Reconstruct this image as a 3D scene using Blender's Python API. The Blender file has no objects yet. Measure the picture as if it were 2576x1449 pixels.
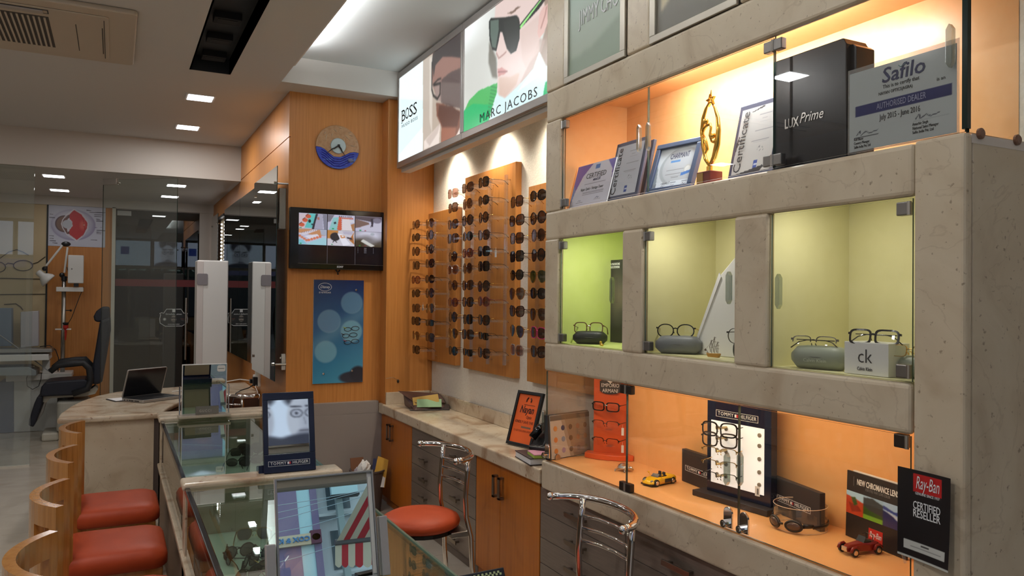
import bpy, bmesh, math, random
import numpy as np
from mathutils import Matrix, Vector

# ------------------------------------------------------------------ camera, sky, exposure
sc = bpy.context.scene
COL = sc.collection
rnd = random.Random(7)

CAM = np.array([0.0, 0.0, 1.6])
FPX, YAW, PITCH, ROLL = 1944.03, 0.47494814, 0.01210313, 0.00983996
_fw = np.array([math.sin(YAW)*math.cos(PITCH), math.cos(YAW)*math.cos(PITCH), math.sin(PITCH)])
_r0 = np.array([math.cos(YAW), -math.sin(YAW), 0.0]); _u0 = np.cross(_r0, _fw)
_ri = math.cos(ROLL)*_r0 + math.sin(ROLL)*_u0
_up = -math.sin(ROLL)*_r0 + math.cos(ROLL)*_u0
cam_d = bpy.data.cameras.new('camera'); cam = bpy.data.objects.new('camera', cam_d); COL.objects.link(cam)
cam.matrix_world = Matrix(((_ri[0], _up[0], -_fw[0], CAM[0]), (_ri[1], _up[1], -_fw[1], CAM[1]), (_ri[2], _up[2], -_fw[2], CAM[2]), (0, 0, 0, 1)))
cam_d.sensor_fit = 'HORIZONTAL'; cam_d.sensor_width = 36.0; cam_d.lens = FPX/2576*36.0
cam_d.clip_start = 0.05; cam_d.clip_end = 200
sc.camera = cam

world = bpy.data.worlds.new('sky'); sc.world = world; world.use_nodes = True
_bg = world.node_tree.nodes['Background']
_bg.inputs[0].default_value = (0.72, 0.86, 1.0, 1); _bg.inputs[1].default_value = 1.05

sc.view_settings.view_transform = 'Standard'; sc.view_settings.look = 'None'
sc.view_settings.gamma = 1.0; sc.view_settings.use_curve_mapping = False
sc.view_settings.exposure = 0.0

sc.cycles.max_bounces = 7; sc.cycles.diffuse_bounces = 3; sc.cycles.glossy_bounces = 4; sc.cycles.transmission_bounces = 2; sc.cycles.transparent_max_bounces = 16
sc.cycles.adaptive_threshold = 0.04
sc.cycles.caustics_reflective = False; sc.cycles.caustics_refractive = False; sc.cycles.sample_clamp_indirect = 6.0

LED_W = 10.0      # one ceiling panel, watts
TUBE_W = 30.0     # shelf tube lights
PUCK_W = 1.1      # niche lights
BOX_GLOW = 1.12   # lightbox posters
SPOT_W = 44.0     # wall washers over the racks
COVE_W = 44.0     # hidden cove light

# ------------------------------------------------------------------ pixel ray helpers (photo 2576 x 1449)
def ray(px, py):
    return _fw + (px-1288.0)/FPX*_ri - (py-724.5)/FPX*_up
def _on(px, py, ax, v):
    d = ray(px, py); return Vector(CAM + d*((v-CAM[ax])/d[ax]))
def PX(px, py, x): return _on(px, py, 0, x)
def PY(px, py, y): return _on(px, py, 1, y)
def PZ(px, py, z): return _on(px, py, 2, z)

# ------------------------------------------------------------------ materials
def lin(c):
    return tuple((x/255/12.92 if x/255 <= 0.04045 else ((x/255+0.055)/1.055)**2.4) for x in c[:3])
MATS = {}
def nodes(name):
    m = bpy.data.materials.new(name); m.use_nodes = True
    nt = m.node_tree; b = nt.nodes['Principled BSDF']
    MATS[name] = m
    return m, nt, b
def mat(name, rgb, rough=0.5, metal=0.0, spec=0.5, emit=0.0, coat=0.0):
    if name in MATS: return MATS[name]
    m, nt, b = nodes(name); c = lin(rgb)
    b.inputs['Base Color'].default_value = (*c, 1); b.inputs['Roughness'].default_value = rough
    b.inputs['Metallic'].default_value = metal; b.inputs['Specular IOR Level'].default_value = spec
    if coat: b.inputs['Coat Weight'].default_value = coat; b.inputs['Coat Roughness'].default_value = 0.08
    if emit:
        b.inputs['Emission Color'].default_value = (*c, 1); b.inputs['Emission Strength'].default_value = emit
    return m
def mat_noise(name, stops, scale=(1, 1, 1), nscale=5, detail=6, rough=0.4, bump=0.0, dist=0.0, speck=None, coat=0.0, spec=0.5, vein=None):
    m, nt, b = nodes(name); N, L = nt.nodes, nt.links
    g = N.new('ShaderNodeNewGeometry'); mp = N.new('ShaderNodeMapping'); mp.inputs['Scale'].default_value = scale
    L.new(g.outputs['Position'], mp.inputs['Vector'])
    n = N.new('ShaderNodeTexNoise'); n.inputs['Scale'].default_value = nscale; n.inputs['Detail'].default_value = detail
    n.inputs['Distortion'].default_value = dist
    L.new(mp.outputs[0], n.inputs['Vector'])
    cr = N.new('ShaderNodeValToRGB'); e = cr.color_ramp.elements
    while len(e) < len(stops): e.new(0.5)
    for k, (p, c) in enumerate(stops): e[k].position = p; e[k].color = (*lin(c), 1)
    L.new(n.outputs['Fac'], cr.inputs[0]); out = cr.outputs[0]
    if speck:
        n2 = N.new('ShaderNodeTexNoise'); n2.inputs['Scale'].default_value = speck[1]; n2.inputs['Detail'].default_value = 3
        L.new(mp.outputs[0], n2.inputs['Vector'])
        r2 = N.new('ShaderNodeValToRGB'); r2.color_ramp.elements[0].position = speck[2]; r2.color_ramp.elements[1].position = speck[3]
        L.new(n2.outputs['Fac'], r2.inputs[0])
        mx = N.new('ShaderNodeMix'); mx.data_type = 'RGBA'
        L.new(r2.outputs[0], mx.inputs['Factor']); L.new(out, mx.inputs['A']); mx.inputs['B'].default_value = (*lin(speck[0]), 1)
        out = mx.outputs['Result']
    if vein:
        n3 = N.new('ShaderNodeTexNoise'); n3.inputs['Scale'].default_value = vein[1]; n3.inputs['Detail'].default_value = 5; n3.inputs['Distortion'].default_value = 1.4
        L.new(mp.outputs[0], n3.inputs['Vector'])
        s1 = N.new('ShaderNodeMath'); s1.operation = 'SUBTRACT'; s1.inputs[1].default_value = 0.5; L.new(n3.outputs['Fac'], s1.inputs[0])
        s2 = N.new('ShaderNodeMath'); s2.operation = 'ABSOLUTE'; L.new(s1.outputs[0], s2.inputs[0])
        r3 = N.new('ShaderNodeMapRange'); r3.inputs['From Min'].default_value = 0.0; r3.inputs['From Max'].default_value = 0.010; r3.inputs['To Min'].default_value = vein[2]; r3.inputs['To Max'].default_value = 0.0
        L.new(s2.outputs[0], r3.inputs['Value'])
        mv = N.new('ShaderNodeMix'); mv.data_type = 'RGBA'; L.new(r3.outputs[0], mv.inputs['Factor']); L.new(out, mv.inputs['A']); mv.inputs['B'].default_value = (*lin(vein[0]), 1)
        out = mv.outputs['Result']
    L.new(out, b.inputs['Base Color']); b.inputs['Roughness'].default_value = rough; b.inputs['Specular IOR Level'].default_value = spec
    if coat: b.inputs['Coat Weight'].default_value = coat; b.inputs['Coat Roughness'].default_value = 0.1
    if bump:
        bp = N.new('ShaderNodeBump'); bp.inputs['Strength'].default_value = bump; bp.inputs['Distance'].default_value = 0.004
        L.new(n.outputs['Fac'], bp.inputs['Height']); L.new(bp.outputs[0], b.inputs['Normal'])
    return m
def mat_pane(name, tint=(1, 1, 1), base=0.04, gloss=1.0, rough=0.0, haze=0.0, hazecol=(0.8, 0.8, 0.8), power=5.0):
    m = bpy.data.materials.new(name); m.use_nodes = True; MATS[name] = m
    nt = m.node_tree; N, L = nt.nodes, nt.links; N.remove(N['Principled BSDF'])
    out = N['Material Output']
    lw = N.new('ShaderNodeLayerWeight'); lw.inputs['Blend'].default_value = 0.5
    pw = N.new('ShaderNodeMath'); pw.operation = 'POWER'; pw.inputs[1].default_value = power; L.new(lw.outputs['Facing'], pw.inputs[0])
    ma = N.new('ShaderNodeMath'); ma.operation = 'MULTIPLY_ADD'; ma.inputs[1].default_value = (1-base)*gloss; ma.inputs[2].default_value = base
    L.new(pw.outputs[0], ma.inputs[0])
    tr = N.new('ShaderNodeBsdfTransparent'); tr.inputs[0].default_value = (*tint, 1)
    body = tr.outputs[0]
    if haze:
        df = N.new('ShaderNodeBsdfDiffuse'); df.inputs[0].default_value = (*hazecol, 1)
        mh = N.new('ShaderNodeMixShader'); mh.inputs[0].default_value = haze
        L.new(body, mh.inputs[1]); L.new(df.outputs[0], mh.inputs[2]); body = mh.outputs[0]
    gl = N.new('ShaderNodeBsdfGlossy'); gl.inputs['Roughness'].default_value = rough; gl.inputs[0].default_value = (1, 1, 1, 1)
    mx = N.new('ShaderNodeMixShader'); L.new(ma.outputs[0], mx.inputs[0]); L.new(body, mx.inputs[1]); L.new(gl.outputs[0], mx.inputs[2])
    L.new(mx.outputs[0], out.inputs['Surface'])
    return m
def mat_print(name, glow=0.0, rough=0.45):
    m, nt, b = nodes(name); N, L = nt.nodes, nt.links
    a = N.new('ShaderNodeVertexColor'); a.layer_name = 'Col'
    if glow:
        b.inputs['Base Color'].default_value = (0.02, 0.02, 0.02, 1); b.inputs['Roughness'].default_value = 0.25
        L.new(a.outputs[0], b.inputs['Emission Color']); b.inputs['Emission Strength'].default_value = glow
    else:
        L.new(a.outputs[0], b.inputs['Base Color']); b.inputs['Roughness'].default_value = rough
    return m

MARBLE = mat_noise('beige_marble', [(0.25, (184, 164, 138)), (0.45, (203, 186, 160)), (0.62, (209, 193, 168)), (0.8, (194, 175, 149))], nscale=3.2, detail=9, dist=1.6, rough=0.3, speck=((150, 130, 108), 60, 0.66, 0.74), vein=((160, 138, 114), 2.2, 0.32))
MARBLE_PALE = mat_noise('pale_counter_marble', [(0.3, (168, 140, 112)), (0.45, (205, 186, 160)), (0.65, (216, 200, 176)), (0.8, (190, 168, 142))], nscale=4.0, detail=9, dist=1.2, rough=0.22, speck=((150, 110, 84), 30, 0.66, 0.74), vein=((168, 138, 112), 3.0, 0.3))
WOOD = mat_noise('amber_wood_laminate', [(0.3, (190, 122, 58)), (0.5, (200, 132, 66)), (0.7, (208, 140, 72))], scale=(60, 60, 1.5), nscale=2, rough=0.38, bump=0.02)
WOOD_CUP = mat_noise('cupboard_wood_laminate', [(0.3, (176, 96, 25)), (0.5, (187, 106, 30)), (0.7, (194, 112, 34))], scale=(50, 50, 1.2), nscale=2, rough=0.4)
WOOD_PANEL = mat_noise('rack_board_wood', [(0.3, (170, 108, 48)), (0.5, (182, 119, 56)), (0.7, (190, 125, 60))], scale=(50, 50, 1.2), nscale=2, rough=0.4)
WOOD_STOOL = mat_noise('stool_wood', [(0.3, (170, 112, 52)), (0.5, (188, 128, 62)), (0.75, (196, 136, 70))], scale=(40, 40, 2), nscale=2, rough=0.16, coat=0.6)
ORANGE = mat_noise('orange_laminate', [(0.3, (239, 177, 113)), (0.7, (242, 183, 121))], nscale=30, rough=0.36)
LIME = mat_noise('lime_laminate', [(0.3, (206, 218, 132)), (0.7, (211, 222, 140))], nscale=20, rough=0.4)  # greener tone carries the light of the first niche
LIME_PALE_LIT = mat_noise('lime_laminate_pale_lit', [(0.3, (218, 212, 160)), (0.7, (222, 216, 166))], nscale=20, rough=0.4)  # same lime laminate, light of the other two niches put into the tone
PAINT = mat('white_paint', (206, 200, 192), 0.7)
CEIL = mat('ceiling_paint', (206, 204, 202), 0.75)
WALLP = mat_noise('textured_white_wall', [(0.3, (222, 214, 200)), (0.7, (232, 225, 212))], nscale=90, detail=2, rough=0.8, bump=0.35)
FLOORM = mat_noise('pale_floor_marble', [(0.3, (188, 176, 158)), (0.55, (205, 194, 178)), (0.8, (196, 184, 166))], nscale=2.2, detail=8, dist=1.0, rough=0.18)
GREYLAM = mat_noise('grey_brown_laminate', [(0.3, (112, 98, 88)), (0.7, (124, 110, 99))], scale=(3, 3, 60), nscale=3, rough=0.33)
GREYPANEL = mat('grey_metallic_panel', (150, 140, 134), 0.35)
CHROME = mat('chrome', (225, 222, 220), 0.09, 1.0)
STEEL = mat('brushed_steel', (176, 172, 166), 0.32, 1.0)
NICKEL = mat('satin_nickel_hinge', (128, 124, 120), 0.38, 0.85)
DARKMET = mat('dark_bronze_hinge', (70, 62, 56), 0.42, 0.8)
BLACK = mat('black_plastic', (22, 22, 24), 0.4)
BLACKG = mat('glossy_black', (14, 15, 18), 0.12)
NAVY = mat('navy_gloss', (22, 28, 52), 0.15)
CHAR = mat('charcoal_board', (46, 42, 46), 0.5)
WHITE = mat('white_plastic', (228, 226, 222), 0.4)
PAPER = mat('white_paper', (232, 230, 228), 0.7)
OFFW = mat('ivory_plastic', (214, 208, 194), 0.5)
LEATHER = mat_noise('brick_red_vinyl', [(0.3, (174, 68, 34)), (0.7, (183, 73, 38))], nscale=8, rough=0.48, spec=0.25)
GOLD = mat('polished_gold', (226, 182, 84), 0.16, 1.0)
SILVER = mat('silver', (215, 210, 205), 0.2, 1.0)
MIRROR = mat('mirror_silver', (226, 232, 230), 0.0, 1.0)
INK = mat('black_ink', (26, 24, 28), 0.5)
INKB = mat('navy_ink', (44, 48, 84), 0.5)
INKG = mat('grey_ink', (120, 118, 118), 0.5)
INKW = mat('white_ink', (236, 236, 236), 0.5)
GLASS = mat_pane('clear_glass', (0.95, 0.98, 0.96))
GLASSD = mat_pane('door_glass', (0.985, 0.99, 0.985), base=0.035)
GLASS_HAZE = mat_pane('hazy_partition_glass', (0.93, 0.96, 0.94), base=0.06, haze=0.035)
GLASS_TOP = mat_pane('counter_top_glass', (0.80, 0.88, 0.84), base=0.06)
GEDGE = mat('green_glass_edge', (26, 42, 38), 0.12)
GEDGE2 = mat('pale_green_glass_edge', (74, 92, 84), 0.15)
ACRYL = mat_pane('clear_acrylic', (0.93, 0.93, 0.93), base=0.07, haze=0.035, hazecol=(0.9, 0.88, 0.85), power=4)
ACRYLG = mat_pane('clear_crystal_handle', (0.66, 0.70, 0.66), base=0.14, haze=0.05, hazecol=(0.8, 0.85, 0.8), power=2.5, rough=0.08)
LED = mat('led_diffuser', (250, 250, 255), 0.5, emit=9.0)
TUBEL = mat('tube_light', (255, 246, 232), 0.5, emit=8.0)
PRINT = mat_print('matt_print')
PRINTG = mat_print('gloss_print', rough=0.15)

# ------------------------------------------------------------------ object helpers
WM = {}
LABELS = {}
def _props(o, label=None, cat=None, group=None, kind=None):
    if label: o['label'] = label; LABELS.setdefault(label, []).append(o.name)
    if cat: o['category'] = cat
    if group: o['group'] = group
    if kind: o['kind'] = kind
def thing(name, label, cat, M=None, group=None):
    o = bpy.data.objects.new(name, None); COL.objects.link(o)
    o.empty_display_size = 0.05
    if M is None: M = Matrix.Identity(4)
    elif not isinstance(M, Matrix): M = Matrix.Translation(Vector(M))
    o.matrix_world = M; WM[o.name] = M.copy()
    _props(o, label, cat, group)
    return o
def place(o, mesh_or_curve, name, parent, kind=None):
    pass
def frame(o, xd, yd):
    x = Vector(xd).normalized(); y = Vector(yd); z = x.cross(y).normalized(); y = z.cross(x)
    o = Vector(o)
    return Matrix(((x.x, y.x, z.x, o.x), (x.y, y.y, z.y, o.y), (x.z, y.z, z.z, o.z), (0, 0, 0, 1)))
def FX(o): return frame(o, (0, -1, 0), (0, 0, 1))      # faces -X, image right is -Y
def FY(o): return frame(o, (1, 0, 0), (0, 0, 1))       # faces -Y
def RZ(o, a): return Matrix.Translation(Vector(o)) @ Matrix.Rotation(a, 4, 'Z')

class MB:
    def __init__(s): s.v = []; s.f = []; s.mi = []
    def add(s, vs, fs, mi=0):
        b = len(s.v); s.v += [tuple(v) for v in vs]; s.f += [tuple(b+i for i in f) for f in fs]; s.mi += [mi]*len(fs); return s
    def box(s, x0, x1, y0, y1, z0, z1, mi=0, edge=None, thin=None):
        vs = [(x, y, z) for x in (x0, x1) for y in (y0, y1) for z in (z0, z1)]
        fs = [(0, 1, 3, 2), (4, 6, 7, 5), (0, 4, 5, 1), (2, 3, 7, 6), (0, 2, 6, 4), (1, 5, 7, 3)]
        b = len(s.v); s.v += vs
        for k, f in enumerate(fs):
            s.f.append(tuple(b+i for i in f)); s.mi.append(mi if edge is None or k//2 == thin else edge)
        return s
    def quad(s, a, b, c, d, mi=0): return s.add([a, b, c, d], [(0, 1, 2, 3)], mi)
    def prism(s, poly, h0, h1, M=None, mi=0):
        n = len(poly); vs = [(p[0], p[1], h0) for p in poly]+[(p[0], p[1], h1) for p in poly]
        if M is not None: vs = [tuple(M @ Vector(v)) for v in vs]
        a = sum(poly[i][0]*poly[(i+1) % n][1]-poly[(i+1) % n][0]*poly[i][1] for i in range(n))
        fs = [tuple(reversed(range(n))), tuple(range(n, 2*n))]+[(i, (i+1) % n, n+(i+1) % n, n+i) for i in range(n)]
        if a < 0: fs = [tuple(reversed(f)) for f in fs]
        return s.add(vs, fs, mi)
    def tube(s, pts, r, n=8, closed=False, mi=0, sq=None):
        pts = [Vector(p) for p in pts]; m = len(pts); rs = r if isinstance(r, (list, tuple)) else [r]*m
        rings = []; prev = None
        for i, p in enumerate(pts):
            a = pts[i-1] if (i or closed) else p; b = pts[(i+1) % m] if (i < m-1 or closed) else p
            t = (b-a).normalized()
            if prev is None:
                u = Vector((0, 0, 1)) if abs(t.z) < 0.9 else Vector((1, 0, 0)); u = (u-t*u.dot(t)).normalized()
            else:
                u = prev-t*prev.dot(t); u = u.normalized() if u.length > 1e-6 else prev
            prev = u; w = t.cross(u)
            k2 = sq if sq else (1, 1)
            rings.append([p+(u*math.cos(2*math.pi*k/n)*k2[0]+w*math.sin(2*math.pi*k/n)*k2[1])*rs[i] for k in range(n)])
        vs = [q for rg in rings for q in rg]; fs = []
        for i in range(m if closed else m-1):
            j = (i+1) % m
            for k in range(n): fs.append((i*n+k, i*n+(k+1) % n, j*n+(k+1) % n, j*n+k))
        if not closed: fs += [tuple(reversed(range(n))), tuple(range((m-1)*n, m*n))]
        return s.add(vs, fs, mi)
    def cyl(s, a, b, r, n=12, mi=0): return s.tube([a, b], r, n, mi=mi)
    def lathe(s, prof, n=20, M=None, mi=0):
        vs = []; fs = []; m = len(prof)
        for r, z in prof:
            for k in range(n): vs.append((r*math.cos(2*math.pi*k/n), r*math.sin(2*math.pi*k/n), z))
        if M is not None: vs = [tuple(M @ Vector(v)) for v in vs]
        for i in range(m-1):
            for k in range(n): fs.append((i*n+k, i*n+(k+1) % n, (i+1)*n+(k+1) % n, (i+1)*n+k))
        fs += [tuple(reversed(range(n))), tuple(range((m-1)*n, m*n))]
        return s.add(vs, fs, mi)
    def ball(s, c, r, n=12, m=8, mi=0, M=None):
        rx, ry, rz = r if isinstance(r, (list, tuple)) else (r, r, r)
        vs = [(c[0], c[1], c[2]-rz)]
        for i in range(1, m):
            t = math.pi*i/m
            for k in range(n): vs.append((c[0]+rx*math.sin(t)*math.cos(2*math.pi*k/n), c[1]+ry*math.sin(t)*math.sin(2*math.pi*k/n), c[2]-rz*math.cos(t)))
        vs.append((c[0], c[1], c[2]+rz)); e = len(vs)-1
        if M is not None: vs = [tuple(M @ Vector(v)) for v in vs]
        fs = [(0, 1+(k+1) % n, 1+k) for k in range(n)]
        for i in range(m-2):
            for k in range(n): fs.append((1+i*n+k, 1+i*n+(k+1) % n, 1+(i+1)*n+(k+1) % n, 1+(i+1)*n+k))
        fs += [(e, 1+(m-2)*n+k, 1+(m-2)*n+(k+1) % n) for k in range(n)]
        return s.add(vs, fs, mi)
    def mesh(s, name, mats, smooth=False, W=None):
        me = bpy.data.meshes.new(name)
        vs = s.v if W is None else [tuple(W @ Vector(v)) for v in s.v]
        me.from_pydata(vs, [], s.f)
        for m in (mats if isinstance(mats, (list, tuple)) else [mats]): me.materials.append(m)
        me.polygons.foreach_set('material_index', s.mi)
        if smooth: me.polygons.foreach_set('use_smooth', [True]*len(me.polygons))
        me.update(); return me
    def build(s, name, mats, parent=None, smooth=False, bevel=0.0, seg=2, world=False, kind=None, **p):
        W = WM[parent.name].inverted() if (parent is not None and world) else None
        o = bpy.data.objects.new(name, s.mesh(name, mats, smooth, W)); COL.objects.link(o)
        if parent is not None: o.parent = parent; WM[o.name] = WM[parent.name]
        else: WM[o.name] = Matrix.Identity(4)
        if bevel:
            b = o.modifiers.new('edge', 'BEVEL'); b.width = bevel; b.segments = seg; b.limit_method = 'ANGLE'; b.angle_limit = 0.7
        if smooth == 'auto' or (smooth and bevel): pass
        _props(o, p.get('label'), p.get('cat'), p.get('group'), kind)
        return o
def copy_tree(o, M, label=None, group=None):
    c = o.copy(); COL.objects.link(c); c.matrix_world = M; WM[c.name] = M.copy()
    if label: c['label'] = label; LABELS.setdefault(label, []).append(c.name)
    if group: c['group'] = group
    for ch in list(o.children):
        d = ch.copy(); COL.objects.link(d); d.parent = c; WM[d.name] = M
        for g in list(ch.children):
            e = g.copy(); COL.objects.link(e); e.parent = d; WM[e.name] = M
    return c
def text(s, parent, m, x, y, size, z=0.0012, width=None, align='CENTER', sx=1.0, shear=0.0, bold=0.0, rot=0.0, ext=0.0003, spacing=1.0, name='lettering', leading=None):
    c = bpy.data.curves.new(name, 'FONT'); c.body = s; c.size = size; c.align_x = align; c.align_y = 'CENTER'
    c.shear = shear; c.offset = bold; c.extrude = ext; c.resolution_u = 2; c.space_character = spacing
    if leading: c.space_line = leading
    c.materials.append(m)
    o = bpy.data.objects.new(name, c); COL.objects.link(o); o.parent = parent; WM[o.name] = WM[parent.name]
    o.location = (x, y, z); o.rotation_euler = (0, 0, rot)
    if width:
        bpy.context.view_layer.update(); w = o.dimensions.x
        sx = width/max(w, 1e-6)
    o.scale = (sx, 1, 1)
    return o
class Cv:
    """a flat print painted in code: colours on the vertices of a fine grid"""
    def __init__(s, w, h, nx, ny, bg, mp=None):
        s.w, s.h, s.nx, s.ny = w, h, nx, ny; s.mp = mp
        s.U, s.V = np.meshgrid(np.linspace(0, 1, nx), np.linspace(0, 1, ny))
        s.C = np.zeros((ny, nx, 3)); s.C[:] = bg
    def pt(s, p): return s.mp(*p) if s.mp else p
    def put(s, mask, col, a=1.0):
        m = (np.clip(mask, 0, 1)*a)[..., None]; s.C = s.C*(1-m)+np.array(col, float)*m; return s
    def grad(s, c0, c1, ax=1):
        t = (s.V if ax else s.U)[..., None]; s.C = np.array(c0)*(1-t)+np.array(c1)*t; return s
    def poly(s, pts, col, a=1.0):
        P = [s.pt(p) for p in pts]; ins = np.zeros(s.U.shape, bool); n = len(P)
        for i in range(n):
            (x0, y0), (x1, y1) = P[i], P[(i+1) % n]
            if abs(y1-y0) < 1e-9: continue
            c = ((y0 > s.V) != (y1 > s.V)) & (s.U < (x1-x0)*(s.V-y0)/(y1-y0)+x0); ins ^= c
        return s.put(ins.astype(float), col, a)
    def ell(s, c, r, col, a=1.0, soft=0.15, rot=0.0):
        cx, cy = s.pt(c); asp = s.w/s.h
        dx = (s.U-cx); dy = (s.V-cy)/asp
        x = (dx*math.cos(rot)+dy*math.sin(rot))/r[0]; y = (-dx*math.sin(rot)+dy*math.cos(rot))/r[1]
        d = np.sqrt(x*x+y*y); return s.put((1-d)/soft+0.5, col, a)
    def rect(s, x0, x1, y0, y1, col, a=1.0):
        return s.put(((s.U >= x0) & (s.U <= x1) & (s.V >= y0) & (s.V <= y1)).astype(float), col, a)
    def line(s, pts, wd, col, a=1.0):
        P = [s.pt(p) for p in pts]; asp = s.h/s.w
        for (x0, y0), (x1, y1) in zip(P[:-1], P[1:]):
            dx, dy = x1-x0, (y1-y0)*asp; L2 = dx*dx+dy*dy+1e-12
            t = np.clip(((s.U-x0)*dx+(s.V-y0)*asp*dy)/L2, 0, 1)
            d = np.hypot(s.U-x0-t*dx, (s.V-y0)*asp-t*dy); s.put((wd-d)/(wd*0.6)+0.3, col, a)
        return s
    def blur(s, k=1):
        for _ in range(k):
            p = np.pad(s.C, ((1, 1), (1, 1), (0, 0)), 'edge')
            s.C = (p[:-2, 1:-1]+p[2:, 1:-1]+p[1:-1, :-2]+p[1:-1, 2:]+2*p[1:-1, 1:-1])/6
        return s
    def build(s, name, m, parent, x0=0, y0=0, z=0.001, bend=None):
        nx, ny = s.nx, s.ny; xs = (x0+s.U*s.w).ravel(); ys = (y0+s.V*s.h).ravel(); zs = np.full(xs.shape, z)
        if bend is not None: zs = zs+bend(s.U, s.V).ravel()
        me = bpy.data.meshes.new(name)
        i = (np.arange(ny-1)[:, None]*nx+np.arange(nx-1)[None]).ravel()
        F = np.stack([i, i+1, i+nx+1, i+nx], 1)
        me.from_pydata(np.stack([xs, ys, zs], 1).tolist(), [], F.tolist())
        c = np.clip(s.C, 0, 255)/255.0; c = np.where(c <= 0.04045, c/12.92, ((c+0.055)/1.055)**2.4).reshape(-1, 3)
        at = me.color_attributes.new('Col', 'FLOAT_COLOR', 'POINT')
        at.data.foreach_set('color', np.concatenate([c, np.ones((len(c), 1))], 1).astype(np.float32).ravel())
        me.materials.append(m)
        if bend is not None: me.polygons.foreach_set('use_smooth', [True]*len(me.polygons))
        o = bpy.data.objects.new(name, me); COL.objects.link(o); o.parent = parent; WM[o.name] = WM[parent.name]
        return o
def area(name, loc, size, watts, color=(1, 1, 1), rot=(0, 0, 0), parent=None, spread=None):
    d = bpy.data.lights.new(name, 'AREA'); d.shape = 'RECTANGLE'; d.size, d.size_y = size; d.energy = watts; d.color = color
    if spread: d.spread = spread
    o = bpy.data.objects.new(name, d); COL.objects.link(o)
    if parent is not None: o.parent = parent
    o.location = loc; o.rotation_euler = rot
    return o
def rrect(x0, x1, y0, y1, r, n=4):
    P = []
    for cx, cy, a0 in ((x1-r, y1-r, 0), (x0+r, y1-r, 90), (x0+r, y0+r, 180), (x1-r, y0+r, 270)):
        for k in range(n+1):
            a = math.radians(a0+90*k/n); P.append((cx+r*math.cos(a), cy+r*math.sin(a)))
    return P
ORD = ['first', 'second', 'third', 'fourth', 'fifth', 'sixth', 'seventh', 'eighth', 'ninth', 'tenth', 'eleventh', 'twelfth', 'thirteenth', 'fourteenth']
# ------------------------------------------------------------------ the room
XW, XR, YC, YB, YF, YG, ZC, ZS, YFAR, ZREC = 1.146, 2.251, 5.902, 5.754, 5.666, 8.388, 3.129, 2.772, 10.87, 3.32
XL, YFRONT = -3.6, -2.0
floor = MB().box(XL, 2.35, YFRONT, YFAR+.1, -.06, -.006).build('floor', mat('floor_joint', (120, 108, 92), .7), kind='structure', label='pale marble tiled shop floor')
tile_me = MB().box(.0012, .7988, .0012, .7988, -.012, 0).mesh('floor_tile', FLOORM)
for i in range(8):
    for j in range(16):
        x, y = -3.6+i*.8-.0, -1.93+j*.8
        if x > 1.9: continue
        t = bpy.data.objects.new('floor_tile', tile_me); COL.objects.link(t); t.parent = floor; t.location = (x, y, 0)
c = MB().box(XL, .44, YFRONT, YG, ZC, ZC+.2).box(.685, 1.041, YFRONT, YG, ZC, ZREC).box(.44, .685, 5.67, YG, ZC, ZC+.2).box(.44, .685, YFRONT, .2, ZC, ZC+.2).box(1.041, 1.26, 6.02, YG, ZC, ZC+.2)
c.build('ceiling', CEIL, kind='structure', label='flat plaster ceiling over the shop')
MB().box(1.0, 2.35, YFRONT, 5.7, ZREC, ZREC+.06).build('ceiling_recess', mat('bright_ceiling_paint', (214, 216, 214), .75), kind='structure', label='raised ceiling recess along the display wall')
MB().box(1.041, XR+.06, YF, 6.02, ZC, ZREC).build('trim_1', PAINT, kind='structure', label='white fascia of the ceiling recess above the clock wall')
slot = MB().box(.43, .695, .2, 5.67, ZC+.1, ZC+.12).box(.43, .44, .2, 5.67, ZC, ZC+.1).box(.685, .695, .2, 5.67, ZC, ZC+.1).box(.44, .685, 5.66, 5.67, ZC, ZC+.1)
slot.build('trim_2', mat('black_slot_paint', (30, 32, 36), .6), kind='structure', label='black recessed slot running along the ceiling')
for k, (px, py) in enumerate(((572, 42), (552, 93), (538, 137))):
    p = PZ(px, py, ZC+.09)
    t = thing('slot_downlight', ['unlit black downlight in ceiling slot, farthest from the wooden wall', 'unlit black downlight in ceiling slot, middle one', 'unlit black downlight in ceiling slot, closest to its end'][k], 'light', p, 'downlights in the black ceiling slot')
    MB().box(-.075, .075, -.055, .055, -.03, .012).build('housing', mat('dark_housing', (22, 22, 25), .8), t, bevel=.004)
    MB().box(-.055, .055, -.035, .035, -.032, -.03).build('lens', mat('dark_lens_cover', (12, 12, 14), .7), t)
MB().box(XL, XW, YG, YG+.06, ZS, ZC+.1).build('wall_soffit', PAINT, kind='structure', label='white soffit face above the glass partition')
MB().box(XL, XW+.05, YG+.06, YFAR+.1, ZS, ZS+.1).build('ceiling_examination_room', CEIL, kind='structure', label='lower ceiling over the examination room')
MB().box(XR, XR+.1, YFRONT, YB+.2, 0, 3.45).build('wall_right', WALLP, kind='structure', label='white textured wall behind the eyewear racks')
MB().box(1.867, XR, YB, 6.02, .695, ZC).box(1.9, XR, YB+.001, 6.02, 0, .69).build('wall_back_alcove', WOOD, kind='structure', bevel=.003, label='amber wood return wall beside the eyewear racks')
MB().box(XW+.012, 1.867, YC, 6.02, 0, ZC).build('wall_back', WOOD, kind='structure', label='amber wood wall that carries the clock')
MB().box(XW+.001, 1.87, 5.85, YC, 0, .69).box(XW+.001, 1.846, 5.85, YC, .69, .783).build('trim_3', GREYPANEL, kind='structure', bevel=.002, label='grey panel along the foot of the clock wall')
ww = MB().box(XW+.012, XW+.1, YC+.121, YFAR+.1, 0, ZC).build('wall_right_wood', mat('dark_groove', (70, 40, 20), .7), kind='structure', label='amber wood wall with mirrors')
MB().box(XW, XW+.012, YC-.0005, YG, 2.79, ZC).build('wood_panel', WOOD, ww)
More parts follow.
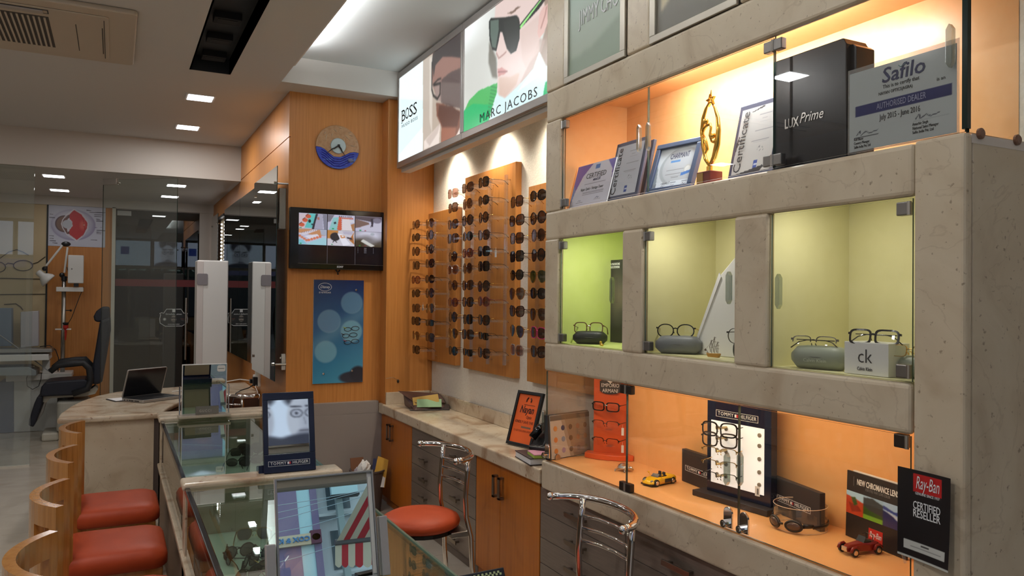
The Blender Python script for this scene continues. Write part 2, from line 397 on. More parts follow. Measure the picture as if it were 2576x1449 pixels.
MB().box(XW, XW+.012, YC-.0005, YFAR, .0, 2.782).build('wood_panel', WOOD, ww)
# far wall
xo0, xo1 = PY(118, 700, YFAR).x, PY(283, 700, YFAR).x
xd0, xd1 = PY(290, 700, YFAR).x, PY(500, 700, YFAR).x
ZD = 2.655
MB().box(XL, xo0-.012, YFAR, YFAR+.1, 0, ZS).build('wall_far_beige', mat('beige_wall', (206, 186, 148), .6), kind='structure', label='beige wall of the examination room')
MB().box(xo0-.012, xo0+.006, YFAR-.01, YFAR+.09, 0, ZS-.1).build('trim_4', BLACK, kind='structure', label='dark joint between beige and wood far walls')
MB().box(xo0+.006, xo1, YFAR, YFAR+.1, 0, ZS).build('wall_far_wood', WOOD, kind='structure', label='amber wood far wall under the eye poster')
MB().box(xd1, XW+.05, YFAR, YFAR+.1, 0, ZS).build('wall_far_white', PAINT, kind='structure', label='narrow white far wall beside the dark glass door')
MB().box(XL, XW, YFAR-.03, YFAR, ZD+.01, ZS).build('trim_5', PAINT, kind='structure', label='pale bulkhead over the far wall')
dr = MB().box(xd0, xd1, YFAR+.02, YFAR+.03, .02, ZD).build('door_1', mat_pane('dark_tinted_glass', (.10, .11, .12), base=.11), kind='structure', label='dark tinted glass door at the far end')
MB().box(xd0-.045, xd0-.004, YFAR-.03, YFAR+.04, 0, ZD+.02).build('door_frame', OFFW, dr, world=True)
MB().box(xd0, xd1, YFAR-.01, YFAR+.04, ZD, ZD+.015).build('door_frame', GREYPANEL, dr, world=True)
MB().box(xd0+.01, xd0+.17, YFAR+.005, YFAR+.02, ZD-.075, ZD-.012).build('hinge_patch', STEEL, dr, world=True, bevel=.003)
MB().cyl((xd0+.82, YFAR-.03, 1.55), (xd0+.82, YFAR-.03, .75), .013, 10).cyl((xd0+.82, YFAR-.03, 1.45), (xd0+.82, YFAR+.02, 1.45), .008, 8).cyl((xd0+.82, YFAR-.03, .85), (xd0+.82, YFAR+.02, .85), .008, 8).build('handle', STEEL, dr, world=True)
zr = PY(400, 712, YFAR).z
MB().box(xd0, xd1, YFAR+.012, YFAR+.019, zr-.045, zr+.045).build('safety_stripe', mat('red_tape', (112, 30, 34), .5), dr, world=True)
MB().box(xd0-.1, xd1+.1, YFAR+.6, YFAR+.62, -.02, 3).box(xd0-.12, xd0-.1, YFAR+.04, YFAR+.62, -.02, 3).box(xd1+.1, xd1+.12, YFAR+.04, YFAR+.62, -.02, 3).box(xd0-.1, xd1+.1, YFAR+.04, YFAR+.62, 2.9, 2.92).build('wall_dark_passage', mat('dark_passage', (26, 26, 28), .9), kind='structure', label='dark passage behind the tinted door')
# car shaped sticker on the dark door
st = thing('door_sticker', 'white outlined car shaped sticker on the dark glass door', 'sticker', FY(PY(437, 798, YFAR+.012)))
OUTL = [(-.16, -.075), (-.165, -.02), (-.155, .03), (-.165, .05), (-.14, .06), (-.12, .05), (-.085, .105), (.085, .105), (.12, .05), (.14, .06), (.165, .05), (.155, .03), (.165, -.02), (.16, -.075), (.1, -.115), (-.1, -.115)]
MB().prism(OUTL, 0, .003).build('film', mat('sticker_black', (26, 26, 28), .5), st)
MB().tube([(x, y, .004) for x, y in OUTL], .0045, 6, closed=True).build('outline', INKW, st)
text('DriveSafe Lenses', st, INKW, 0, .04, .03, z=.005, width=.19)
text('AVAILABLE HERE', st, INKW, 0, -.092, .02, z=.005, width=.14)
MB().box(-.018, .018, .065, .1, .003, .006).build('logo', INKW, st)
cvs = Cv(.3, .11, 60, 30, (26, 26, 28)); cvs.ell((.5, .5), (.11, .15), (150, 140, 132)); cvs.rect(.38, .62, .5, .66, (40, 38, 38)); cvs.rect(.49, .51, .4, .62, (120, 110, 105)); cvs.rect(.43, .57, .2, .28, (60, 54, 50))
cvs.ell((.14, .45), (.06, .06), (220, 220, 215), soft=.9); cvs.line([(.78, .5), (.98, .42)], .012, (150, 80, 70)); cvs.line([(.8, .35), (.98, .2)], .008, (150, 140, 130)); cvs.blur(1)
cvs.build('print', PRINT, st, -.15, -.075, .0045)
# left wall, front wall with lit posters, shop window
MB().box(XL-.1, XL, YFRONT, YFAR+.1, 0, 3.45).build('wall_left', PAINT, kind='structure', label='plain wall along the far side of the shop')
MB().box(XL, XR+.1, YFRONT-.12, YFRONT, 2.3, 3.45).build('wall_front', PAINT, kind='structure', label='lintel wall over the shop window')
win = MB().box(XL, XR, YFRONT-.07, YFRONT-.06, .05, 2.6, 0, 1, 1).build('window_1', [GLASS, GEDGE], kind='structure', label='glazed shop front towards the street')
for x in (-3.55, -1.6, .35, 2.2): MB().box(x-.03, x+.03, YFRONT-.1, YFRONT-.03, 0, 2.6).build('window_mullion', STEEL, win, world=True)
MB().box(-40, 40, -40, YFRONT-.13, -.12, -.06).build('street', mat_noise('asphalt', [(.3, (96, 94, 92)), (.7, (124, 120, 118))], nscale=20, rough=.8), kind='structure', label='grey street outside the shop front')

# ceiling lights
def ceiling_light(x, y, z, label, k=1.0):
    t = thing('ceiling_light', label, 'light', (x, y, z), 'square led ceiling lights')
    MB().prism(rrect(-.105, .105, -.105, .105, .008), -.006, .004).build('frame', WHITE, t)
    MB().prism(rrect(-.09, .09, -.09, .09, .006), -.0075, -.006).build('diffuser', LED, t)
    area('lamp', (0, 0, -.009), (.17, .17), LED_W*k, (1, .97, .95), (0, 0, 0), t)
for x, y, z, l in ((.57, 6.44, ZC, 'lit square ceiling light between the black slot and the soffit, closest to the slot'),
                   (.574, 7.64, ZC, 'lit square ceiling light just in front of the white soffit'),
                   (.577, 9.05, ZS, 'lit light in the low ceiling seen through the open glass door, upper of two'),
                   (.573, 10.12, ZS, 'lit light in the low ceiling seen through the open glass door, lower of two'),
                   (-.558, 8.97, ZS, 'lit light in the low ceiling above the eye poster, upper of two'),
                   (-.573, 10.17, ZS, 'lit light in the low ceiling above the eye poster, lower of two'),
                   (-.368, 2.94, ZC, 'ceiling light mirrored beside the certificate behind the upper shelf glass'),
                   (-.343, 3.81, ZC, 'ceiling light mirrored on the tall black box behind the upper shelf glass'),
                   (-2.34, 6.66, ZC, 'ceiling light mirrored beside the golden star trophy'),
                   (-2.34, 3.2, ZC, 'ceiling light over the aisle beyond the left edge of the picture'),
                   (-.36, .9, ZC, 'ceiling light over the customer aisle above the viewer'),
                   (-2.34, .9, ZC, 'ceiling light over the aisle near the shop window')):
    ceiling_light(x, y, z, l, .08 if z == ZS else 1.0)
# cove light hidden above the plaster lip of the recess
t = thing('cove_light', 'hidden strip light washing the raised ceiling recess', 'light', (1.07, 2.5, ZC+.06))
MB().box(-.012, .012, -2.9, 2.9, -.012, .0).build('batten', WHITE, t)
MB().tube([(0, -2.85, .01), (0, 2.85, .01)], .008, 8).build('tube', mat('cove_tube', (245, 248, 255), .5, emit=6.0), t)
area('lamp', (.0, 0, .03), (.04, 5.6), COVE_W, (.95, .98, 1), (math.pi, 0, 0), t)
# air conditioner
ac = thing('air_conditioner', 'ceiling cassette air conditioner with louvred grille', 'air conditioner', (-.98, 5.14, ZC))
MB().prism(rrect(-.95, 1.07, -.52, .52, .03), -.03, 0).build('frame', mat('ivory_ac', (196, 182, 164), .45), ac, bevel=.008)
MB().prism(rrect(-.85, .93, -.42, .42, .02), -.036, -.03).build('panel', mat('ivory_ac', (196, 182, 164), .45), ac, bevel=.003)
MB().box(-.7, .64, -.28, .30, -.0375, -.034).build('grille_backing', mat('grille_dark', (74, 68, 64), .7), ac)
for k in range(52): MB().box(-.685+k*.0255, -.685+k*.0255+.010, -.27, .29, -.042, -.0375).build('slat', mat('ivory_ac', (196, 182, 164), .45), ac)
fl = MB().box(-.6, .62, -.385, -.34, -.044, -.036).build('flap', mat('ac_flap', (176, 166, 160), .4), ac, bevel=.002)
MB().box(-.62, .64, -.397, -.387, -.0372, -.034).box(-.62, .64, -.338, -.333, -.0372, -.034).box(.64, .646, -.397, -.333, -.0372, -.034).build('flap_gap', BLACK, ac)
MB().box(.765, .769, -.22, .3, -.0372, -.034).box(.895, .9, -.22, .3, -.0372, -.034).box(.905, .909, -.36, .4, -.0372, -.034).build('cover_gap', mat('gap', (60, 52, 46), .7), ac)
# ------------------------------------------------------------------ glass partition and glass door leaf
xa = PY(84, 600, YG).x
MB().box(XL, xa, YG+.012, YG+.022, .005, ZS, 0, 1, 1).build('window_2', [GLASS_HAZE, GEDGE2], kind='structure', label='fixed glass pane of the examination room partition')
MB().box(XL, xa, YG-.01, YG+.05, 0, .012).build('trim_6', OFFW, kind='structure', label='pale floor strip under the glass partition')
h0, h1 = PY(258, 600, YG), PY(445, 600, 7.9)
leaf = thing('glass_door', 'frameless clear glass door leaf standing half open', 'door', frame((h0.x, YG, 0), (h1.x-h0.x, 7.9-YG, 0), (0, 0, 1)))
LW = math.hypot(h1.x-h0.x, 7.9-YG)
MB().box(0, LW, .02, 2.69, -.005, .005, 0, 1, 2).build('pane', [mat_pane('leaf_glass', (.9, .94, .92), base=.05, haze=.012), GEDGE], leaf)
MB().box(0, .15, 2.64, 2.70, -.014, .014).build('top_patch', STEEL, leaf, bevel=.003)
MB().cyl((.165, 2.655, -.012), (.165, 2.655, .012), .012, 10).build('pivot', CHROME, leaf)
MB().box(0, .15, .005, .07, -.014, .014).build('bottom_patch', STEEL, leaf, bevel=.003)

# ------------------------------------------------------------------ mirrors on the wood wall
def wall_mirror(label, xm, y0, y1, z0, z1, screws=True, seam=None):
    t = thing('wall_mirror', label, 'mirror', FX((xm, y1, z0)))
    w, h = y1-y0, z1-z0
    MB().box(0, w, 0, h, -.006, 0, 0, 1, 2).build('mirror_plate', [MIRROR, GEDGE], t)
    if screws:
        for sx in (.07, w-.07):
            for sy in (.12, h-.12): MB().cyl((sx, sy, -.006), (sx, sy, .01), .012, 10).cyl((sx, sy, -(XW-xm)), (sx, sy, -.006), .008, 8).build('stand_off', CHROME, t)
    return t
wall_mirror('tall frameless mirror on stand-offs, closest to the clock wall', 1.05, 5.84, 6.88, .966, 2.552)
wall_mirror('tall wall mirror directly behind the stand-off mirror', 1.10, 7.0, 8.09, .985, 2.555, False)
wall_mirror('tall wall mirror next to the lit strip', 1.10, 8.10, 9.31, .985, 2.56, False)
wall_mirror('narrow mirror beyond the lit strip', 1.10, 9.95, 10.62, .985, 2.585)
MB_ = MB().box(0, .035, 0, .36, 0, .07)
t = thing('speaker_bar', 'slim white box on the wood wall behind the stand-off mirror', 'box', FX((XW, 5.985, 2.15)))
MB().prism(rrect(-.06, 0, -.05, .26, .006), 0, .05).build('casing', OFFW, t, bevel=.004)
MB().prism(rrect(-.05, -.012, -.05, -.005, .004), .05, .053).build('face', mat('grey_plastic', (170, 164, 154), .5), t)
t = thing('led_niche', 'vertical column of white led dots between two mirrors', 'light', FX((XW, 9.93, 1.0)))
MB().box(0, .56, -.02, 1.5, 0, .012).build('backing', mat('cream_backing', (224, 206, 170), .5), t)
MB().box(0, .56, 1.5, 1.53, 0, .05).build('top_cap', BLACK, t)
for sx in (.12, .44):
    m = MB()
    for k in range(34): m.ball((sx, .02+k*.043, .018), .010, 8, 5)
    m.build('led_strip', LED, t, kind='stuff')
t = thing('wall_bracket', 'small ivory bracket at the foot of the stand-off mirror', 'bracket', FX((XW, 5.95, 1.07)))
MB().prism([(0, 0), (.03, -.03), (.035, .05), (.02, .09), (-.005, .09), (-.012, .05)], 0, .03).build('clip', OFFW, t, bevel=.003)
MB().cyl((.01, .06, .03), (.01, .06, .04), .008, 8).build('screw', CHROME, t)

# tall white cabinet
t = thing('white_cabinet', 'tall slim white cabinet box behind the desk', 'cabinet', (.0, 8.0, 0))
MB().box(.706, .99, 0, .25, 0, 1.93).build('body', WHITE, t, bevel=.012, seg=3)
MB().box(.704, .762, -.003, .1, .0, 1.92).build('side_panel', mat('ivory_side', (214, 206, 202), .5), t, bevel=.004)
lb = FY((.0, 8.0, 0))
MB().prism(rrect(.704, .80, 1.69, 1.80, .014), .0, .008, Matrix(((1, 0, 0, 0), (0, 0, -1, 0), (0, 1, 0, 0), (0, 0, 0, 1)))).build('label_plate', mat('grey_plate', (134, 128, 132), .5), t)

# ------------------------------------------------------------------ reception desk
desk = thing('reception_desk', 'curved beige marble reception desk with open centre', 'desk', (0, 6.0, 0))
outer = [(-.33, 5.99), (-.325, 6.25), (-.28, 6.6), (-.22, 6.9), (-.12, 7.2), (.02, 7.42), (.2, 7.54), (.53, 7.62), (.95, 7.76), (1.135, 7.78)]
inner = [(1.135, 7.02), (1.0, 6.98), (.86, 6.92), (.7, 6.84), (.56, 6.72), (.46, 6.56), (.37, 6.3), (.325, 6.1), (.31, 5.99)]
MB().prism([(x, y-6) for x, y in outer+inner], .72, .76).build('worktop', MARBLE_PALE, desk, bevel=.014, seg=3)
MB().box(-.25, .262, .035, .06, 0, .72).build('front_panel', MARBLE, desk)
MB().box(.262, .295, .04, .06, 0, .72).build('dark_reveal', mat('dark_reveal', (84, 72, 66), .5), desk)
m = MB(); so = [(x+.06 if x < .1 else x, y-6-.02) for x, y in outer[1:-1]]
for (x0, y0), (x1, y1) in zip(so[:-1], so[1:]): m.quad((x0, y0, 0), (x1, y1, 0), (x1, y1, .72), (x0, y0, .72))
m.build('side_panel', MARBLE, desk)
m = MB(); so = [(min(x+.02, 1.135), y-6+.03) for x, y in inner[:-1]]
for (x0, y0), (x1, y1) in zip(so[:-1], so[1:]): m.quad((x0, y0, 0), (x1, y1, 0), (x1, y1, .72), (x0, y0, .72))
m.build('inner_panel', mat('desk_inner', (92, 70, 58), .5), desk)
# laptop
lp = PZ(388, 1010, .76)
t = thing('laptop', 'open black laptop with silver edge on the reception desk', 'laptop', RZ((lp.x-.01, lp.y+.12, .762), math.radians(36)))
MB().prism(rrect(-.18, .18, -.125, .125, .012), 0, .022).build('base', mat('laptop_silver', (168, 164, 160), .35, .5), t, bevel=.003)
MB().prism(rrect(-.172, .172, -.118, .118, .008), .022, .0235).build('deck', BLACK, t)
m = MB()
for r in range(5):
    for k in range(13): m.box(-.155+k*.024, -.135+k*.024, .0+r*.021, .017+r*.021, .0235, .0255)
m.build('keyboard', mat('keys', (40, 40, 42), .5), t, kind='stuff')
MB().box(-.05, .04, -.1, -.045, .0235, .0245).build('touchpad', mat('pad', (52, 52, 54), .35), t)
m = MB()
for k, w in enumerate((.03, .02, .028, .02, .012, .012)): m.box(-.181, -.1795, -.08+k*.032, -.08+k*.032+w, .006, .014)
m.build('ports', BLACK, t, kind='stuff')
Ml = Matrix.Translation((0, .122, .02)) @ Matrix.Rotation(math.radians(107), 4, 'X')
m = MB().prism(rrect(-.18, .18, 0, .235, .012), -.006, .004, Ml); m.build('lid', mat('laptop_silver', (168, 164, 160), .35, .5), t, bevel=.002)
MB().prism(rrect(-.172, .172, .012, .228, .006), .004, .0052, Ml).build('screen', mat('screen_off', (30, 30, 34), .18), t)
t = thing('folder', 'thin dark folder lying under the open laptop', 'folder', RZ((lp.x-.2, lp.y+.2, .7605), math.radians(20)))
MB().box(-.11, .14, -.09, .1, 0, .006).build('cover', mat('dark_folder', (46, 42, 44), .5), t, bevel=.001)
MB().box(-.1, .135, -.085, .095, .006, .0075).build('sheet', PAPER, t)
# socket and cables
t = thing('wall_socket', 'ivory power socket plate with two black plugs', 'socket', FX((XW, 7.1, .86)))
MB().prism(rrect(-.09, .09, -.065, .075, .008), 0, .022).build('plate', OFFW, t, bevel=.003)
MB().box(-.08, -.045, -.0, .03, .022, .04).build('switch', WHITE, t, bevel=.002)
MB().box(-.05, .0, -.04, -.005, .022, .075).build('plug', BLACK, t, bevel=.003)
MB().box(.02, .075, -.055, .02, .022, .06).build('plug', BLACK, t, bevel=.003)
MB().tube([(1.09, 7.13, .84), (1.0, 7.2, .85), (.9, 7.25, .83), (.78, 7.3, .785), (.6, 7.3, .766), (.45, 7.2, .766)], .004, 6).build('power_cable', WHITE, None, smooth=True, label='thin white cable running from the socket plug across the desk', cat='cable')
MB().tube([(1.09, 7.06, .81), (1.05, 7.03, .79), (.98, 7.0, .775), (.93, 6.93, .76), (.9, 6.87, .70), (.9, 6.86, .6)], .005, 6).build('power_cable', BLACK, None, smooth=True, label='black cable hanging from the socket over the desk edge', cat='cable')
MB().tube([(1.12, 7.05, .82), (1.1, 7.0, .80), (1.11, 6.96, .77), (1.12, 6.94, .7)], .003, 6).build('power_cable', WHITE, None, smooth=True, label='short white cable under the socket plate', cat='cable')

# ------------------------------------------------------------------ glass display counters
CX0, CX1, ZT = .287, .935, .77
def counter_case(name_label, y0, y1, cat='counter'):
    t = thing('glass_counter', name_label, cat, (0, y0, 0), 'glass topped display counters')
    L = y1-y0
    MB().box(CX0-.012, .985 if y0 < 3 else CX1+.01, L-.14, L, ZT-.034, ZT).build('marble_cap', MARBLE_PALE, t, bevel=.012, seg=3)
    MB().box(CX0, CX0+.022, L-.125, L-.015, .0, ZT-.034).build('marble_post', MARBLE_PALE, t, bevel=.004)
    MB().box(CX0+.026, CX0+.05, L-.125, L-.015, .0, ZT-.034).build('marble_post', MARBLE_PALE, t, bevel=.004)
    MB().box(CX0+.05, CX1, L-.12, L-.02, 0, ZT-.034).build('end_panel', MARBLE, t)
    MB().box(CX0+.0, CX1, 0, L-.125, ZT-.030, ZT-.020, 0, 1, 2).build('glass_top', [GLASS_TOP, GEDGE2], t)
    MB().box(CX0-.002, CX0+.020, 0, L-.125, ZT-.046, ZT-.018).build('top_edge', BLACKG, t, bevel=.004)
    MB().box(CX1-.004, CX1+.004, 0, L-.125, ZT-.034, ZT-.016).build('glass_edge', mat('green_edge_rear', (96, 120, 108), .2), t)
    MB().box(CX0+.006, CX0+.014, 0, L-.125, .46, ZT-.04, 0, 1, 0).build('front_glass', [GLASSD, GEDGE], t)
    MB().box(CX0-.012, CX0+.02, 0, L-.02, .425, .45).build('base_rail', MARBLE_PALE, t, bevel=.006)
    MB().box(CX0+.024, CX0+.05, 0, L-.02, .43, .455).build('base_rail', MARBLE_PALE, t, bevel=.006)
    MB().box(CX0, CX1, 0, L-.02, 0, .424).build('base', mat('counter_base', (120, 96, 78), .5), t)
    MB().box(CX1-.012, CX1, 0, L-.125, .424, ZT-.034).build('rear_door', mat('rear_sliding_glass', (96, 92, 84), .25), t)
    MB().box(CX0+.06, CX1-.02, .0, L-.13, .52, .535).build('display_board', mat('mint_board', (196, 208, 190), .6), t)
    return t
case_far = counter_case('glass display counter with dark sunglasses, beside the reception desk', 3.80, 5.80)
case_near = counter_case('glass display counter with the large tilted mirror on top', 1.15, 3.80)
MB().box(CX0+.01, .985, 5.80-3.8, 5.965-3.8, 0, ZT-.036).build('end_pier', MARBLE_PALE, case_far, bevel=.006)
MB().box(CX0-.012, 1.0, 5.80-3.8, 5.97-3.8, ZT-.036, ZT+.002).build('end_cap', MARBLE_PALE, case_far, bevel=.014, seg=3)

# ------------------------------------------------------------------ wooden stools with curved backs
def make_stool():
    t = thing('wooden_stool', 'x', 'stool', (0, 0, 0), 'wooden stools along the display counters')
    sx0, sx1 = -.215, .235
    m = MB(); n = 14; rows = []
    def ringpts(ins, z): return [(x, y, z) for x, y in rrect(sx0+ins, sx1-ins, -.235+ins, .235-ins, .06, 4)]
    prof = [(.012, .355), (0, .37), (0, .41), (.012, .433), (.04, .448), (.09, .456), (.16, .459)]
    R = [ringpts(i, z) for i, z in prof]; k = len(R[0]); vs = [p for r in R for p in r]
    fs = [(i*k+j, i*k+(j+1) % k, (i+1)*k+(j+1) % k, (i+1)*k+j) for i in range(len(R)-1) for j in range(k)]
    fs += [tuple(reversed(range(k))), tuple(range((len(R)-1)*k, len(R)*k))]
    m.add(vs, fs).build('seat', LEATHER, t, smooth=True)
    MB().box(sx0+.02, sx1-.02, -.2, .2, .30, .354).build('seat_frame', WOOD_STOOL, t, bevel=.005)
    # curved back shell, open slots under the top rail
    Rr, th = .34, .032; cx = -.265-.0+Rr; a0 = math.asin(.238/Rr)
    segs = 16; zs = [.28, .50, .695, .79, .865]
    m = MB()
    def P(a, r, z): return (cx-r*math.cos(a), r*math.sin(a), z)
    open_ = set()
    for s_ in range(segs):
        if s_ in (1, 2, 3, 7, 8, 12, 13, 14): open_.add((s_, 2))
    def solid(i, j): return 0 <= i < segs and 0 <= j < 4 and (i, j) not in open_
    for i in range(segs):
        a, b = -a0+2*a0*i/segs, -a0+2*a0*(i+1)/segs
        for j in range(4):
            if not solid(i, j): continue
            z0, z1 = zs[j], zs[j+1]; Ro, Ri = Rr, Rr-th
            m.quad(P(b, Ro, z0), P(a, Ro, z0), P(a, Ro, z1), P(b, Ro, z1)); m.quad(P(a, Ri, z0), P(b, Ri, z0), P(b, Ri, z1), P(a, Ri, z1))
            if not solid(i-1, j): m.quad(P(a, Ro, z0), P(a, Ri, z0), P(a, Ri, z1), P(a, Ro, z1))
            if not solid(i+1, j): m.quad(P(b, Ri, z0), P(b, Ro, z0), P(b, Ro, z1), P(b, Ri, z1))
            if not solid(i, j-1): m.quad(P(a, Ro, z0), P(b, Ro, z0), P(b, Ri, z0), P(a, Ri, z0))
            if not solid(i, j+1): m.quad(P(a, Ri, z1), P(b, Ri, z1), P(b, Ro, z1), P(a, Ro, z1))
    m.build('backrest', WOOD_STOOL, t)
    for y in (-.19, .19):
        MB().box(-.215, -.17, y-.022, y+.022, 0, .30).build('leg', WOOD_STOOL, t, bevel=.004)
        MB().box(.16, .205, y-.022, y+.022, 0, .30).build('leg', WOOD_STOOL, t, bevel=.004)
    MB().prism(rrect(-.02, .02, -.03, .03, .008), 0, .012, frame((-.268, -.03, .52), (0, -1, 0), (0, 0, 1))).build('clip', WHITE, t)
    return t
st0 = make_stool()
SL = ['wooden stool with red seat, farthest away, against the marble desk panel', 'wooden stool with red seat, second from the reception desk', 'wooden stool with red seat, third from the reception desk', 'wooden stool with red seat, cut off by the lower left corner']
for k, (x, y) in enumerate(((.005, 4.88), (0, 4.08), (0, 3.31), (0, 2.55))):
    M = RZ((x, y, 0), 0)
    if k == 0:
        st0.matrix_world = M; WM[st0.name] = M; st0['label'] = SL[0]
    else: copy_tree(st0, M, SL[k])

# ------------------------------------------------------------------ chrome chairs
def make_chrome_chair():
    t = thing('chrome_chair', 'x', 'chair', (0, 0, 0), 'chrome chairs behind the counters')
    MB().lathe([(.10, .425), (.17, .43), (.195, .445), (.2, .462), (.19, .482), (.16, .497), (.1, .506), (.02, .508)], 32).build('seat', LEATHER, t, smooth=True)
    MB().lathe([(.12, .395), (.17, .41), (.17, .428), (.05, .428)], 24).build('seat_pan', BLACK, t)
    pts = []
    for k in range(17):
        a = math.radians(-78+156*k/16); pts.append((.02+.225*math.cos(a)**.8 if math.cos(a) > 0 else .02, .25*math.sin(a)/math.sin(math.radians(78)), .80))
    MB().tube(pts, .0145, 10).ball(pts[0], .0165, 10, 8).ball(pts[-1], .0165, 10, 8).build('top_rail', CHROME, t, smooth=True)
    for s in (-1, 1):
        y = .165*s
        MB().tube([(.185, y, .80), (.18, y*1.02, .72), (.17, y*1.03, .6), (.175, y*1.04, .5), (.2, y*1.06, .40), (.205, y*1.1, .25), (.235, y*1.2, .0)], .0125, 10).build('leg', CHROME, t, smooth=True)
        MB().tube([(-.1, y*.6, .41), (-.14, y*.8, .38), (-.17, y*1.0, .2), (-.2, y*1.15, .0)], .0125, 10).build('leg', CHROME, t, smooth=True)
    for z in (.735, .685, .635):
        p = [(.178, .168, z), (.215, .09, z-.004), (.228, 0, z-.006), (.215, -.09, z-.004), (.178, -.168, z)]
        MB().tube(p, .0065, 8).build('back_rung', CHROME, t, smooth=True)
    MB().box(.1, .2, -.16, .16, .395, .425).build('support_plate', STEEL, t, bevel=.004)
    return t
cc = make_chrome_chair()
for k, (x, y, a, l) in enumerate(((1.405, 3.72, 0, 'chrome chair with round red seat, in front of the wooden cupboard'), (1.49, 2.455, 0, 'chrome chair with curved back rail at the lower edge, in front of the drawers'), (.98, 6.62, math.radians(-150), 'chrome chair partly hidden behind the counter mirror at the desk'))):
    M = RZ((x, y, 0), a)
    if k == 0: cc.matrix_world = M; WM[cc.name] = M; cc['label'] = l
    else: copy_tree(cc, M, l)

# ------------------------------------------------------------------ examination room
YE = 10.5
p = thing('eye_poster', 'poster of a sectioned human eye with captions', 'poster', FY((0, YFAR-.004, 0)))
e0, e1 = PY(119, 618, YFAR), PY(266, 517, YFAR)
W_, H_ = e1.x-e0.x, e1.z-e0.z
def mpe(px, py):
    q = PY(px, py, YFAR); return ((q.x-e0.x)/W_, (q.z-e0.z)/H_)
Z1 = lambda x, y: (x/5.173, 480+y/5.173)
cv = Cv(W_, H_, 150, 100, (206, 208, 222), mpe)
cv.ell(Z1(955, 445), (.385, .305), (150, 140, 178), soft=.04); cv.ell(Z1(945, 440), (.372, .292), (186, 186, 206), soft=.25); cv.ell(Z1(930, 390), (.30, .2), (214, 212, 222), .8, soft=.7)
cv.ell(Z1(840, 430), (.16, .165), (70, 54, 70), soft=.06); cv.ell(Z1(842, 430), (.15, .155), (132, 104, 92), soft=.2)
cv.poly([Z1(*q) for q in ((965, 235), (900, 290), (850, 350), (830, 430), (850, 520), (900, 590), (1000, 660), (1090, 590), (1150, 500), (1150, 400), (1080, 300))], (214, 210, 220))
cv.poly([Z1(*q) for q in ((965, 250), (905, 310), (905, 365), (940, 400), (945, 460), (905, 510), (905, 570), (1000, 640), (1075, 580), (1130, 490), (1140, 420), (1060, 310))], (196, 62, 66))
cv.ell(Z1(1075, 450), (.05, .09), (216, 100, 92), soft=.8); cv.ell(Z1(1092, 445), (.012, .01), (240, 220, 200)); cv.line([Z1(1090, 450), Z1(1110, 520), Z1(1075, 590)], .004, (150, 40, 44)); cv.line([Z1(1090, 450), Z1(1085, 380), Z1(1060, 330)], .003, (150, 40, 44))
cv.poly([Z1(*q) for q in ((905, 310), (880, 320), (850, 355), (815, 390), (860, 410), (885, 360), (905, 355))], (120, 84, 80)); cv.poly([Z1(*q) for q in ((815, 470), (865, 460), (880, 540), (905, 520), (905, 565), (860, 560))], (120, 84, 80))
cv.ell(Z1(875, 435), (.085, .085), (196, 198, 206), soft=.12)
for a in ((790, 430), ): cv.line([Z1(965, 240), Z1(860, 320), Z1(815, 380), Z1(800, 430), Z1(815, 480), Z1(870, 570), Z1(1000, 655)], .009, (226, 222, 230))
for x, y, w in ((655, 303, 34), (645, 346, 70), (645, 583, 52), (650, 617, 44), (650, 648, 76), (685, 677, 60), (1127, 253, 56), (1170, 281, 200), (1230, 310, 100), (1230, 332, 90), (1254, 370, 46), (1254, 393, 90), (1260, 515, 105), (1258, 538, 60), (1260, 556, 56), (1185, 638, 76)):
    cv.line([Z1(x, y), Z1(x+w, y+5)], .006, (70, 66, 80))
cv.line([Z1(1235, 478), Z1(1325, 478)], .003, (110, 90, 130))
cv.build('print', PRINT, p, e0.x, e0.z, .001)
MB().box(e0.x, e1.x, e0.z, e1.z, -.003, .0).build('sheet', PAPER, p)

# exam chair
ec = thing('examination_chair', 'dark blue reclining examination chair with armrests and footrest', 'chair', (0, 9.9, 0))
DK = mat('dark_navy_vinyl', (30, 32, 46), .45); DKA = mat('dark_arm', (34, 34, 38), .5)
def E2(px, py, dy=0): q = PY(px, py, 9.9+dy); return (q.x, q.z)
XY = Matrix(((1, 0, 0, 0), (0, 0, -1, 0), (0, 1, 0, 0), (0, 0, 0, 1)))   # prism profile (x,z) swept along y
def prof(part, pts, y0, y1, mt, bev=.02, nm=None):
    return MB().prism([E2(*q) for q in pts], -y1, -y0, XY).build(part, mt, ec, bevel=bev, seg=3)
prof('headrest', [(236, 795), (243, 782), (258, 771), (276, 772), (278, 805), (262, 806), (248, 810), (238, 806)], -.16, .16, DK, .02)
prof('backrest', [(252, 806), (278, 795), (279, 830), (268, 900), (258, 955), (250, 962), (232, 962), (228, 950), (240, 880)], -.22, .22, DK, .03)
prof('seat', [(104, 985), (108, 968), (120, 956), (150, 953), (215, 949), (232, 955), (228, 975), (200, 988), (110, 992)], -.23, .23, DK, .02)
prof('footrest', [(98, 992), (112, 990), (110, 1010), (96, 1052), (88, 1068), (76, 1064), (78, 1048), (90, 1010)], -.2, .2, DK, .015)
for s in (-1, 1):
    y = .25*s
    MB().tube([(E2(130, 930)[0], y, E2(130, 930)[1]), (E2(150, 914)[0], y, E2(150, 914)[1]), (E2(185, 910)[0], y, E2(185, 910)[1]), (E2(212, 908)[0], y, E2(212, 908)[1]), (E2(226, 922)[0], y, E2(226, 922)[1]), (E2(230, 950)[0], y, E2(230, 950)[1]), (E2(222, 972)[0], y, E2(222, 972)[1]), (E2(185, 984)[0], y, E2(185, 984)[1])], [.03, .034, .036, .036, .034, .034, .034, .034], 10).build('armrest', DKA, ec, smooth=True)
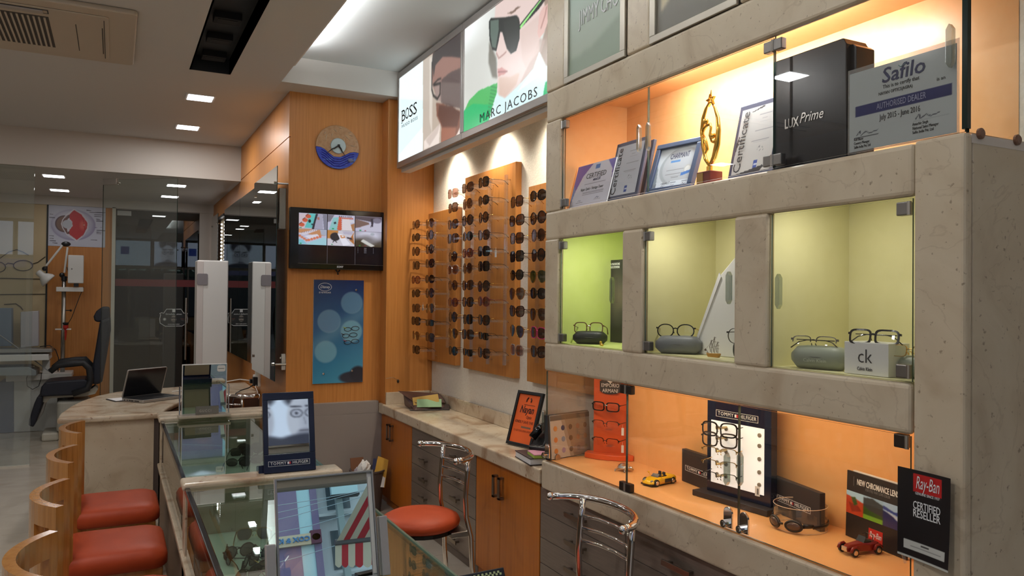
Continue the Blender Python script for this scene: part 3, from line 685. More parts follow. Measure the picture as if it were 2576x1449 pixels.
prof('seat_rail', [(110, 992), (215, 985), (240, 968), (248, 975), (240, 988), (215, 994), (128, 999), (118, 1010), (108, 1008)], -.12, .12, OFFW, .006)
prof('footrest_bar', [(112, 1008), (118, 1008), (108, 1040), (96, 1056), (92, 1054), (102, 1035)], -.05, .05, STEEL, .003)
MB().lathe([(.16, .0), (.16, .04), (.1, .07), (.08, .1), (.08, .45), (.12, .5)], 20, Matrix.Translation((E2(165, 1000)[0], 0, 0))).build('column', mat('dark_column', (60, 58, 56), .5), ec)
MB().prism(rrect(E2(145, 1060)[0], E2(225, 1060)[0], -.25, .25, .06), .1, .42).build('base', mat('grey_base', (190, 186, 176), .5), ec, bevel=.02)
MB().box(E2(108, 1100)[0], E2(150, 1100)[0], -.2, .2, .0, .09).build('foot_pedal', OFFW, ec, bevel=.02)
# wall cabinet / instrument unit
un = thing('instrument_unit', 'white ophthalmic instrument unit with swing table and pedestal', 'table', (0, YE, 0))
def U2(px, py, dy=0): q = PY(px, py, YE+dy); return (q.x, q.z)
def upr(part, pts, y0, y1, mt, bev=.006): return MB().prism([U2(*q) for q in pts], -y1, -y0, XY).build(part, mt, un, bevel=bev)
GW = mat('grey_white', (196, 198, 196), .5)
upr('cabinet', [(36, 955), (180, 952), (180, 1080), (36, 1085)], -.05, .34, GW)
upr('cabinet_top', [(18, 940), (182, 937), (182, 949), (18, 958)], -.12, .34, WHITE)
upr('cabinet_side', [(0, 960), (36, 958), (36, 1086), (0, 1088)], -.05, .34, mat('slate_blue', (92, 106, 126), .5))
upr('plinth', [(0, 1084), (182, 1078), (182, 1090), (0, 1096)], .0, .3, BLACK)
upr('swing_table', [(-60, 889), (128, 886), (130, 900), (-60, 905)], -.38, .1, WHITE)
upr('table_rail', [(-60, 875), (135, 873), (137, 882), (-60, 884)], -.3, .0, STEEL)
upr('pillar', [(108, 905), (126, 905), (126, 938), (108, 938)], -.1, .02, WHITE)
upr('lens_tray', [(-60, 920), (80, 917), (98, 926), (98, 938), (-60, 938)], -.35, .1, mat('tray_grey', (150, 156, 158), .4))
m = MB()
for k in range(7): m.ball((U2(5+k*13, 922)[0], -.2, U2(5, 920)[1]), (.03, .03, .02), 8, 5)
m.build('tray_lenses', SILVER, un, kind='stuff')
upr('chart_box', [(52, 785), (97, 782), (97, 870), (52, 875)], -.02, .12, mat('pale_box', (188, 186, 190), .5))
upr('display_box', [(-40, 775), (30, 775), (30, 870), (-40, 872)], -.05, .15, mat('blue_grey_box', (120, 136, 156), .5))
MB().tube([(U2(0, 840)[0], -.1, U2(0, 840)[1]), (U2(60, 880)[0], -.2, U2(60, 880)[1]), (U2(130, 930)[0], -.3, U2(130, 930)[1])], .006, 6).build('lever', mat('tube_grey', (150, 150, 150), .4), un)
MB().tube([(U2(*q)[0], -.15, U2(*q)[1]) for q in ((75, 930), (70, 950), (72, 968), (85, 976), (100, 968), (106, 950), (107, 935))], .004, 6).build('cable', BLACK, un, smooth=True)
MB().tube([(U2(*q)[0], .0, U2(*q)[1]) for q in ((100, 872), (125, 869), (140, 880), (147, 900), (146, 935))], .005, 6).build('cable', BLACK, un, smooth=True)
# pole stand with lamp, screen box, torch
ps = thing('instrument_pole', 'steel pole carrying a jointed white lamp and shelf arms', 'stand', (0, YE+.1, 0))
def Q2(px, py): q = PY(px, py, YE+.1); return (q.x, 0, q.z)
q0, q1 = Q2(160, 938), Q2(161, 706)
MB().cyl((q1[0], 0, q0[2]), (q1[0], 0, q1[2]), .024, 12).build('pole', STEEL, ps, smooth=True)
MB().cyl((q1[0], 0, q1[2]), (q1[0], 0, Q2(160, 695)[2]), .03, 10).ball(Q2(156, 692), .03, 10, 8).build('joint', BLACK, ps)
MB().cyl(Q2(162, 686), Q2(170, 622), .011, 8).build('lower_arm', WHITE, ps); MB().ball(Q2(166, 614), (.05, .025, .03), 10, 8).build('elbow', BLACK, ps)
MB().cyl(Q2(158, 616), Q2(116, 669), .012, 8).build('upper_arm', WHITE, ps); MB().ball(Q2(112, 676), .028, 8, 6).build('joint', BLACK, ps)
a, b = Vector(Q2(94, 683)), Vector(Q2(122, 706)); ax = (b-a).normalized()
Mh = Matrix.Translation(a) @ Vector((0, 0, 1)).rotation_difference(ax).to_matrix().to_4x4(); LH = (b-a).length
MB().lathe([(.02, 0), (.035, .01), (.038, LH*.45), (.06, LH*.6), (.085, LH*.85), (.09, LH*1.05), (.07, LH*1.05)], 18, Mh).build('lamp_head', WHITE, ps, smooth=True)
MB().box(Q2(154, 0)[0], Q2(222, 0)[0], -.05, .05, Q2(0, 732)[2], Q2(0, 720)[2]).build('shelf_arm', WHITE, ps, bevel=.006)
MB().box(Q2(153, 0)[0], Q2(193, 0)[0], -.02, .02, Q2(0, 831)[2], Q2(0, 828)[2]).build('cross_bar', WHITE, ps)
MB().cyl(Q2(160, 781), Q2(178, 781), .006, 6).ball(Q2(178, 781), .014, 8, 6).build('hook', BLACK, ps)
MB().tube([Q2(168, 672), Q2(173, 688), Q2(170, 698), Q2(160, 700)], .004, 6).build('cable', BLACK, ps)
MB().tube([Q2(210, 722), Q2(195, 760), Q2(180, 800), Q2(164, 825)], .004, 6).build('cable', BLACK, ps)
t = thing('vision_chart_box', 'white upright screen box on the pole shelf', 'box', (0, YE+.08, 0))
MB().box(Q2(183, 0)[0], Q2(222, 0)[0], -.06, .06, Q2(0, 710)[2], Q2(0, 637)[2]).build('casing', WHITE, t, bevel=.008)
MB().ball((Q2(193, 0)[0], -.061, Q2(0, 673)[2]), .006, 6, 4).build('button', BLACK, t)
MB().box(Q2(198, 0)[0], Q2(210, 0)[0], -.05, .02, Q2(0, 719)[2], Q2(0, 710)[2]).build('foot', BLACK, t)
t = thing('torch', 'red and black torch hanging in the pole cross bar', 'torch', (Q2(178, 0)[0], YE+.1, 0))
MB().lathe([(.026, Q2(0, 822)[2]), (.036, Q2(0, 815)[2]), (.036, Q2(0, 812)[2])], 12).build('head', BLACK, t)
MB().lathe([(.012, Q2(0, 858)[2]), (.02, Q2(0, 832)[2]), (.034, Q2(0, 826)[2]), (.034, Q2(0, 819)[2])], 12).build('body', mat('torch_red', (190, 46, 36), .4), t)
# eyeglass decal on beige wall
t = thing('wall_linework', 'line drawing of large eyeglasses on the beige wall', 'linework', (0, YFAR-.006, 0))  # thin dark lines in eyeglass shapes set on the wall
def D2(px, py): q = PY(px, py, YFAR-.006); return (q.x, 0, q.z)
LN = mat('linework_stroke', (76, 66, 52), .6)
for cx, cy, rx, ry in ((58, 668, 24, 13), (-6, 672, 20, 13)):
    MB().tube([D2(cx+rx*math.cos(k*math.pi/12), cy+ry*math.sin(k*math.pi/12)) for k in range(24)], .005, 5, closed=True).build('rim', LN, t)
for pts in (((14, 666), (20, 662), (34, 664)), ((82, 664), (95, 660), (114, 646)), ((0, 650), (22, 634), (42, 628), (58, 634), (72, 642)), ((0, 700), (104, 702)), ((0, 741), (114, 740)), ((10, 766), (40, 764), (52, 772), (58, 780))):
    MB().tube([D2(*q) for q in pts], .005, 5).build('stroke', LN, t)
# ------------------------------------------------------------------ clock
t = thing('wall_clock', 'round ceramic wall clock with sand top and blue wave bottom', 'clock', FY((1.509, YC, 2.741)))
R = .168
def arcp(a0, a1, n=26, r=R): return [(r*math.cos(math.radians(a0+(a1-a0)*k/n)), r*math.sin(math.radians(a0+(a1-a0)*k/n))) for k in range(n+1)]
SAND = mat_noise('sand_glaze', [(.3, (172, 128, 88)), (.6, (190, 150, 110)), (.8, (160, 120, 84))], nscale=40, rough=.12, bump=.8)
BLUEG = mat_noise('blue_wave_glaze', [(.3, (36, 48, 140)), (.45, (60, 80, 190)), (.55, (44, 60, 170)), (.7, (92, 130, 205))], scale=(1.2, 1, 7), nscale=9, rough=.1, bump=.9, dist=.8)
wave = [(.165, -.03), (.13, -.027), (.095, -.035), (.06, -.055), (.02, -.075), (-.03, -.075), (-.07, -.05), (-.1, -.025), (-.13, -.012), (-.167, -.008)]
MB().prism(arcp(-10.5, 183)+[(x, y) for x, y in reversed(wave)][1:-1], .004, .018).build('sand_half', SAND, t, bevel=.003)
MB().prism(arcp(183, 349.5)+wave[1:-1], .004, .021).build('wave_half', BLUEG, t, bevel=.003)
m = MB()
for k, dy in enumerate((.018, .036, .054, .073)):
    m.tube([(x*.97*math.cos(dy*2), y-dy, .021) for x, y in wave if x*x+(y-dy)**2 < .0272], .0028, 6)
m.build('wave_ridges', mat('deep_blue_glaze', (24, 30, 112), .12), t, kind='stuff')
MB().lathe([(.058, .018), (.06, .024), (.056, .03), (.02, .031)], 32, Matrix.Translation((.002, .008, 0))).build('dial', mat('pale_dial', (196, 214, 216), .2), t, smooth=False)
m = MB()
rr = random.Random(3)
for x, y, a, l in ((-.09, .07, 80, .05), (-.045, .09, 75, .025), (-.02, .125, 140, .03), (.05, .05, 110, .05), (.075, .08, 140, .06), (.1, .1, 160, .03), (.09, .12, 20, .02), (.02, .15, 170, .03), (.13, .02, 45, .02), (-.1, .1, 60, .02), (.11, .02, 170, .03)):
    c_, s_ = math.cos(math.radians(a)), math.sin(math.radians(a)); m.tube([(x-c_*l/2, y-s_*l/2, .018), (x, y, .0215), (x+c_*l/2, y+s_*l/2, .018)], [.002, .004, .002], 6)
m.build('sand_ripples', mat('sand_light_glaze', (206, 178, 148), .1), t, kind='stuff')
MB().ball((.1, -.095, .022), (.024, .016, .007), 12, 6).ball((.12, -.095, .022), (.006, .014, .004), 6, 4).build('fish', mat('fish_glaze', (104, 112, 150), .2), t, smooth=True)
MB().tube([(.002, .008, .034), (-.03, -.015, .035), (-.045, -.02, .035), (-.088, -.057, .034)], [.007, .006, .005, .0015], 6).build('hour_hand', INK, t)
MB().tube([(.002, .008, .036), (.02, -.015, .037), (.03, -.035, .037), (.055, -.068, .036)], [.007, .006, .004, .0015], 6).build('minute_hand', INK, t)
MB().box(-.006, .012, .0, .018, .033, .04).build('hub', INK, t, bevel=.002)

# ------------------------------------------------------------------ television with six camera pictures
t = thing('television', 'black flat television showing six security camera pictures', 'television', FY((1.522, YC-.06, 2.027)))
MB().prism(rrect(-.374, .374, -.229, .229, .008), -.045, .0).build('casing', BLACKG, t, bevel=.005)
MB().box(-.31, .335, -.185, .19, .0, .0012).build('screen', mat('screen_dark', (20, 20, 28), .12, emit=.25), t)
sx, sy = .645/3, .375
def fr(k, draw):
    i, j = k % 3, k//3
    cv = Cv(.209, .117, 84, 48, (190, 190, 215)); draw(cv); cv.blur(1)
    cv.build('camera_picture', TVM, t, -.309+i*.2145, .19-.1185*(j+1), .0016)
TVM = mat_print('tv_print', glow=.85)
def d1(c):
    c.poly([(0, .95), (.42, 1), (.62, 1), (.5, 0), (0, 0)], (206, 190, 200)); c.poly([(.36, 1), (.6, 1), (.56, .6), (.46, .05), (.2, .05), (.3, .5)], (96, 190, 190)); c.poly([(.6, 1), (.68, 1), (.6, .5), (.54, 0), (.46, 0)], (44, 40, 50)); c.poly([(.68, 1), (.84, 1), (.86, 0), (.55, 0)], (166, 164, 186)); c.poly([(.84, 1), (1, 1), (1, 0), (.9, 0)], (128, 128, 146))
    for x, y in ((.1, .25), (.22, .55), (.33, .8)): c.ell((x, y), (.1, .07), (200, 92, 64)); c.line([(x-.08, y+.05), (x, y+.16)], .012, (70, 50, 44))
    c.ell((.38, .5), (.05, .06), (40, 36, 40)); c.ell((.47, .3), (.03, .03), (40, 60, 70)); c.poly([(.64, .75), (.72, .8), (.74, .62), (.66, .6)], (170, 110, 100)); c.rect(.02, .1, .03, .07, (20, 130, 60))
def d2(c):
    c.poly([(0, 1), (.25, 1), (.1, .55), (0, .5)], (120, 116, 130)); c.poly([(.55, .85), (.78, .85), (.92, 0), (.5, 0)], (222, 214, 220)); c.poly([(.2, .8), (.4, .85), (.38, 0), (.05, 0)], (140, 196, 200)); c.poly([(.85, .4), (1, .5), (1, 0), (.92, 0)], (170, 120, 80))
    for k in range(6): c.ell((.46-.005*k, .8-k*.14), (.06+.006*k, .04+.004*k), (206, 96, 70)); 
    for k in range(7): c.ell((.55+.06*k, .8), (.03, .03), (190, 100, 84)); c.rect(.42+.07*k, .45+.07*k, .86, .95, (80, 76, 90))
    c.poly([(.22, .5), (.3, .55), (.32, .42), (.24, .38)], (44, 50, 60)); c.rect(.16, .24, .05, .12, (20, 140, 70)); c.poly([(.8, .7), (.95, .72), (1, .55), (.84, .52)], (214, 212, 222))
def d3(c):
    c.poly([(0, 1), (1, 1), (1, .75), (.6, .65), (0, .8)], (84, 74, 84)); c.poly([(0, .8), (.5, .6), (.55, .4), (0, .2)], (120, 96, 90)); c.poly([(.55, .5), (1, .6), (1, 0), (.3, 0), (.2, .3)], (196, 194, 214)); c.ell((.82, .75), (.17, .1), (120, 116, 136))
    c.poly([(.58, .85), (.66, .88), (.68, .6), (.66, .32), (.62, .32), (.6, .55)], (46, 42, 58)); c.line([(.62, .5), (.58, .3)], .012, (46, 42, 58)); c.rect(.15, .22, .03, .09, (30, 140, 60)); c.rect(.34, .4, .03, .08, (150, 30, 40)); c.blur(1)
def d4(c):
    c.poly([(0, 1), (1, 1), (1, .6), (.6, .6), (0, .75)], (196, 140, 100)); c.poly([(0, .7), (.55, 1), (.75, 1), (.2, .6)], (214, 206, 220)); c.poly([(.2, .55), (.65, .7), (.75, .55), (.4, .35)], (222, 218, 232)); c.poly([(.3, .1), (.9, .5), (1, .4), (1, 0), (.3, 0)], (160, 206, 220)); c.poly([(.75, 1), (1, 1), (1, .6), (.8, .65)], (170, 176, 196)); c.poly([(0, .35), (.15, .3), (.3, .05), (0, .0)], (130, 196, 214))
    for k in range(5): c.ell((.36+.1*k, .3+.06*k), (.05, .045), (214, 120, 90))
    for k in range(4): c.ell((.04+.08*k, .55-.09*k), (.05, .04), (206, 126, 96))
    for k in range(8): c.line([(.1+.08*k, .72+.03*k), (.13+.08*k, .8+.03*k)], .006, (90, 70, 70))
    c.rect(.04, .1, .04, .1, (20, 140, 70))
def d5(c):
    c.rect(0, 1, 0, 1, (206, 202, 214)); c.poly([(0, 1), (.4, 1), (.35, .5), (0, .45)], (190, 130, 70)); c.poly([(.95, .7), (1, 1), (.8, .4), (1, .1)], (180, 116, 64)); c.ell((.28, .58), (.18, .15), (40, 38, 46)); c.line([(.26, .35), (.2, .22)], .015, (30, 28, 34)); c.line([(.26, .35), (.34, .22)], .015, (30, 28, 34)); c.poly([(.36, .8), (.55, .75), (.85, .12), (.58, .0)], (236, 234, 246)); c.poly([(.45, .7), (.62, .68), (.66, .52), (.5, .5)], (206, 140, 96)); c.poly([(.52, .68), (.6, .66), (.6, .58), (.53, .58)], (236, 236, 240)); c.poly([(.7, .6), (.9, .55), (.92, .4), (.72, .5)], (70, 62, 72)); c.poly([(.55, .95), (.95, .95), (.9, .75), (.6, .78)], (186, 180, 200)); c.rect(.14, .2, .05, .1, (20, 130, 60))
def d6(c):
    c.grad((66, 56, 40), (150, 148, 168)); c.ell((.5, .75), (.5, .2), (206, 206, 224), soft=.9); c.ell((.4, .4), (.35, .18), (126, 122, 126), soft=.9); c.ell((.15, .2), (.25, .16), (60, 50, 36), soft=.8); c.poly([(.2, .35), (.3, .5), (.75, .08), (.6, .0)], (210, 210, 206)); c.ell((.65, .85), (.08, .05), (170, 176, 190)); c.rect(.14, .2, .04, .1, (30, 150, 60)); c.rect(.34, .4, .05, .1, (150, 30, 36)); c.blur(1)
for k, d in enumerate((d1, d2, d3, d4, d5, d6)): fr(k, d)
GLN = mat('screen_line', (120, 120, 132), .4, emit=.3)
MB().box(-.0955, -.0935, -.185, -.047, .0012, .002).box(.119, .121, -.185, -.047, .0012, .002).build('divider_lines', GLN, t)
m = MB()
for k in range(5): m.box(.19, .21, -.06-k*.009, -.056-k*.009, .0012, .002).box(.14, .144, -.06-k*.009, -.056-k*.009, .0012, .002).box(.262, .266, -.06-k*.009, -.056-k*.009, .0012, .002)
m.build('status_marks', GLN, t, kind='stuff')
text('SONY', t, mat('logo_silver', (190, 190, 190), .4, emit=.2), .005, -.208, .02, width=.05, bold=.0006)
MB().box(-.31, .36, -.1895, -.187, 0, .0016).build('bezel_line', mat('bezel_grey', (110, 104, 100), .3), t)
MB().tube([(-.02, -.229, -.03), (-.005, -.25, -.03), (.012, -.232, -.03)], .006, 6).ball((-.003, -.26, -.03), .008, 8, 6).build('cable_clip', BLACK, t)
MB().box(-.15, .15, -.15, .15, -.06, -.044).build('wall_mount', BLACK, t)

# ------------------------------------------------------------------ blue eyewear poster (characters left out)
t = thing('eyewear_poster', 'tall blue children eyewear poster board under the television', 'poster', FY((1.341, YC-.012, .93)))
PWD, PH = .387, .79
MB().box(0, PWD, 0, PH, -.010, 0).build('board', WHITE, t, bevel=.001)
cv = Cv(PWD, PH, 110, 210, (0, 0, 0))
tt = cv.V[..., None]; uu = cv.U[..., None]
cv.C = (1-tt)*np.array((66, 150, 186))+tt*np.array((34, 52, 104)); cv.C = cv.C*(1-.25*(1-tt)*uu)+np.array((120, 190, 205))*(.25*(1-tt)*uu)
cv.put(np.exp(-((cv.V-.52-.35*(cv.U-.5))/.09)**2), (120, 166, 190), .5)
for cx, cy, r in ((.76, .78, .22), (.31, .60, .23), (.25, .305, .22), (.76, .50, .22)):
    cv.ell((cx, cy), (r, r), (150, 186, 206), .55, soft=.1); cv.ell((cx, cy), (r*.93, r*.93), (96, 140, 178) if cy > .55 else (122, 178, 200), .8, soft=.15)
cv.ell((.82, .05), (.3, .12), (52, 56, 70), soft=.25); cv.ell((.9, .08), (.16, .16), (46, 48, 60), soft=.3); cv.blur(1)
cv.build('print', PRINTG, t, 0, 0, .0006)
for k, (cx, cy, cl) in enumerate(((.30, .375, (170, 190, 70)), (.285, .425, (60, 40, 44)), (.3, .475, (170, 60, 90)))):
    cy = PH-cy+.0
    for dx, rx, ry in ((-.036, .027, .015), (.024, .03, .016)): MB().tube([(cx+dx+rx*math.cos(a*math.pi/8), cy+ry*math.sin(a*math.pi/8)+dx*.12, .0016) for a in range(16)], .0022, 5, closed=True).build('printed_eyeglasses', INK, t)
    MB().tube([(cx-.047, cy+.002, .0016), (cx-.07, cy+.014, .0016)], .0025, 5).build('printed_eyeglasses', mat('print_arm_%d' % k, cl, .5), t)
MB().tube([(.085+.05*math.cos(a*math.pi/12), .735+.03*math.sin(a*math.pi/12), .0015) for a in range(24)], .0015, 5, closed=True).build('logo_oval', INKW, t)
text('Disney', t, INKW, .085, .735, .03, width=.075, shear=.25)
text('EYEWEAR', t, INKW, .085, .692, .017, width=.09, spacing=1.15)
for x, y in ((.325, .715), (.08, .075), (.30, .09)): MB().lathe([(.009, 0), (.008, .006), (.003, .008)], 12, Matrix.Translation((x, y, .001))).build('screw_cap', CHROME, t)
MB().tube([(1.87, YB-.006, .965), (1.92, YB-.02, .972), (1.955, YB-.015, .955), (1.965, YB-.006, .945)], .0015, 5).build('loose_wire', STEEL, None, label='thin loose wire sticking out of the wood return wall', cat='wire')
MB().ball((1.968, YB-.008, .94), (.01, .008, .014), 8, 6).build('wire_clip', DARKMET, None, label='small clip on the wood return wall over the counter', cat='clip')

# ------------------------------------------------------------------ lightboxes above the racks
XB = 1.915
def lightbox(label, y0, y1, z0, z1, fw=.045):
    t = thing('lightbox', label, 'lightbox', FX((XB, y1, z0)), 'lit poster boxes over the racks')
    w, h = y1-y0, z1-z0
    MB().box(0, w, 0, h, -.09, -.012).build('casing', mat('lightbox_casing', (200, 196, 190), .5), t)
    MB().box(0, w, 0, fw, -.012, .006).box(0, w, h-fw, h, -.012, .006).box(0, fw*.55, fw, h-fw, -.012, .006).box(w-fw*.55, w, fw, h-fw, -.012, .006).build('frame', mat('silver_frame', (168, 162, 158), .35, .6), t, bevel=.004)
    return t, w, h
POSTER = mat_print('backlit_print', glow=BOX_GLOW)
def mpx(y1, z0, w, h, X=XB):
    def f(px, py):
        q = PX(px, py, X); return ((y1-q.y)/w, (q.z-z0)/h)
    return f
ZZ = lambda x, y: (980+x/3.293, y/3.293)
YBX0 = 4.425
tb, w, h = lightbox('lit poster box with white text panel and a man in round glasses', YBX0+.004, 5.665, 2.578, 3.31)
cv = Cv(w-.05, h-.08, 220, 150, (180, 166, 152), mpx(5.665-.025, 2.618, w-.05, h-.08))
cv.poly([ZZ(*q) for q in ((270, 500), (360, 440), (352, 1200), (280, 1240))], (188, 176, 164)); cv.poly([ZZ(*q) for q in ((330, 480), (362, 470), (350, 1100), (330, 1000))], (222, 214, 204), .6)
cv.poly([ZZ(*q) for q in ((355, 440), (400, 395), (590, 270), (590, 900), (440, 860), (385, 800), (355, 700))], (146, 110, 100))
cv.poly([ZZ(*q) for q in ((352, 500), (360, 440), (420, 380), (590, 255), (590, 480), (520, 470), (440, 470), (380, 540), (365, 640))], (64, 58, 58))
cv.poly([ZZ(*q) for q in ((430, 660), (500, 600), (590, 560), (590, 900), (470, 870), (425, 850))], (88, 72, 70)); cv.poly([ZZ(*q) for q in ((365, 700), (420, 660), (430, 840), (390, 830))], (150, 128, 122)); cv.poly([ZZ(*q) for q in ((425, 680), (590, 690), (590, 900), (500, 860), (425, 850))], (110, 96, 92), .8)
cv.poly([ZZ(*q) for q in ((385, 850), (440, 860), (590, 920), (585, 1060), (540, 1140), (425, 1190), (430, 1050), (390, 960))], (124, 84, 70)); cv.poly([ZZ(*q) for q in ((410, 870), (520, 880), (585, 930), (560, 1050), (440, 1050), (400, 960))], (92, 62, 54)); cv.poly([ZZ(*q) for q in ((430, 1060), (550, 1060), (540, 1150), (430, 1190))], (150, 98, 80))
cv.line([ZZ(352, 520), ZZ(350, 740), ZZ(362, 790), ZZ(395, 820), ZZ(418, 780), ZZ(420, 690), ZZ(365, 705)], .008, (36, 32, 32)); cv.line([ZZ(362, 700), ZZ(400, 660), ZZ(425, 650)], .006, (50, 42, 42))
cv.poly([ZZ(*q) for q in ((285, 1170), (330, 1120), (420, 1020), (410, 1190), (285, 1240))], (226, 214, 206)); cv.poly([ZZ(*q) for q in ((300, 1160), (420, 1020), (400, 1100), (330, 1210))], (200, 186, 178)); cv.poly([ZZ(*q) for q in ((590, 1040), (545, 1140), (590, 1120))], (226, 214, 206))
cv.blur(2); cv.poly([ZZ(*q) for q in ((40, 640), (276, 488), (276, 1250), (40, 1400))], (236, 250, 252)); cv.poly([ZZ(*q) for q in ((40, 820), (276, 830), (276, 1050), (80, 1280), (40, 1280))], (214, 244, 250), .6)
cv.blur(1); cv.build('poster', POSTER, tb, .025, .04, .0)
u = lambda px, py, y1=5.665, z0=2.578: (y1-PX(px, py, XB).y, PX(px, py, XB).z-z0)
a, b = u(1011, 292), u(1050, 278)
for k, ch in enumerate('BOSS'):
    text(ch, tb, INK, a[0]+(b[0]-a[0])*(k+.5)/4, (a[1]+b[1])/2+.005, .125, z=.003, width=(b[0]-a[0])*.23)
x0, x1 = a[0], b[0]; yb = (a[1]+b[1])/2
m = MB()
for xx, wd in ((x0+.006, .02), ): m.box(xx-.008, xx+wd, yb-.043, yb-.039, .002, .0045).box(xx-.008, xx+wd, yb+.046, yb+.05, .002, .0045)
m.build('letter_serif', INK, tb)
a2, b2 = u(1012, 317), u(1051, 298); text('HUGO BOSS', tb, INK, (a2[0]+b2[0])/2, (a2[1]+b2[1])/2, .034, z=.003, width=(b2[0]-a2[0])*1.0, spacing=1.25)
tm, w, h = lightbox('lit poster box with a man in oversized black sunglasses and green cardigan', 3.24, YBX0, 2.578, 3.31)
cv = Cv(w-.05, h-.08, 230, 150, (206, 208, 202), mpx(YBX0-.025, 2.618, w-.05, h-.08))
cv.put(np.clip((cv.V-.72)/.2, 0, 1)*np.clip(1-cv.U/.42, 0, 1), (250, 254, 254)); cv.ell(ZZ(720, 620), (.2, .12), (196, 196, 190), .6, soft=.9)
cv.poly([ZZ(*q) for q in ((825, 340), (860, 420), (885, 480), (893, 650), (850, 640), (820, 520))], (112, 108, 98)); cv.blur(3)
cv.poly([ZZ(*q) for q in ((1240, -60), (1420, -60), (1420, 640), (1300, 560), (1240, 430), (1290, 240))], (150, 128, 112))
SK = (218, 196, 190)
cv.poly([ZZ(*q) for q in ((880, 20), (930, -60), (1260, -80), (1290, 60), (1310, 60), (1300, 210), (1245, 315), (1240, 430), (1160, 600), (1090, 680), (1000, 770), (955, 812), (905, 790), (888, 700), (895, 640), (890, 590), (895, 500), (883, 440), (870, 150))], SK)
cv.poly([ZZ(*q) for q in ((1245, 315), (1200, 440), (1120, 600), (1080, 690), (1170, 640), (1240, 480), (1290, 330))], (176, 150, 140), .7); cv.poly([ZZ(*q) for q in ((1080, 260), (1240, 120), (1240, 420), (1130, 560), (1100, 500))], (208, 184, 176), .8)
cv.poly([ZZ(*q) for q in ((905, 640), (1000, 640), (1080, 600), (1050, 700), (955, 806), (908, 785))], (206, 176, 160), .8)
cv.blur(2)
cv.poly([ZZ(*q) for q in ((1240, 120), (1270, 60), (1310, 30), (1312, 180), (1280, 270), (1240, 318), (1225, 280))], (214, 176, 168)); cv.line([ZZ(1255, 230), ZZ(1290, 120), ZZ(1300, 60)], .006, (176, 130, 122))
cv.poly([ZZ(*q) for q in ((975, 110), (1020, 90), (1060, 55), (1090, 55), (1050, 85), (1010, 118))], (120, 96, 84)); cv.line([ZZ(885, 440), ZZ(905, 482), ZZ(940, 455), ZZ(965, 430)], .005, (170, 130, 122))
cv.poly([ZZ(*q) for q in ((895, 572), (930, 558), (978, 590), (955, 612), (900, 636), (898, 605))], (196, 140, 136)); cv.line([ZZ(898, 596), ZZ(975, 592)], .004, (150, 96, 96))
cv.poly([ZZ(*q) for q in ((1240, 425), (1290, 540), (1420, 600), (1420, 760), (1260, 830), (830, 1010), (880, 760), (905, 790), (955, 815), (1060, 720), (1200, 560))], (208, 232, 234)); cv.poly([ZZ(*q) for q in ((1240, 425), (1285, 540), (1240, 620), (1060, 760), (1180, 600))], (232, 240, 240))
G1, G2 = (70, 176, 92), (0, 176, 104)
cv.poly([ZZ(*q) for q in ((600, 960), (660, 830), (740, 750), (830, 712), (893, 685), (888, 770), (850, 880), (815, 1030), (600, 1130))], G1); cv.poly([ZZ(*q) for q in ((600, 930), (690, 860), (850, 870), (812, 1040), (600, 1130))], G2)
for k in range(9): cv.line([ZZ(842-4*k, 716+28*k), ZZ(888-6*k, 728+28*k)], .004, (44, 140, 76))
cv.poly([ZZ(*q) for q in ((1270, 800), (1290, 680), (1420, 620), (1420, 780), (1275, 810))], G2)
cv.poly([ZZ(*q) for q in ((1070, 215), (1240, 0), (1290, -60), (1330, -60), (1240, 70), (1073, 250))], (24, 26, 26)); cv.poly([ZZ(*q) for q in ((1078, 218), (1245, 5), (1275, -20), (1085, 240))], (150, 226, 130))
cv.poly([ZZ(*q) for q in ((822, 180), (840, 150), (960, 142), (1050, 126), (1072, 150), (1080, 200), (1076, 320), (1050, 420), (1005, 446), (970, 400), (935, 270), (918, 262), (905, 330), (885, 425), (850, 412), (828, 330))], (30, 34, 34))
cv.poly([ZZ(*q) for q in ((834, 172), (905, 160), (905, 240), (880, 400), (850, 390), (836, 300))], (88, 104, 96)); cv.poly([ZZ(*q) for q in ((940, 180), (1060, 150), (1068, 300), (1040, 400), (1005, 430), (975, 380))], (40, 44, 42))
cv.blur(1); cv.build('poster', POSTER, tm, .025, .04, .0)
uM = lambda px, py: u(px, py, YBX0, 2.578)
a, b = uM(1208, 292), uM(1352, 236); text('MARC JACOBS', tm, INK, (a[0]+b[0])/2, (a[1]+b[1])/2-.004, .072, z=.003, width=b[0]-a[0], spacing=1.2)
# marble-like plaster ledge under the boxes and wall-washing spots
MB().box(XB+.03, XB+.10, 3.24, 5.66, 2.55, 2.577).build('trim_7', PAINT, kind='structure', label='plaster ledge under the lit poster boxes')
for k, px in enumerate((1125, 1240, 1372)):
    q = PX(px, 400, 2.16)
    t = thing('spotlight', ['lit spot washing the white wall between the first rack boards', 'lit spot washing the white wall over the tallest rack board', 'lit spot over the half hidden rack board'][k], 'light', (2.11, q.y, 2.74), 'wall washing spots over the racks')
    MB().lathe([(.035, -.004), (.035, .01)], 16).build('ring', STEEL, t); MB().lathe([(.027, -.006), (.027, -.004)], 16).build('lens', mat('warm_led', (255, 236, 205), .5, emit=12), t)
    MB().box(-.012, .141, -.012, .012, .01, .03).build('bracket', WHITE, t)
    d = bpy.data.lights.new('lamp', 'SPOT'); d.energy = SPOT_W; d.spot_size = math.radians(125); d.spot_blend = 1.0; d.shadow_soft_size = .05; d.color = (1, .9, .74)
    o = bpy.data.objects.new('lamp', d); COL.objects.link(o); o.parent = t; o.location = (0, 0, -.02); o.rotation_euler = (0, math.radians(-10), 0)

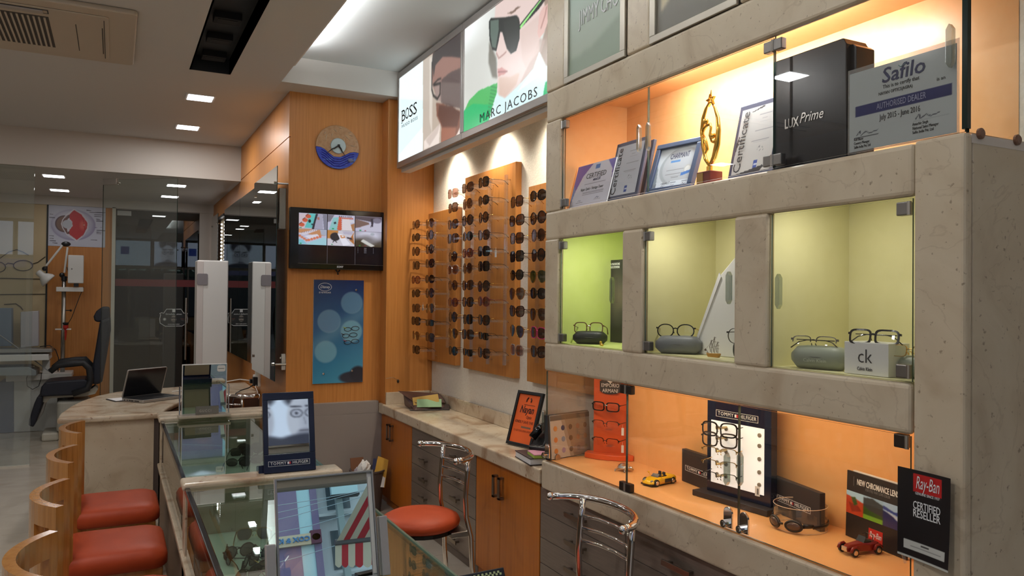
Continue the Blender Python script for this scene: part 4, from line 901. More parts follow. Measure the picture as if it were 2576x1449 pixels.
# ------------------------------------------------------------------ eyewear builder
def outline(shape, n=22):
    P = []
    for k in range(n):
        a = 2*math.pi*k/n; c, s = math.cos(a), math.sin(a)
        e = {'round': 2.0, 'oval': 2.2, 'square': 3.4, 'rect': 4.0, 'aviator': 2.3, 'cat': 2.6}[shape]
        x = math.copysign(abs(c)**(2/e), c); y = math.copysign(abs(s)**(2/e), s)
        if shape == 'aviator': x = x*(1+.18*y)+.06*(1-y); y = y if y > 0 else y*1.12
        if shape == 'cat': y = y+.22*max(0, x)*(1 if y > 0 else .15)
        P.append((x, y))
    return P
LENSZ = {'round': (.0255, .0245), 'oval': (.027, .021), 'square': (.027, .0225), 'rect': (.027, .0165), 'aviator': (.028, .0245), 'cat': (.0275, .022)}
_GM = {}
def glasses_meshes(shape, fm, lm, tm, rim=.0032, big=1.0, half=False):
    key = (shape, fm.name, lm.name, tm.name, rim, big, half)
    if key in _GM: return _GM[key]
    O = outline(shape); rx, ry = LENSZ[shape]; rx *= big; ry *= big; cx = rx+.0095
    wrapz = lambda x: -1.3*x*x
    f = MB()
    for s in (-1, 1):
        n = len(O); ro = [(s*(cx+x*(rx+rim)), y*(ry+rim)) for x, y in O]; ri = [(s*(cx+x*rx), y*ry) for x, y in O]
        vs = []
        for z in (.0018, -.0018):
            vs += [(x, y, z+wrapz(x)) for x, y in ro]+[(x, y, z+wrapz(x)) for x, y in ri]
        fs = []
        for k in range(n):
            j = (k+1) % n
            if half and (O[k][1]+O[j][1]) < 0: continue
            q = [(k, j, n+j, n+k), (2*n+j, 2*n+k, 3*n+k, 3*n+j), (j, k, 2*n+k, 2*n+j), (n+k, n+j, 3*n+j, 3*n+k)]
            fs += q if s > 0 else [tuple(reversed(x)) for x in q]
        f.add(vs, fs)
        hx = s*(cx+rx+rim*.5); f.box(min(hx, hx+s*.006), max(hx, hx+s*.006), ry*.35, ry*.35+.006, wrapz(hx)-.006, wrapz(hx)+.0015)
        f.tube([(s*.006, -.004, -.002), (s*.0065, -.009, -.008)], .0016, 5)
    f.tube([(-.0105, ry*.32, 0), (0, ry*.45, .001), (.0105, ry*.32, 0)], max(.0014, rim*.6), 6)
    fme = f.mesh('frame', fm)
    lmes = []; tmes = []
    for s in (-1, 1):
        l = MB(); n = len(O); vs = [(s*cx, 0, wrapz(cx)+.0012)]+[(s*(cx+x*(rx+.0004)), y*(ry+.0004), wrapz(cx+x*rx)) for x, y in O]
        l.add(vs, [(0, 1+k, 1+(k+1) % n) if s > 0 else (0, 1+(k+1) % n, 1+k) for k in range(n)])
        lmes.append(l.mesh('lens', lm, True))
        hx = s*(cx+rx+rim+.003); y = ry*.35+.003
        tmes.append(MB().tube([(hx, y, wrapz(hx)-.002), (hx*1.01, y, -.045), (hx*.99, y, -.095), (hx*.97, y-.006, -.118), (hx*.95, y-.026, -.142)], [.0024, .0026, .0022, .0024, .003], 6, sq=(1.0, .6)).mesh('temple', tm, True))
    _GM[key] = (fme, lmes, tmes, ry); return _GM[key]
def glasses(name, label, M, shape, fm, lm, tm, rim=.0032, big=1.0, group=None, half=False, folded=False):
    fme, lmes, tmes, ry = glasses_meshes(shape, fm, lm, tm, rim, big, half)
    t = thing(name, label, 'sunglasses' if name == 'sunglasses' else 'eyeglasses', M, group)
    for me in [fme]+lmes+tmes:
        o = bpy.data.objects.new(me.name, me); COL.objects.link(o); o.parent = t; WM[o.name] = M
        if folded and me in tmes:
            k = tmes.index(me); s = -1 if k == 0 else 1
            hx = s*.066; o.matrix_local = Matrix.Translation((hx, .0, -.008-.004*k)) @ Matrix.Rotation(s*math.radians(88), 4, 'Y') @ Matrix.Translation((-hx, 0, 0))
    return t
LB = mat_pane('brown_gradient_lens', (.16, .11, .09), base=.08); LK = mat_pane('dark_lens', (.06, .055, .055), base=.08); LP = mat_pane('rose_lens', (.34, .2, .18), base=.08); LG = mat_pane('green_lens', (.1, .2, .09), base=.1); LV = mat_pane('violet_mirror_lens', (.05, .03, .16), base=.16)
LC = mat_pane('clear_lens', (.96, .97, .96), base=.06)
FK = mat('black_acetate', (20, 18, 18), .15); FB = mat('brown_acetate', (58, 34, 24), .18); FT = mat('tortoise_acetate', (92, 54, 30), .18); FR = mat('wine_acetate', (96, 34, 36), .2); FCL = mat_pane('clear_frame', (.8, .74, .7), base=.12, haze=.25, hazecol=(.8, .7, .66), power=3); FG = mat('gold_frame', (214, 170, 96), .2, 1.0); FS = mat('gunmetal_frame', (96, 92, 90), .25, 1.0); FPK = mat('pink_acetate', (196, 60, 110), .25); FDT = mat('tortoise_dark', (50, 38, 30), .2); FGR = mat('grey_acetate', (58, 60, 64), .25)
KINDS = [('oval', FK, LK, FK, 'black oval'), ('square', FB, LB, FG, 'brown square'), ('round', FK, LB, FG, 'black round'), ('cat', FB, LB, FB, 'brown winged'), ('square', FK, LK, FK, 'black square'), ('round', FT, LB, FT, 'tortoiseshell round'), ('aviator', FG, LB, FG, 'gold aviator'), ('oval', FR, LP, FR, 'wine oval'), ('square', FCL, LP, FCL, 'clear pink'), ('cat', FK, LB, FG, 'black winged'), ('rect', FK, LK, FK, 'black narrow')]

# ------------------------------------------------------------------ rack boards with acrylic rails
XPN = 2.208
COLS = [  # rail pixel x at y=700, front pixel x, row pixel ys, kinds
    (1092, 1044, (566, 598, 633, 668, 704, 738, 775, 807, 843, 879), (3, 0, 2, 4, 7, 0, 1, 4, 6, 4)),
    (1127, 1079, (562, 592, 627, 663, 702, 737, 775, 812, 848), (6, 2, 2, 9, 0, 2, 6, 10, 1)),
    (1187, 1137, (487, 523, 565, 600, 646, 679, 718, 760, 797, 837, 882), (8, 1, 3, 1, 2, 8, 5, 7, 2, 6, 0)),
    (1229, 1174, (473, 513, 555, 595, 637, 675, 718, 760, 803, 841, 886), (3, 5, 2, 0, 7, 5, 3, 9, 4, 1, 10)),
    (1271, 1214, (459, 505, 548, 592, 632, 670, 720, 758, 805, 845, 888), (4, 0, 2, 3, 4, 4, 2, 7, 9, 10, 3)),
    (1352, 1297, (508, 555, 600, 645, 692, 738, 783, 832, 880), (1, 3, 1, 4, 0, 6, 3, 6, 8)),
    (1409, 1351, (492, 548, 592, 642, 695, 738, 790, 837, 885), (0, 2, 5, 2, 6, 0, 6, 1, 3))]
BOARDS = [('lowest wooden eyewear rack board, beside the clock wall', 5.185, 5.752, 1.10, 2.255, (0, 1)), ('tallest wooden eyewear rack board, in the middle', 4.258, 5.04, 1.097, 2.446, (2, 3, 4)), ('wooden eyewear rack board half hidden by the marble cabinet', 3.30, 4.088, 1.098, 2.266, (5, 6))]
peg_me = MB().box(-.115, 0, -.045, -.041, -.008, .006).box(-.115, 0, .041, .045, -.008, .006).box(-.118, -.114, -.046, .046, -.008, .006).mesh('peg', ACRYL)
WORDC = ['first', 'second', 'third', 'fourth', 'fifth', 'sixth', 'seventh']
for lb_, y0, y1, z0, z1, cs in BOARDS:
    t = thing('rack_board', lb_, 'display rack', (XPN, y0, z0), 'wooden rack boards on the white wall')
    MB().box(0, XR-XPN-.001, 0, y1-y0, 0, z1-z0).build('board', [WOOD_PANEL], t, bevel=.002)
    for c_ in cs:
        rx, fx, rows, kinds = COLS[c_]
        yr = PX(rx, 700, XPN-.03).y; zz = [PX(fx, yy, 2.06).z for yy in rows]
        top, bot = zz[0]+.045, zz[-1]-.075
        m = MB().box(-.036, -.024, yr-y0-.014, yr-y0+.014, bot-z0, top-z0)
        for zc_ in (bot+.03, (top+bot)/2, top-.03): m.box(-.026, 0, yr-y0-.006, yr-y0+.006, zc_-z0-.004, zc_-z0+.004)
        m.build('acrylic_rail', ACRYL, t)
        for r_, (yy, kd) in enumerate(zip(rows, kinds)):
            z = zz[r_]; pg = bpy.data.objects.new('peg', peg_me); COL.objects.link(pg); pg.parent = t; pg.location = (-.03, yr-y0, z-z0-.004)
            sh, fm, lm, tmm, nm = KINDS[kd]
            if c_ == 5 and r_ == 7: sh, fm, lm, tmm, nm = 'aviator', FG, LV, FG, 'violet mirrored aviator'
            if c_ == 6 and r_ == 7: fm, nm = FPK, 'pink topped square'
            if c_ == 6 and r_ == 4: lm, nm = LG, 'green lensed aviator'
            xg = 2.055+rnd.uniform(-.004, .004); yg = PX(fx, yy, xg).y
            M = FX((xg, yg, z)) @ Matrix.Rotation(rnd.uniform(-.06, .06), 4, 'Y') @ Matrix.Rotation(rnd.uniform(-.03, .03), 4, 'Z')
            glasses('sunglasses', f'{nm} sunglasses, {ORD[r_]} from top in {WORDC[c_]} rack column from clock wall', M, sh, fm, lm, tmm, rim=.0022 if fm in (FG, FS) else .004, big=1.28 if kd not in (10,) else 1.15, group='sunglasses on the wall racks')
for px, py, l in ((1247, 638, 'paper price tag on the fifth rack column sunglasses'), (1064, 774, 'paper price tag hanging in the lower second rack column, first'), (1093, 775, 'paper price tag hanging in the lower second rack column, second')):
    q = PX(px, py, 2.10); t = thing('price_tag', l, 'tag', FX(q)); MB().box(-.012, .012, -.022, .022, 0, .001).build('card', PAPER, t); MB().tube([(0, .022, 0), (.002, .04, 0)], .0006, 4).build('string', INKW, t)

# ------------------------------------------------------------------ worktop, cupboards, drawers
XC = 1.848
wt = thing('worktop', 'long pale marble worktop along the display wall', 'worktop', (0, 0, 0))
MB().box(XC, XR-.002, 3.285, 5.85, .692, .766).build('slab', MARBLE_PALE, wt, bevel=.008, seg=3) if False else None
MB().box(XC, XR-.002, 3.285, YB-.002, .692, .766).build('slab', MARBLE_PALE, wt, bevel=.01, seg=3)
MB().box(XC, 1.866, YB-.002, 5.85, .692, .766).build('slab_end', MARBLE_PALE, wt)
for y0, y1 in ((4.36, YB-.021), (3.29, 4.356)): MB().box(XR-.02, XR-.001, y0, y1, .766, .856).build('backsplash', MARBLE_PALE, wt, bevel=.003)
MB().box(1.87, XR-.021, YB-.02, YB-.001, .766, .858).build('backsplash', MARBLE_PALE, wt, bevel=.003)
XDOOR = 1.872
HAND = mat('brushed_bronze_handle', (140, 128, 116), .3, .9)
def handle(m, x, y, z, vert=True, l=.12):
    if vert: m.box(x-.03, x-.022, y-.011, y+.011, z-l/2, z+l/2).box(x-.03, x, y-.011, y+.011, z-l/2, z-l/2+.012).box(x-.03, x, y-.011, y+.011, z+l/2-.012, z+l/2)
    else: m.box(x-.034, x-.026, y-l/2, y+l/2, z-.011, z+.011).box(x-.03, x, y-l/2+.015, y-l/2+.03, z-.006, z+.006).box(x-.03, x, y+l/2-.03, y+l/2-.015, z-.006, z+.006)
    return m
def cupboard(label, y0, y1, ym, zt=.688):
    t = thing('cupboard', label, 'cupboard', (0, 0, 0), 'wooden cupboards under the worktop')
    MB().box(XDOOR+.018, XR-.01, y0+.002, min(y1, YB)-.002, 0, zt).build('carcass', WOOD_CUP, t)
    for a, b, hy in ((y0, ym, ym-.035), (ym, y1, ym+.035)):
        d = MB().box(XDOOR, XDOOR+.018, a+.0015, b-.0015, .06, zt-.002).build('door', WOOD_CUP, t, bevel=.0015)
        h_ = handle(MB(), XDOOR, hy, zt-.115).build('handle', HAND, d, bevel=.001)
    return t
def drawers(label, y0, y1, cols, zt, n, lh=.11, mt=GREYLAM, side=None):
    t = thing('drawer_unit', label, 'drawers', (0, 0, 0), 'grey drawer units under the display wall')
    MB().box(XDOOR+.018, XR-.01, y0+.002, y1-.002, 0, zt).build('carcass', mt, t)
    dh = (zt-.06)/n
    for c_ in range(cols):
        a, b = y0+(y1-y0)*c_/cols, y0+(y1-y0)*(c_+1)/cols
        for r_ in range(n):
            z1 = zt-.002-r_*dh
            d = MB().box(XDOOR, XDOOR+.018, a+.0015, b-.0015, z1-dh+.003, z1).build('drawer', mt, t, bevel=.0012)
            handle(MB(), XDOOR, (a+b)/2, z1-dh*.5, False, lh).build('handle', HAND, d, bevel=.001)
    return t
cupboard('wooden cupboard at the clock wall end of the worktop', 5.16, 5.845, 5.60)
drawers('grey drawer unit between the two wooden cupboards', 4.072, 5.155, 2, .688, 5)
cupboard('wooden cupboard behind the chrome chair, next to the marble cabinet', 3.318, 4.068, 3.757)
drawers('grey drawer unit under the marble cabinet ledge', 1.19, 3.312, 3, .676, 5, lh=.16)

# ------------------------------------------------------------------ waste bin and its contents
t = thing('waste_bin', 'round dark waste bin beside the wooden cupboard', 'bin', (1.695, 5.62, 0))
MB().lathe([(.1, 0), (.128, .30), (.134, .30), (.134, .312), (.122, .312), (.095, .012)], 28).build('bucket', mat('bin_brown', (78, 68, 66), .5), t, smooth=False)
def crumple(name, label, loc, r, mt, seed):
    g = random.Random(seed); m = MB(); m.ball((0, 0, 0), r, 12, 8); m.v = [tuple(c*(1+g.uniform(-.3, .25)) for c in v) for v in m.v]
    t = thing(name, label, 'paper', loc); m.build('sheet', mt, t); return t
crumple('crumpled_paper', 'crumpled white paper ball on top of the waste bin', (1.655, 5.575, .325), (.05, .05, .06), PAPER, 1)
crumple('crumpled_paper', 'crumpled grey paper ball in the waste bin', (1.62, 5.60, .28), (.045, .045, .05), mat('grey_paper', (170, 160, 168), .8), 2)
t = thing('envelope', 'yellow envelope sticking out of the waste bin', 'envelope', frame((1.70, 5.545, .20), (.95, -.2, -.15), (.12, .15, 1)))
MB().prism([(0, 0), (.1, 0), (.1, .2), (.02, .22)], 0, .004).build('paper', mat('manila_yellow', (206, 158, 60), .7), t)
MB().box(-.012, .012, .12, .2, .004, .006).build('stamp', INKB, t)
MB().prism([(.05, 0), (.095, 0), (.095, .07), (.07, .08)], .004, .006).build('flap', PAPER, t)
t = thing('cardboard_piece', 'brown cardboard piece at the back of the waste bin', 'cardboard', frame((1.585, 5.66, .2), (1, .05, 0), (0, .2, 1)))
MB().box(0, .1, 0, .19, 0, .006).build('sheet', mat('cardboard', (126, 84, 58), .8), t)

# ------------------------------------------------------------------ things on the worktop
q = PZ(1062, 1018, .766)
t = thing('document_bag', 'brown document bag stuffed with papers on the worktop corner', 'bag', RZ((2.06, 5.42, .768), math.radians(-12)))
BG = mat('brown_vinyl', (86, 62, 56), .4)
m = MB(); 
prf = [(.0, .0), (.0, .10), (.03, .115), (.12, .05), (.2, .02), (.22, .0)]
MB().add([(-.13, .13, .0), (.15, .15, .0), (.16, -.1, 0), (-.1, -.13, 0), (-.15, .12, .11), (.13, .15, .085), (.13, -.04, .05), (-.06, -.05, .055)], [(3, 2, 1, 0), (4, 7, 6, 5), (0, 1, 5, 4), (1, 2, 6, 5), (2, 3, 7, 6), (3, 0, 4, 7)]).build('body', BG, t, bevel=.02, seg=3)
MB().add([(-.12, -.1, .006), (.17, -.13, .006), (.19, -.02, .03), (-.1, .0, .03), (-.12, -.1, 0), (.17, -.13, 0), (.19, -.02, .0), (-.1, .0, 0)], [(0, 1, 2, 3), (7, 6, 5, 4), (4, 5, 1, 0), (5, 6, 2, 1), (6, 7, 3, 2), (7, 4, 0, 3)]).build('pocket', mat('dark_vinyl', (58, 48, 46), .4), t, bevel=.003)
t = thing('paper_slip', 'mint green printed slip in the document bag', 'paper', frame((1.975, 5.34, .79), (.9, -.32, 0), (.25, .5, .5)))
MB().box(0, .18, 0, .075, 0, .003).build('sheet', mat('mint_paper', (150, 184, 140), .7), t)
t = thing('paper_slip', 'ochre card in the document bag behind the green slip', 'paper', frame((1.96, 5.37, .80), (.9, -.25, .12), (.25, .5, .6)))
MB().box(0, .19, 0, .07, 0, .003).build('sheet', mat('ochre_paper', (186, 150, 72), .7), t)
# orange notice frame
b0, b1 = PZ(1288, 1110, .767), PZ(1345, 1118, .767)
t = thing('notice_frame', 'black framed orange shop notice on the worktop', 'frame', frame((2.0, 3.93, .768), (.22, -.97, 0), (.30, .06, 1)))
FWN, FHN = .215, .31
MB().box(0, FWN, 0, .018, 0, .014).box(0, FWN, FHN-.018, FHN, 0, .014).box(0, .018, .018, FHN-.018, 0, .014).box(FWN-.018, FWN, .018, FHN-.018, 0, .014).build('frame', BLACK, t, bevel=.002)
MB().box(.016, FWN-.016, .016, FHN-.016, .002, .006).build('sheet', mat('notice_orange', (226, 96, 34), .5), t)
MB().box(0, FWN, 0, FHN, -.004, .002).build('backing', BLACK, t)
INKD = mat('dark_red_ink', (60, 22, 16), .5)
text('Nayan', t, INKD, .107, .205, .058, z=.0065, width=.115, shear=.2, bold=.0012); text('Optix', t, INKD, .135, .165, .026, z=.0065, width=.045, shear=.2)
MB().box(.075, .165, .232, .2345, .006, .007).build('rule', INKD, t)
text('KINDLY SAVE THIS', t, INKD, .107, .135, .022, z=.0065, width=.15); text('x', t, INKD, 0, 0, .01) if False else MB().box(.09, .17, .102, .112, .006, .0068).build('printed_number', mat('number_grey', (120, 90, 70), .5), t)
text('TO GET EXCLUSIVE OFFERS', t, mat('faint_ink', (150, 62, 26), .5), .107, .085, .016, z=.0065, width=.15)
for s in (-1, 1): MB().tube([(.107+s*.014, .272, .0075), (.107+s*.022, .262, .0075), (.107+s*.019, .25, .0075)] if s > 0 else [(.107-.006, .275, .0075), (.107-.016, .265, .0075), (.107-.018, .25, .0075)], .004, 6).build('logo', INKD, t)
t = thing('desk_phone', 'black telephone behind the orange notice', 'telephone', (2.06, 3.58, .767))
MB().prism([(-.09, 0), (.09, 0), (.09, .05), (.03, .14), (-.04, .09)], -.06, .06, XY).build('body', BLACK, t, bevel=.01)
MB().tube([(-.08, .02, .09), (-.03, .02, .14), (.06, .02, .16)], .022, 10).build('handset', BLACKG, t, smooth=True)
t = thing('book', 'white paged book with dark cover under the sticky notes', 'book', RZ((1.945, 3.475, .768), math.radians(-8)))
MB().box(-.085, .09, -.12, .1, .003, .03).build('pages', PAPER, t); MB().box(-.088, .092, -.122, .102, .03, .034).box(-.088, .092, -.122, .102, 0, .003).build('cover', mat('book_cover', (56, 44, 44), .5), t)
t = thing('sticky_notes', 'pad of pink and lime sticky notes on the book', 'notepad', RZ((1.94, 3.40, .803), math.radians(-12)))
MB().box(-.07, .07, -.06, .06, 0, .014).build('lime_pad', mat('lime_paper', (176, 196, 84), .7), t); MB().box(-.07, .07, -.06, .06, .014, .018).build('pink_sheet', mat('pink_paper', (206, 142, 160), .7), t)
t = thing('remote_control', 'black remote control lying across the sticky notes', 'remote control', RZ((1.96, 3.44, .822), math.radians(35)))
MB().prism(rrect(-.022, .022, -.08, .08, .012), 0, .018).build('body', BLACK, t, bevel=.005)
m = MB()
for r_ in range(5):
    for c_ in range(3): m.box(-.015+c_*.011, -.008+c_*.011, -.06+r_*.024, -.05+r_*.024, .018, .0195)
m.build('buttons', mat('key_grey', (90, 88, 88), .5), t, kind='stuff')
# ------------------------------------------------------------------ marble display cabinet
cab = thing('display_cabinet', 'tall beige marble display cabinet with lit shelves and glass doors', 'cabinet', (XC, 1.172, 0))
def cb(name, x0, x1, y0, y1, z0, z1, mt, bev=.0, seg=3, parent=cab): return MB().box(x0, x1, y0, y1, z0, z1).build(name, mt, parent, bevel=bev, seg=seg, world=True)
XF, XI, XBK = XC, XC+.03, 2.226
YL, YR = 3.25, 1.172
Z0, Z1, Z2, Z3, Z4, Z5, Z6 = .682, .82, 1.25, 1.385, 1.875, 2.014, 2.44
cb('ledge', XF-.004, XF+.022, 1.32, YL+.01, Z0, Z1-.004, MARBLE, .01)
cb('lower_band', XF, XI, 1.318, YL, Z2, Z3, MARBLE, .014)
cb('middle_band', XF, XI, 1.312, YL, Z4, Z5, MARBLE, .014)
cb('upper_band', XF, XI, -1.0, YL, Z6, 2.592, MARBLE, .014)
cb('left_stile', XF, XI, 3.128, YL, Z3-.003, Z4+.003, MARBLE, .008)
cb('left_stile', XF, XI, 3.115, YL, Z5-.003, Z6+.003, MARBLE, .008)
cb('left_stile', XF, XI, 3.09, YL, 2.592, ZREC, MARBLE, .008)
cb('mullion', XF-.001, XI, 2.475, 2.612, Z3-.003, Z4+.003, MARBLE, .012)
cb('mullion', XF-.001, XI, 1.818, 1.968, Z3-.003, Z4+.003, MARBLE, .012)
cb('mullion', XF, XI, 2.44, 2.592, 2.592, ZREC, MARBLE, .01)
cb('mullion', XF, XI, -1.0, 1.95, 2.592, ZREC, MARBLE, .01)
cb('pillar_front', XF-.002, XI, YR, 1.31, 0, 2.017, MARBLE, .01)
cb('pillar_side', XI, XR-.001, YR+.001, YR+.03, 0, 2.016, MARBLE, .004)
cb('pillar_top', XI, XBK+.02, YR+.03, 1.318, 1.99, 2.0165, MARBLE)
# linings
cb('lower_shelf', XF+.02, XBK, 1.2, YL, .79, Z1, ORANGE)
cb('lower_back', XBK, XBK+.02, 1.2, YL, .7, Z2+.08, ORANGE)
cb('lower_ceiling', XI, XBK, 1.2, YL, Z2+.075, Z2+.09, ORANGE)
cb('lower_side', XI, XBK, 1.30, 1.318, .8, Z2+.02, ORANGE)
cb('upper_shelf', XI-.005, XBK, YR, 3.12, 1.992, Z5, mat('shelf_white', (216, 206, 196), .5))
cb('upper_back', XBK, XBK+.02, 1.262, 3.13, Z5-.01, 2.56, ORANGE)
cb('upper_back_end', XBK+.001, XBK+.022, .2, 1.262, Z5-.01, 2.7, WALLP)
cb('upper_ceiling', XI, XBK, .2, 3.13, 2.535, 2.55, ORANGE)
cb('upper_side', XI, XBK, 3.112, 3.13, Z5-.01, 2.56, ORANGE)
for k, (y0, y1, mt) in enumerate(((2.612, 3.128, LIME), (1.968, 2.475, LIME_PALE_LIT), (1.31, 1.818, LIME_PALE_LIT))):  # one laminate, difference in niche light painted as two tones
    cb('niche_back', XBK, XBK+.02, y0-.05, y1+.0, Z3-.03, Z4+.065, mt)
    cb('niche_side', XI, XBK, y1-.0, y1+.01, Z3-.03, Z4+.065, mt)
    cb('niche_side', XI, XBK, y0-.015, y0-.004, Z3-.03, Z4+.065, mt)
    cb('niche_floor', XI-.002, XBK, y0-.01, y1, Z3-.02, Z3+.003, mt)
    cb('niche_top', XI-.002, XBK, y0-.01, y1, Z4+.06, Z4+.075, mt)
# glass doors: frame thing of cabinet
def gdoor(y0, y1, z0, z1, hy=None, hz=None, x=XF+.012, hinges=(), hm=NICKEL, lock=None):
    d = MB().box(x, x+.006, y0, y1, z0, z1, 0, 1, 0).build('glass_door', [GLASSD, GEDGE2], cab, world=True)
    if hy is not None:
        hex_ = [(0, -.056), (.009, -.042), (.009, .042), (0, .056), (-.009, .042), (-.009, -.042)]
        MB().prism(hex_, 0, .016, FX((x-.001, hy, hz))).build('handle', ACRYLG, d, world=True, bevel=.002)
    for (yy, zz, s) in hinges:
        a, b = sorted((yy, yy+s*.034)); MB().box(x-.009, x+.014, a, b, zz-.018, zz+.018).build('hinge', hm, d, world=True, bevel=.003)
        c_, e_ = sorted((yy-s*.006, yy)); MB().cyl((x-.006, (c_+e_)/2, zz-.018), (x-.006, (c_+e_)/2, zz+.018), .006, 8).build('hinge_pin', STEEL, d, world=True)
    if lock:
        ly, lz = lock
        MB().prism([(.02*math.cos(math.radians(a)), .03+.02*math.sin(math.radians(a))) for a in range(0, 181, 20)]+[(-.02, -.02), (.02, -.02)], 0, .008, FX((x-.001, ly, lz))).build('lock_plate', CHROME, d, world=True, bevel=.002)
        MB().cyl((x-.03, ly, lz-.004), (x-.008, ly, lz-.004), .013, 12).cyl((x-.034, ly, lz-.004), (x-.03, ly, lz-.004), .008, 10).build('lock_barrel', CHROME, d, world=True)
    return d
zh = lambda px, py: PX(px, py, XF).z
yh = lambda px, py: PX(px, py, XF).y
ysp = yh(1624, 300); ysp2 = yh(1940, 250)
gdoor(ysp+.003, 3.112, Z5+.006, Z6-.004, yh(1606, 348), zh(1606, 348), hinges=((3.105, Z5+.03, -1), (3.105, Z6-.03, -1)))
gdoor(ysp2+.003, ysp-.003, Z5+.006, Z6-.004, yh(1629, 343), zh(1629, 343), hinges=((ysp2+.004, Z5+.03, 1), (ysp2+.004, Z6-.03, 1)))
gdoor(1.182, ysp2-.003, Z5+.006, 2.6, yh(2389, 115), zh(2389, 115), hinges=((ysp2-.004, Z5+.03, -1), (ysp2-.004, Z6-.03, -1)))
MB().box(XF+.02, XF+.36, 1.176, 1.184, Z5+.004, 2.75, 0, 1, 1).build('glass_side', [GLASS, GEDGE], cab, world=True)
MB().box(XF+.006, XF+.02, 1.172, 1.186, Z5+.012, 2.75).build('glass_side_edge', GEDGE, cab, world=True)
for px, py in ((2446, 326), (2538, 348)):
    q = PY(px, py, 1.19); MB().lathe([(.014, 0), (.014, .006), (.010, .009)], 14, Matrix.Translation((q.x, 1.172, 2.017)) @ Matrix.Rotation(math.radians(90), 4, 'X')).build('glass_clip', mat('brown_clip', (120, 86, 66), .4), cab, world=True)
gdoor(2.618, 3.12, Z3+.004, Z4-.004, yh(1538, 730), zh(1538, 730), hinges=((3.114, Z3+.03, -1), (3.114, Z4-.03, -1)))
gdoor(1.974, 2.47, Z3+.004, Z4-.004, yh(1832, 724), zh(1832, 724), hinges=((2.464, Z3+.03, -1), (2.464, Z4-.03, -1)))
gdoor(1.322, 1.812, Z3+.004, Z4-.004, yh(1957, 733), zh(1957, 733), hinges=((1.33, Z3+.03, 1), (1.33, Z4-.03, 1)))
y1s, y2s = yh(1570, 1080), yh(1851, 1150)
ZL = Z1+.002
gdoor(y1s+.003, 3.245, ZL, Z2-.004, yh(1362, 1060)-.02, zh(1362, 1060), hinges=((y1s+.004, ZL+.012, 1), (y1s+.004, Z2-.02, 1)), hm=DARKMET, lock=(3.22, ZL+.03))
gdoor(y2s+.003, y1s-.003, ZL, Z2-.004, yh(1827, 1180), zh(1827, 1180), hinges=((y1s-.004, ZL+.012, -1), (y1s-.004, Z2-.02, -1)), hm=DARKMET, lock=(yh(1828, 1310), ZL+.028))
gdoor(1.326, y2s-.003, ZL, Z2-.004, yh(1860, 1180), zh(1860, 1180), hinges=((1.335, Z2-.02, 1),), hm=DARKMET, lock=(yh(1868, 1325), ZL+.028))
MB().box(XF+.02, XBK, 3.243, 3.249, ZL, Z2+.01, 0, 1, 1).build('glass_side', [mat_pane('smoky_side_glass', (.86, .84, .82), base=.08, haze=.05, hazecol=(.6, .56, .5)), GEDGE2], cab, world=True)
# shelf lights
def tube_light(label, x, y0, y1, z, watts, tilt=0.0, col=(1, .93, .82)):
    t = thing('shelf_light', label, 'light', (x, (y0+y1)/2, z), 'tube lights inside the marble cabinet'); L = y1-y0
    MB().box(-.012, .012, -L/2, L/2, .004, .014).build('batten', WHITE, t)
    MB().cyl((0, -L/2+.01, 0), (0, L/2-.01, 0), .006, 8).build('tube', TUBEL, t)
    area('lamp', (0, 0, -.008), (.015, L-.04), watts, col, (0, tilt, 0), t)
tube_light('hidden tube light over the certificates', 2.0, 1.6, 2.65, 2.52, TUBE_W*.44, math.radians(-30), (.9, .95, 1))
tube_light('hidden tube light over the lower orange shelf', XI+.022, 1.45, 3.1, Z2+.055, TUBE_W*.1, math.radians(-18), (1, .78, .48))
for k, (y, l) in enumerate(((2.87, 'small light in the lime niche'), (2.30, 'small light in the paler niche with the sailing ship'), (1.62, 'small light in the paler niche with the white box'))):
    t = thing('niche_light', l, 'light', (XI+.03, y, Z4+.048), 'small lights in the niches')
    MB().lathe([(.022, 0), (.022, .006)], 14).build('ring', STEEL, t); MB().lathe([(.017, -.001), (.017, .0)], 14).build('lens', TUBEL, t)
    area('lamp', (0, 0, -.004), (.03, .03), PUCK_W*(1.7 if k == 0 else 1.0), (1, .97, .88), (0, math.radians(-12), 0), t)

# ------------------------------------------------------------------ framed pictures at the top of the cabinet
def top_frame(label, y0, y1, z0):
    t = thing('picture_frame', label, 'picture', FX((XF+.006, y1, z0)), 'steel framed panels above the cabinet')
    w, h = y1-y0, .72
    MB().box(0, w, 0, .028, 0, .012).box(0, .034, .028, h, 0, .012).box(w-.034, w, .028, h, 0, .012).build('frame', mat('satin_steel_frame', (186, 178, 164), .38, .7), t, bevel=.002)
    return t, w, h
t, w, h = top_frame('steel framed pale green panel with white lettering, above the cabinet', 2.598, 3.08, 2.592)
cv = Cv(w-.06, .69, 40, 60, (0, 0, 0)); cv.grad((150, 158, 140), (196, 214, 206)); cv.poly([(0, .1), (.45, .13), (1, .25), (1, 0), (0, 0)], (134, 146, 128)); cv.ell((.25, .75), (.6, .5), (186, 205, 196), .6, soft=.9); cv.blur(2)
cv.build('print', PRINT, t, .03, .028, .001); MB().box(.03, w-.03, .025, .72, -.006, .0005).build('panel', WHITE, t)
a, b = PX(1453, 40, XF+.006), PX(1575, -15, XF+.006)
text('JIMMY CHOO', t, INKW, 3.08-(a.y+b.y)/2+.01, (a.z+b.z)/2-2.592-.01, .10, z=.003, width=.36, ext=.0008)
t, w, h = top_frame('steel framed dark picture with a pale sweep, above the cabinet', 1.956, 2.433, 2.592)
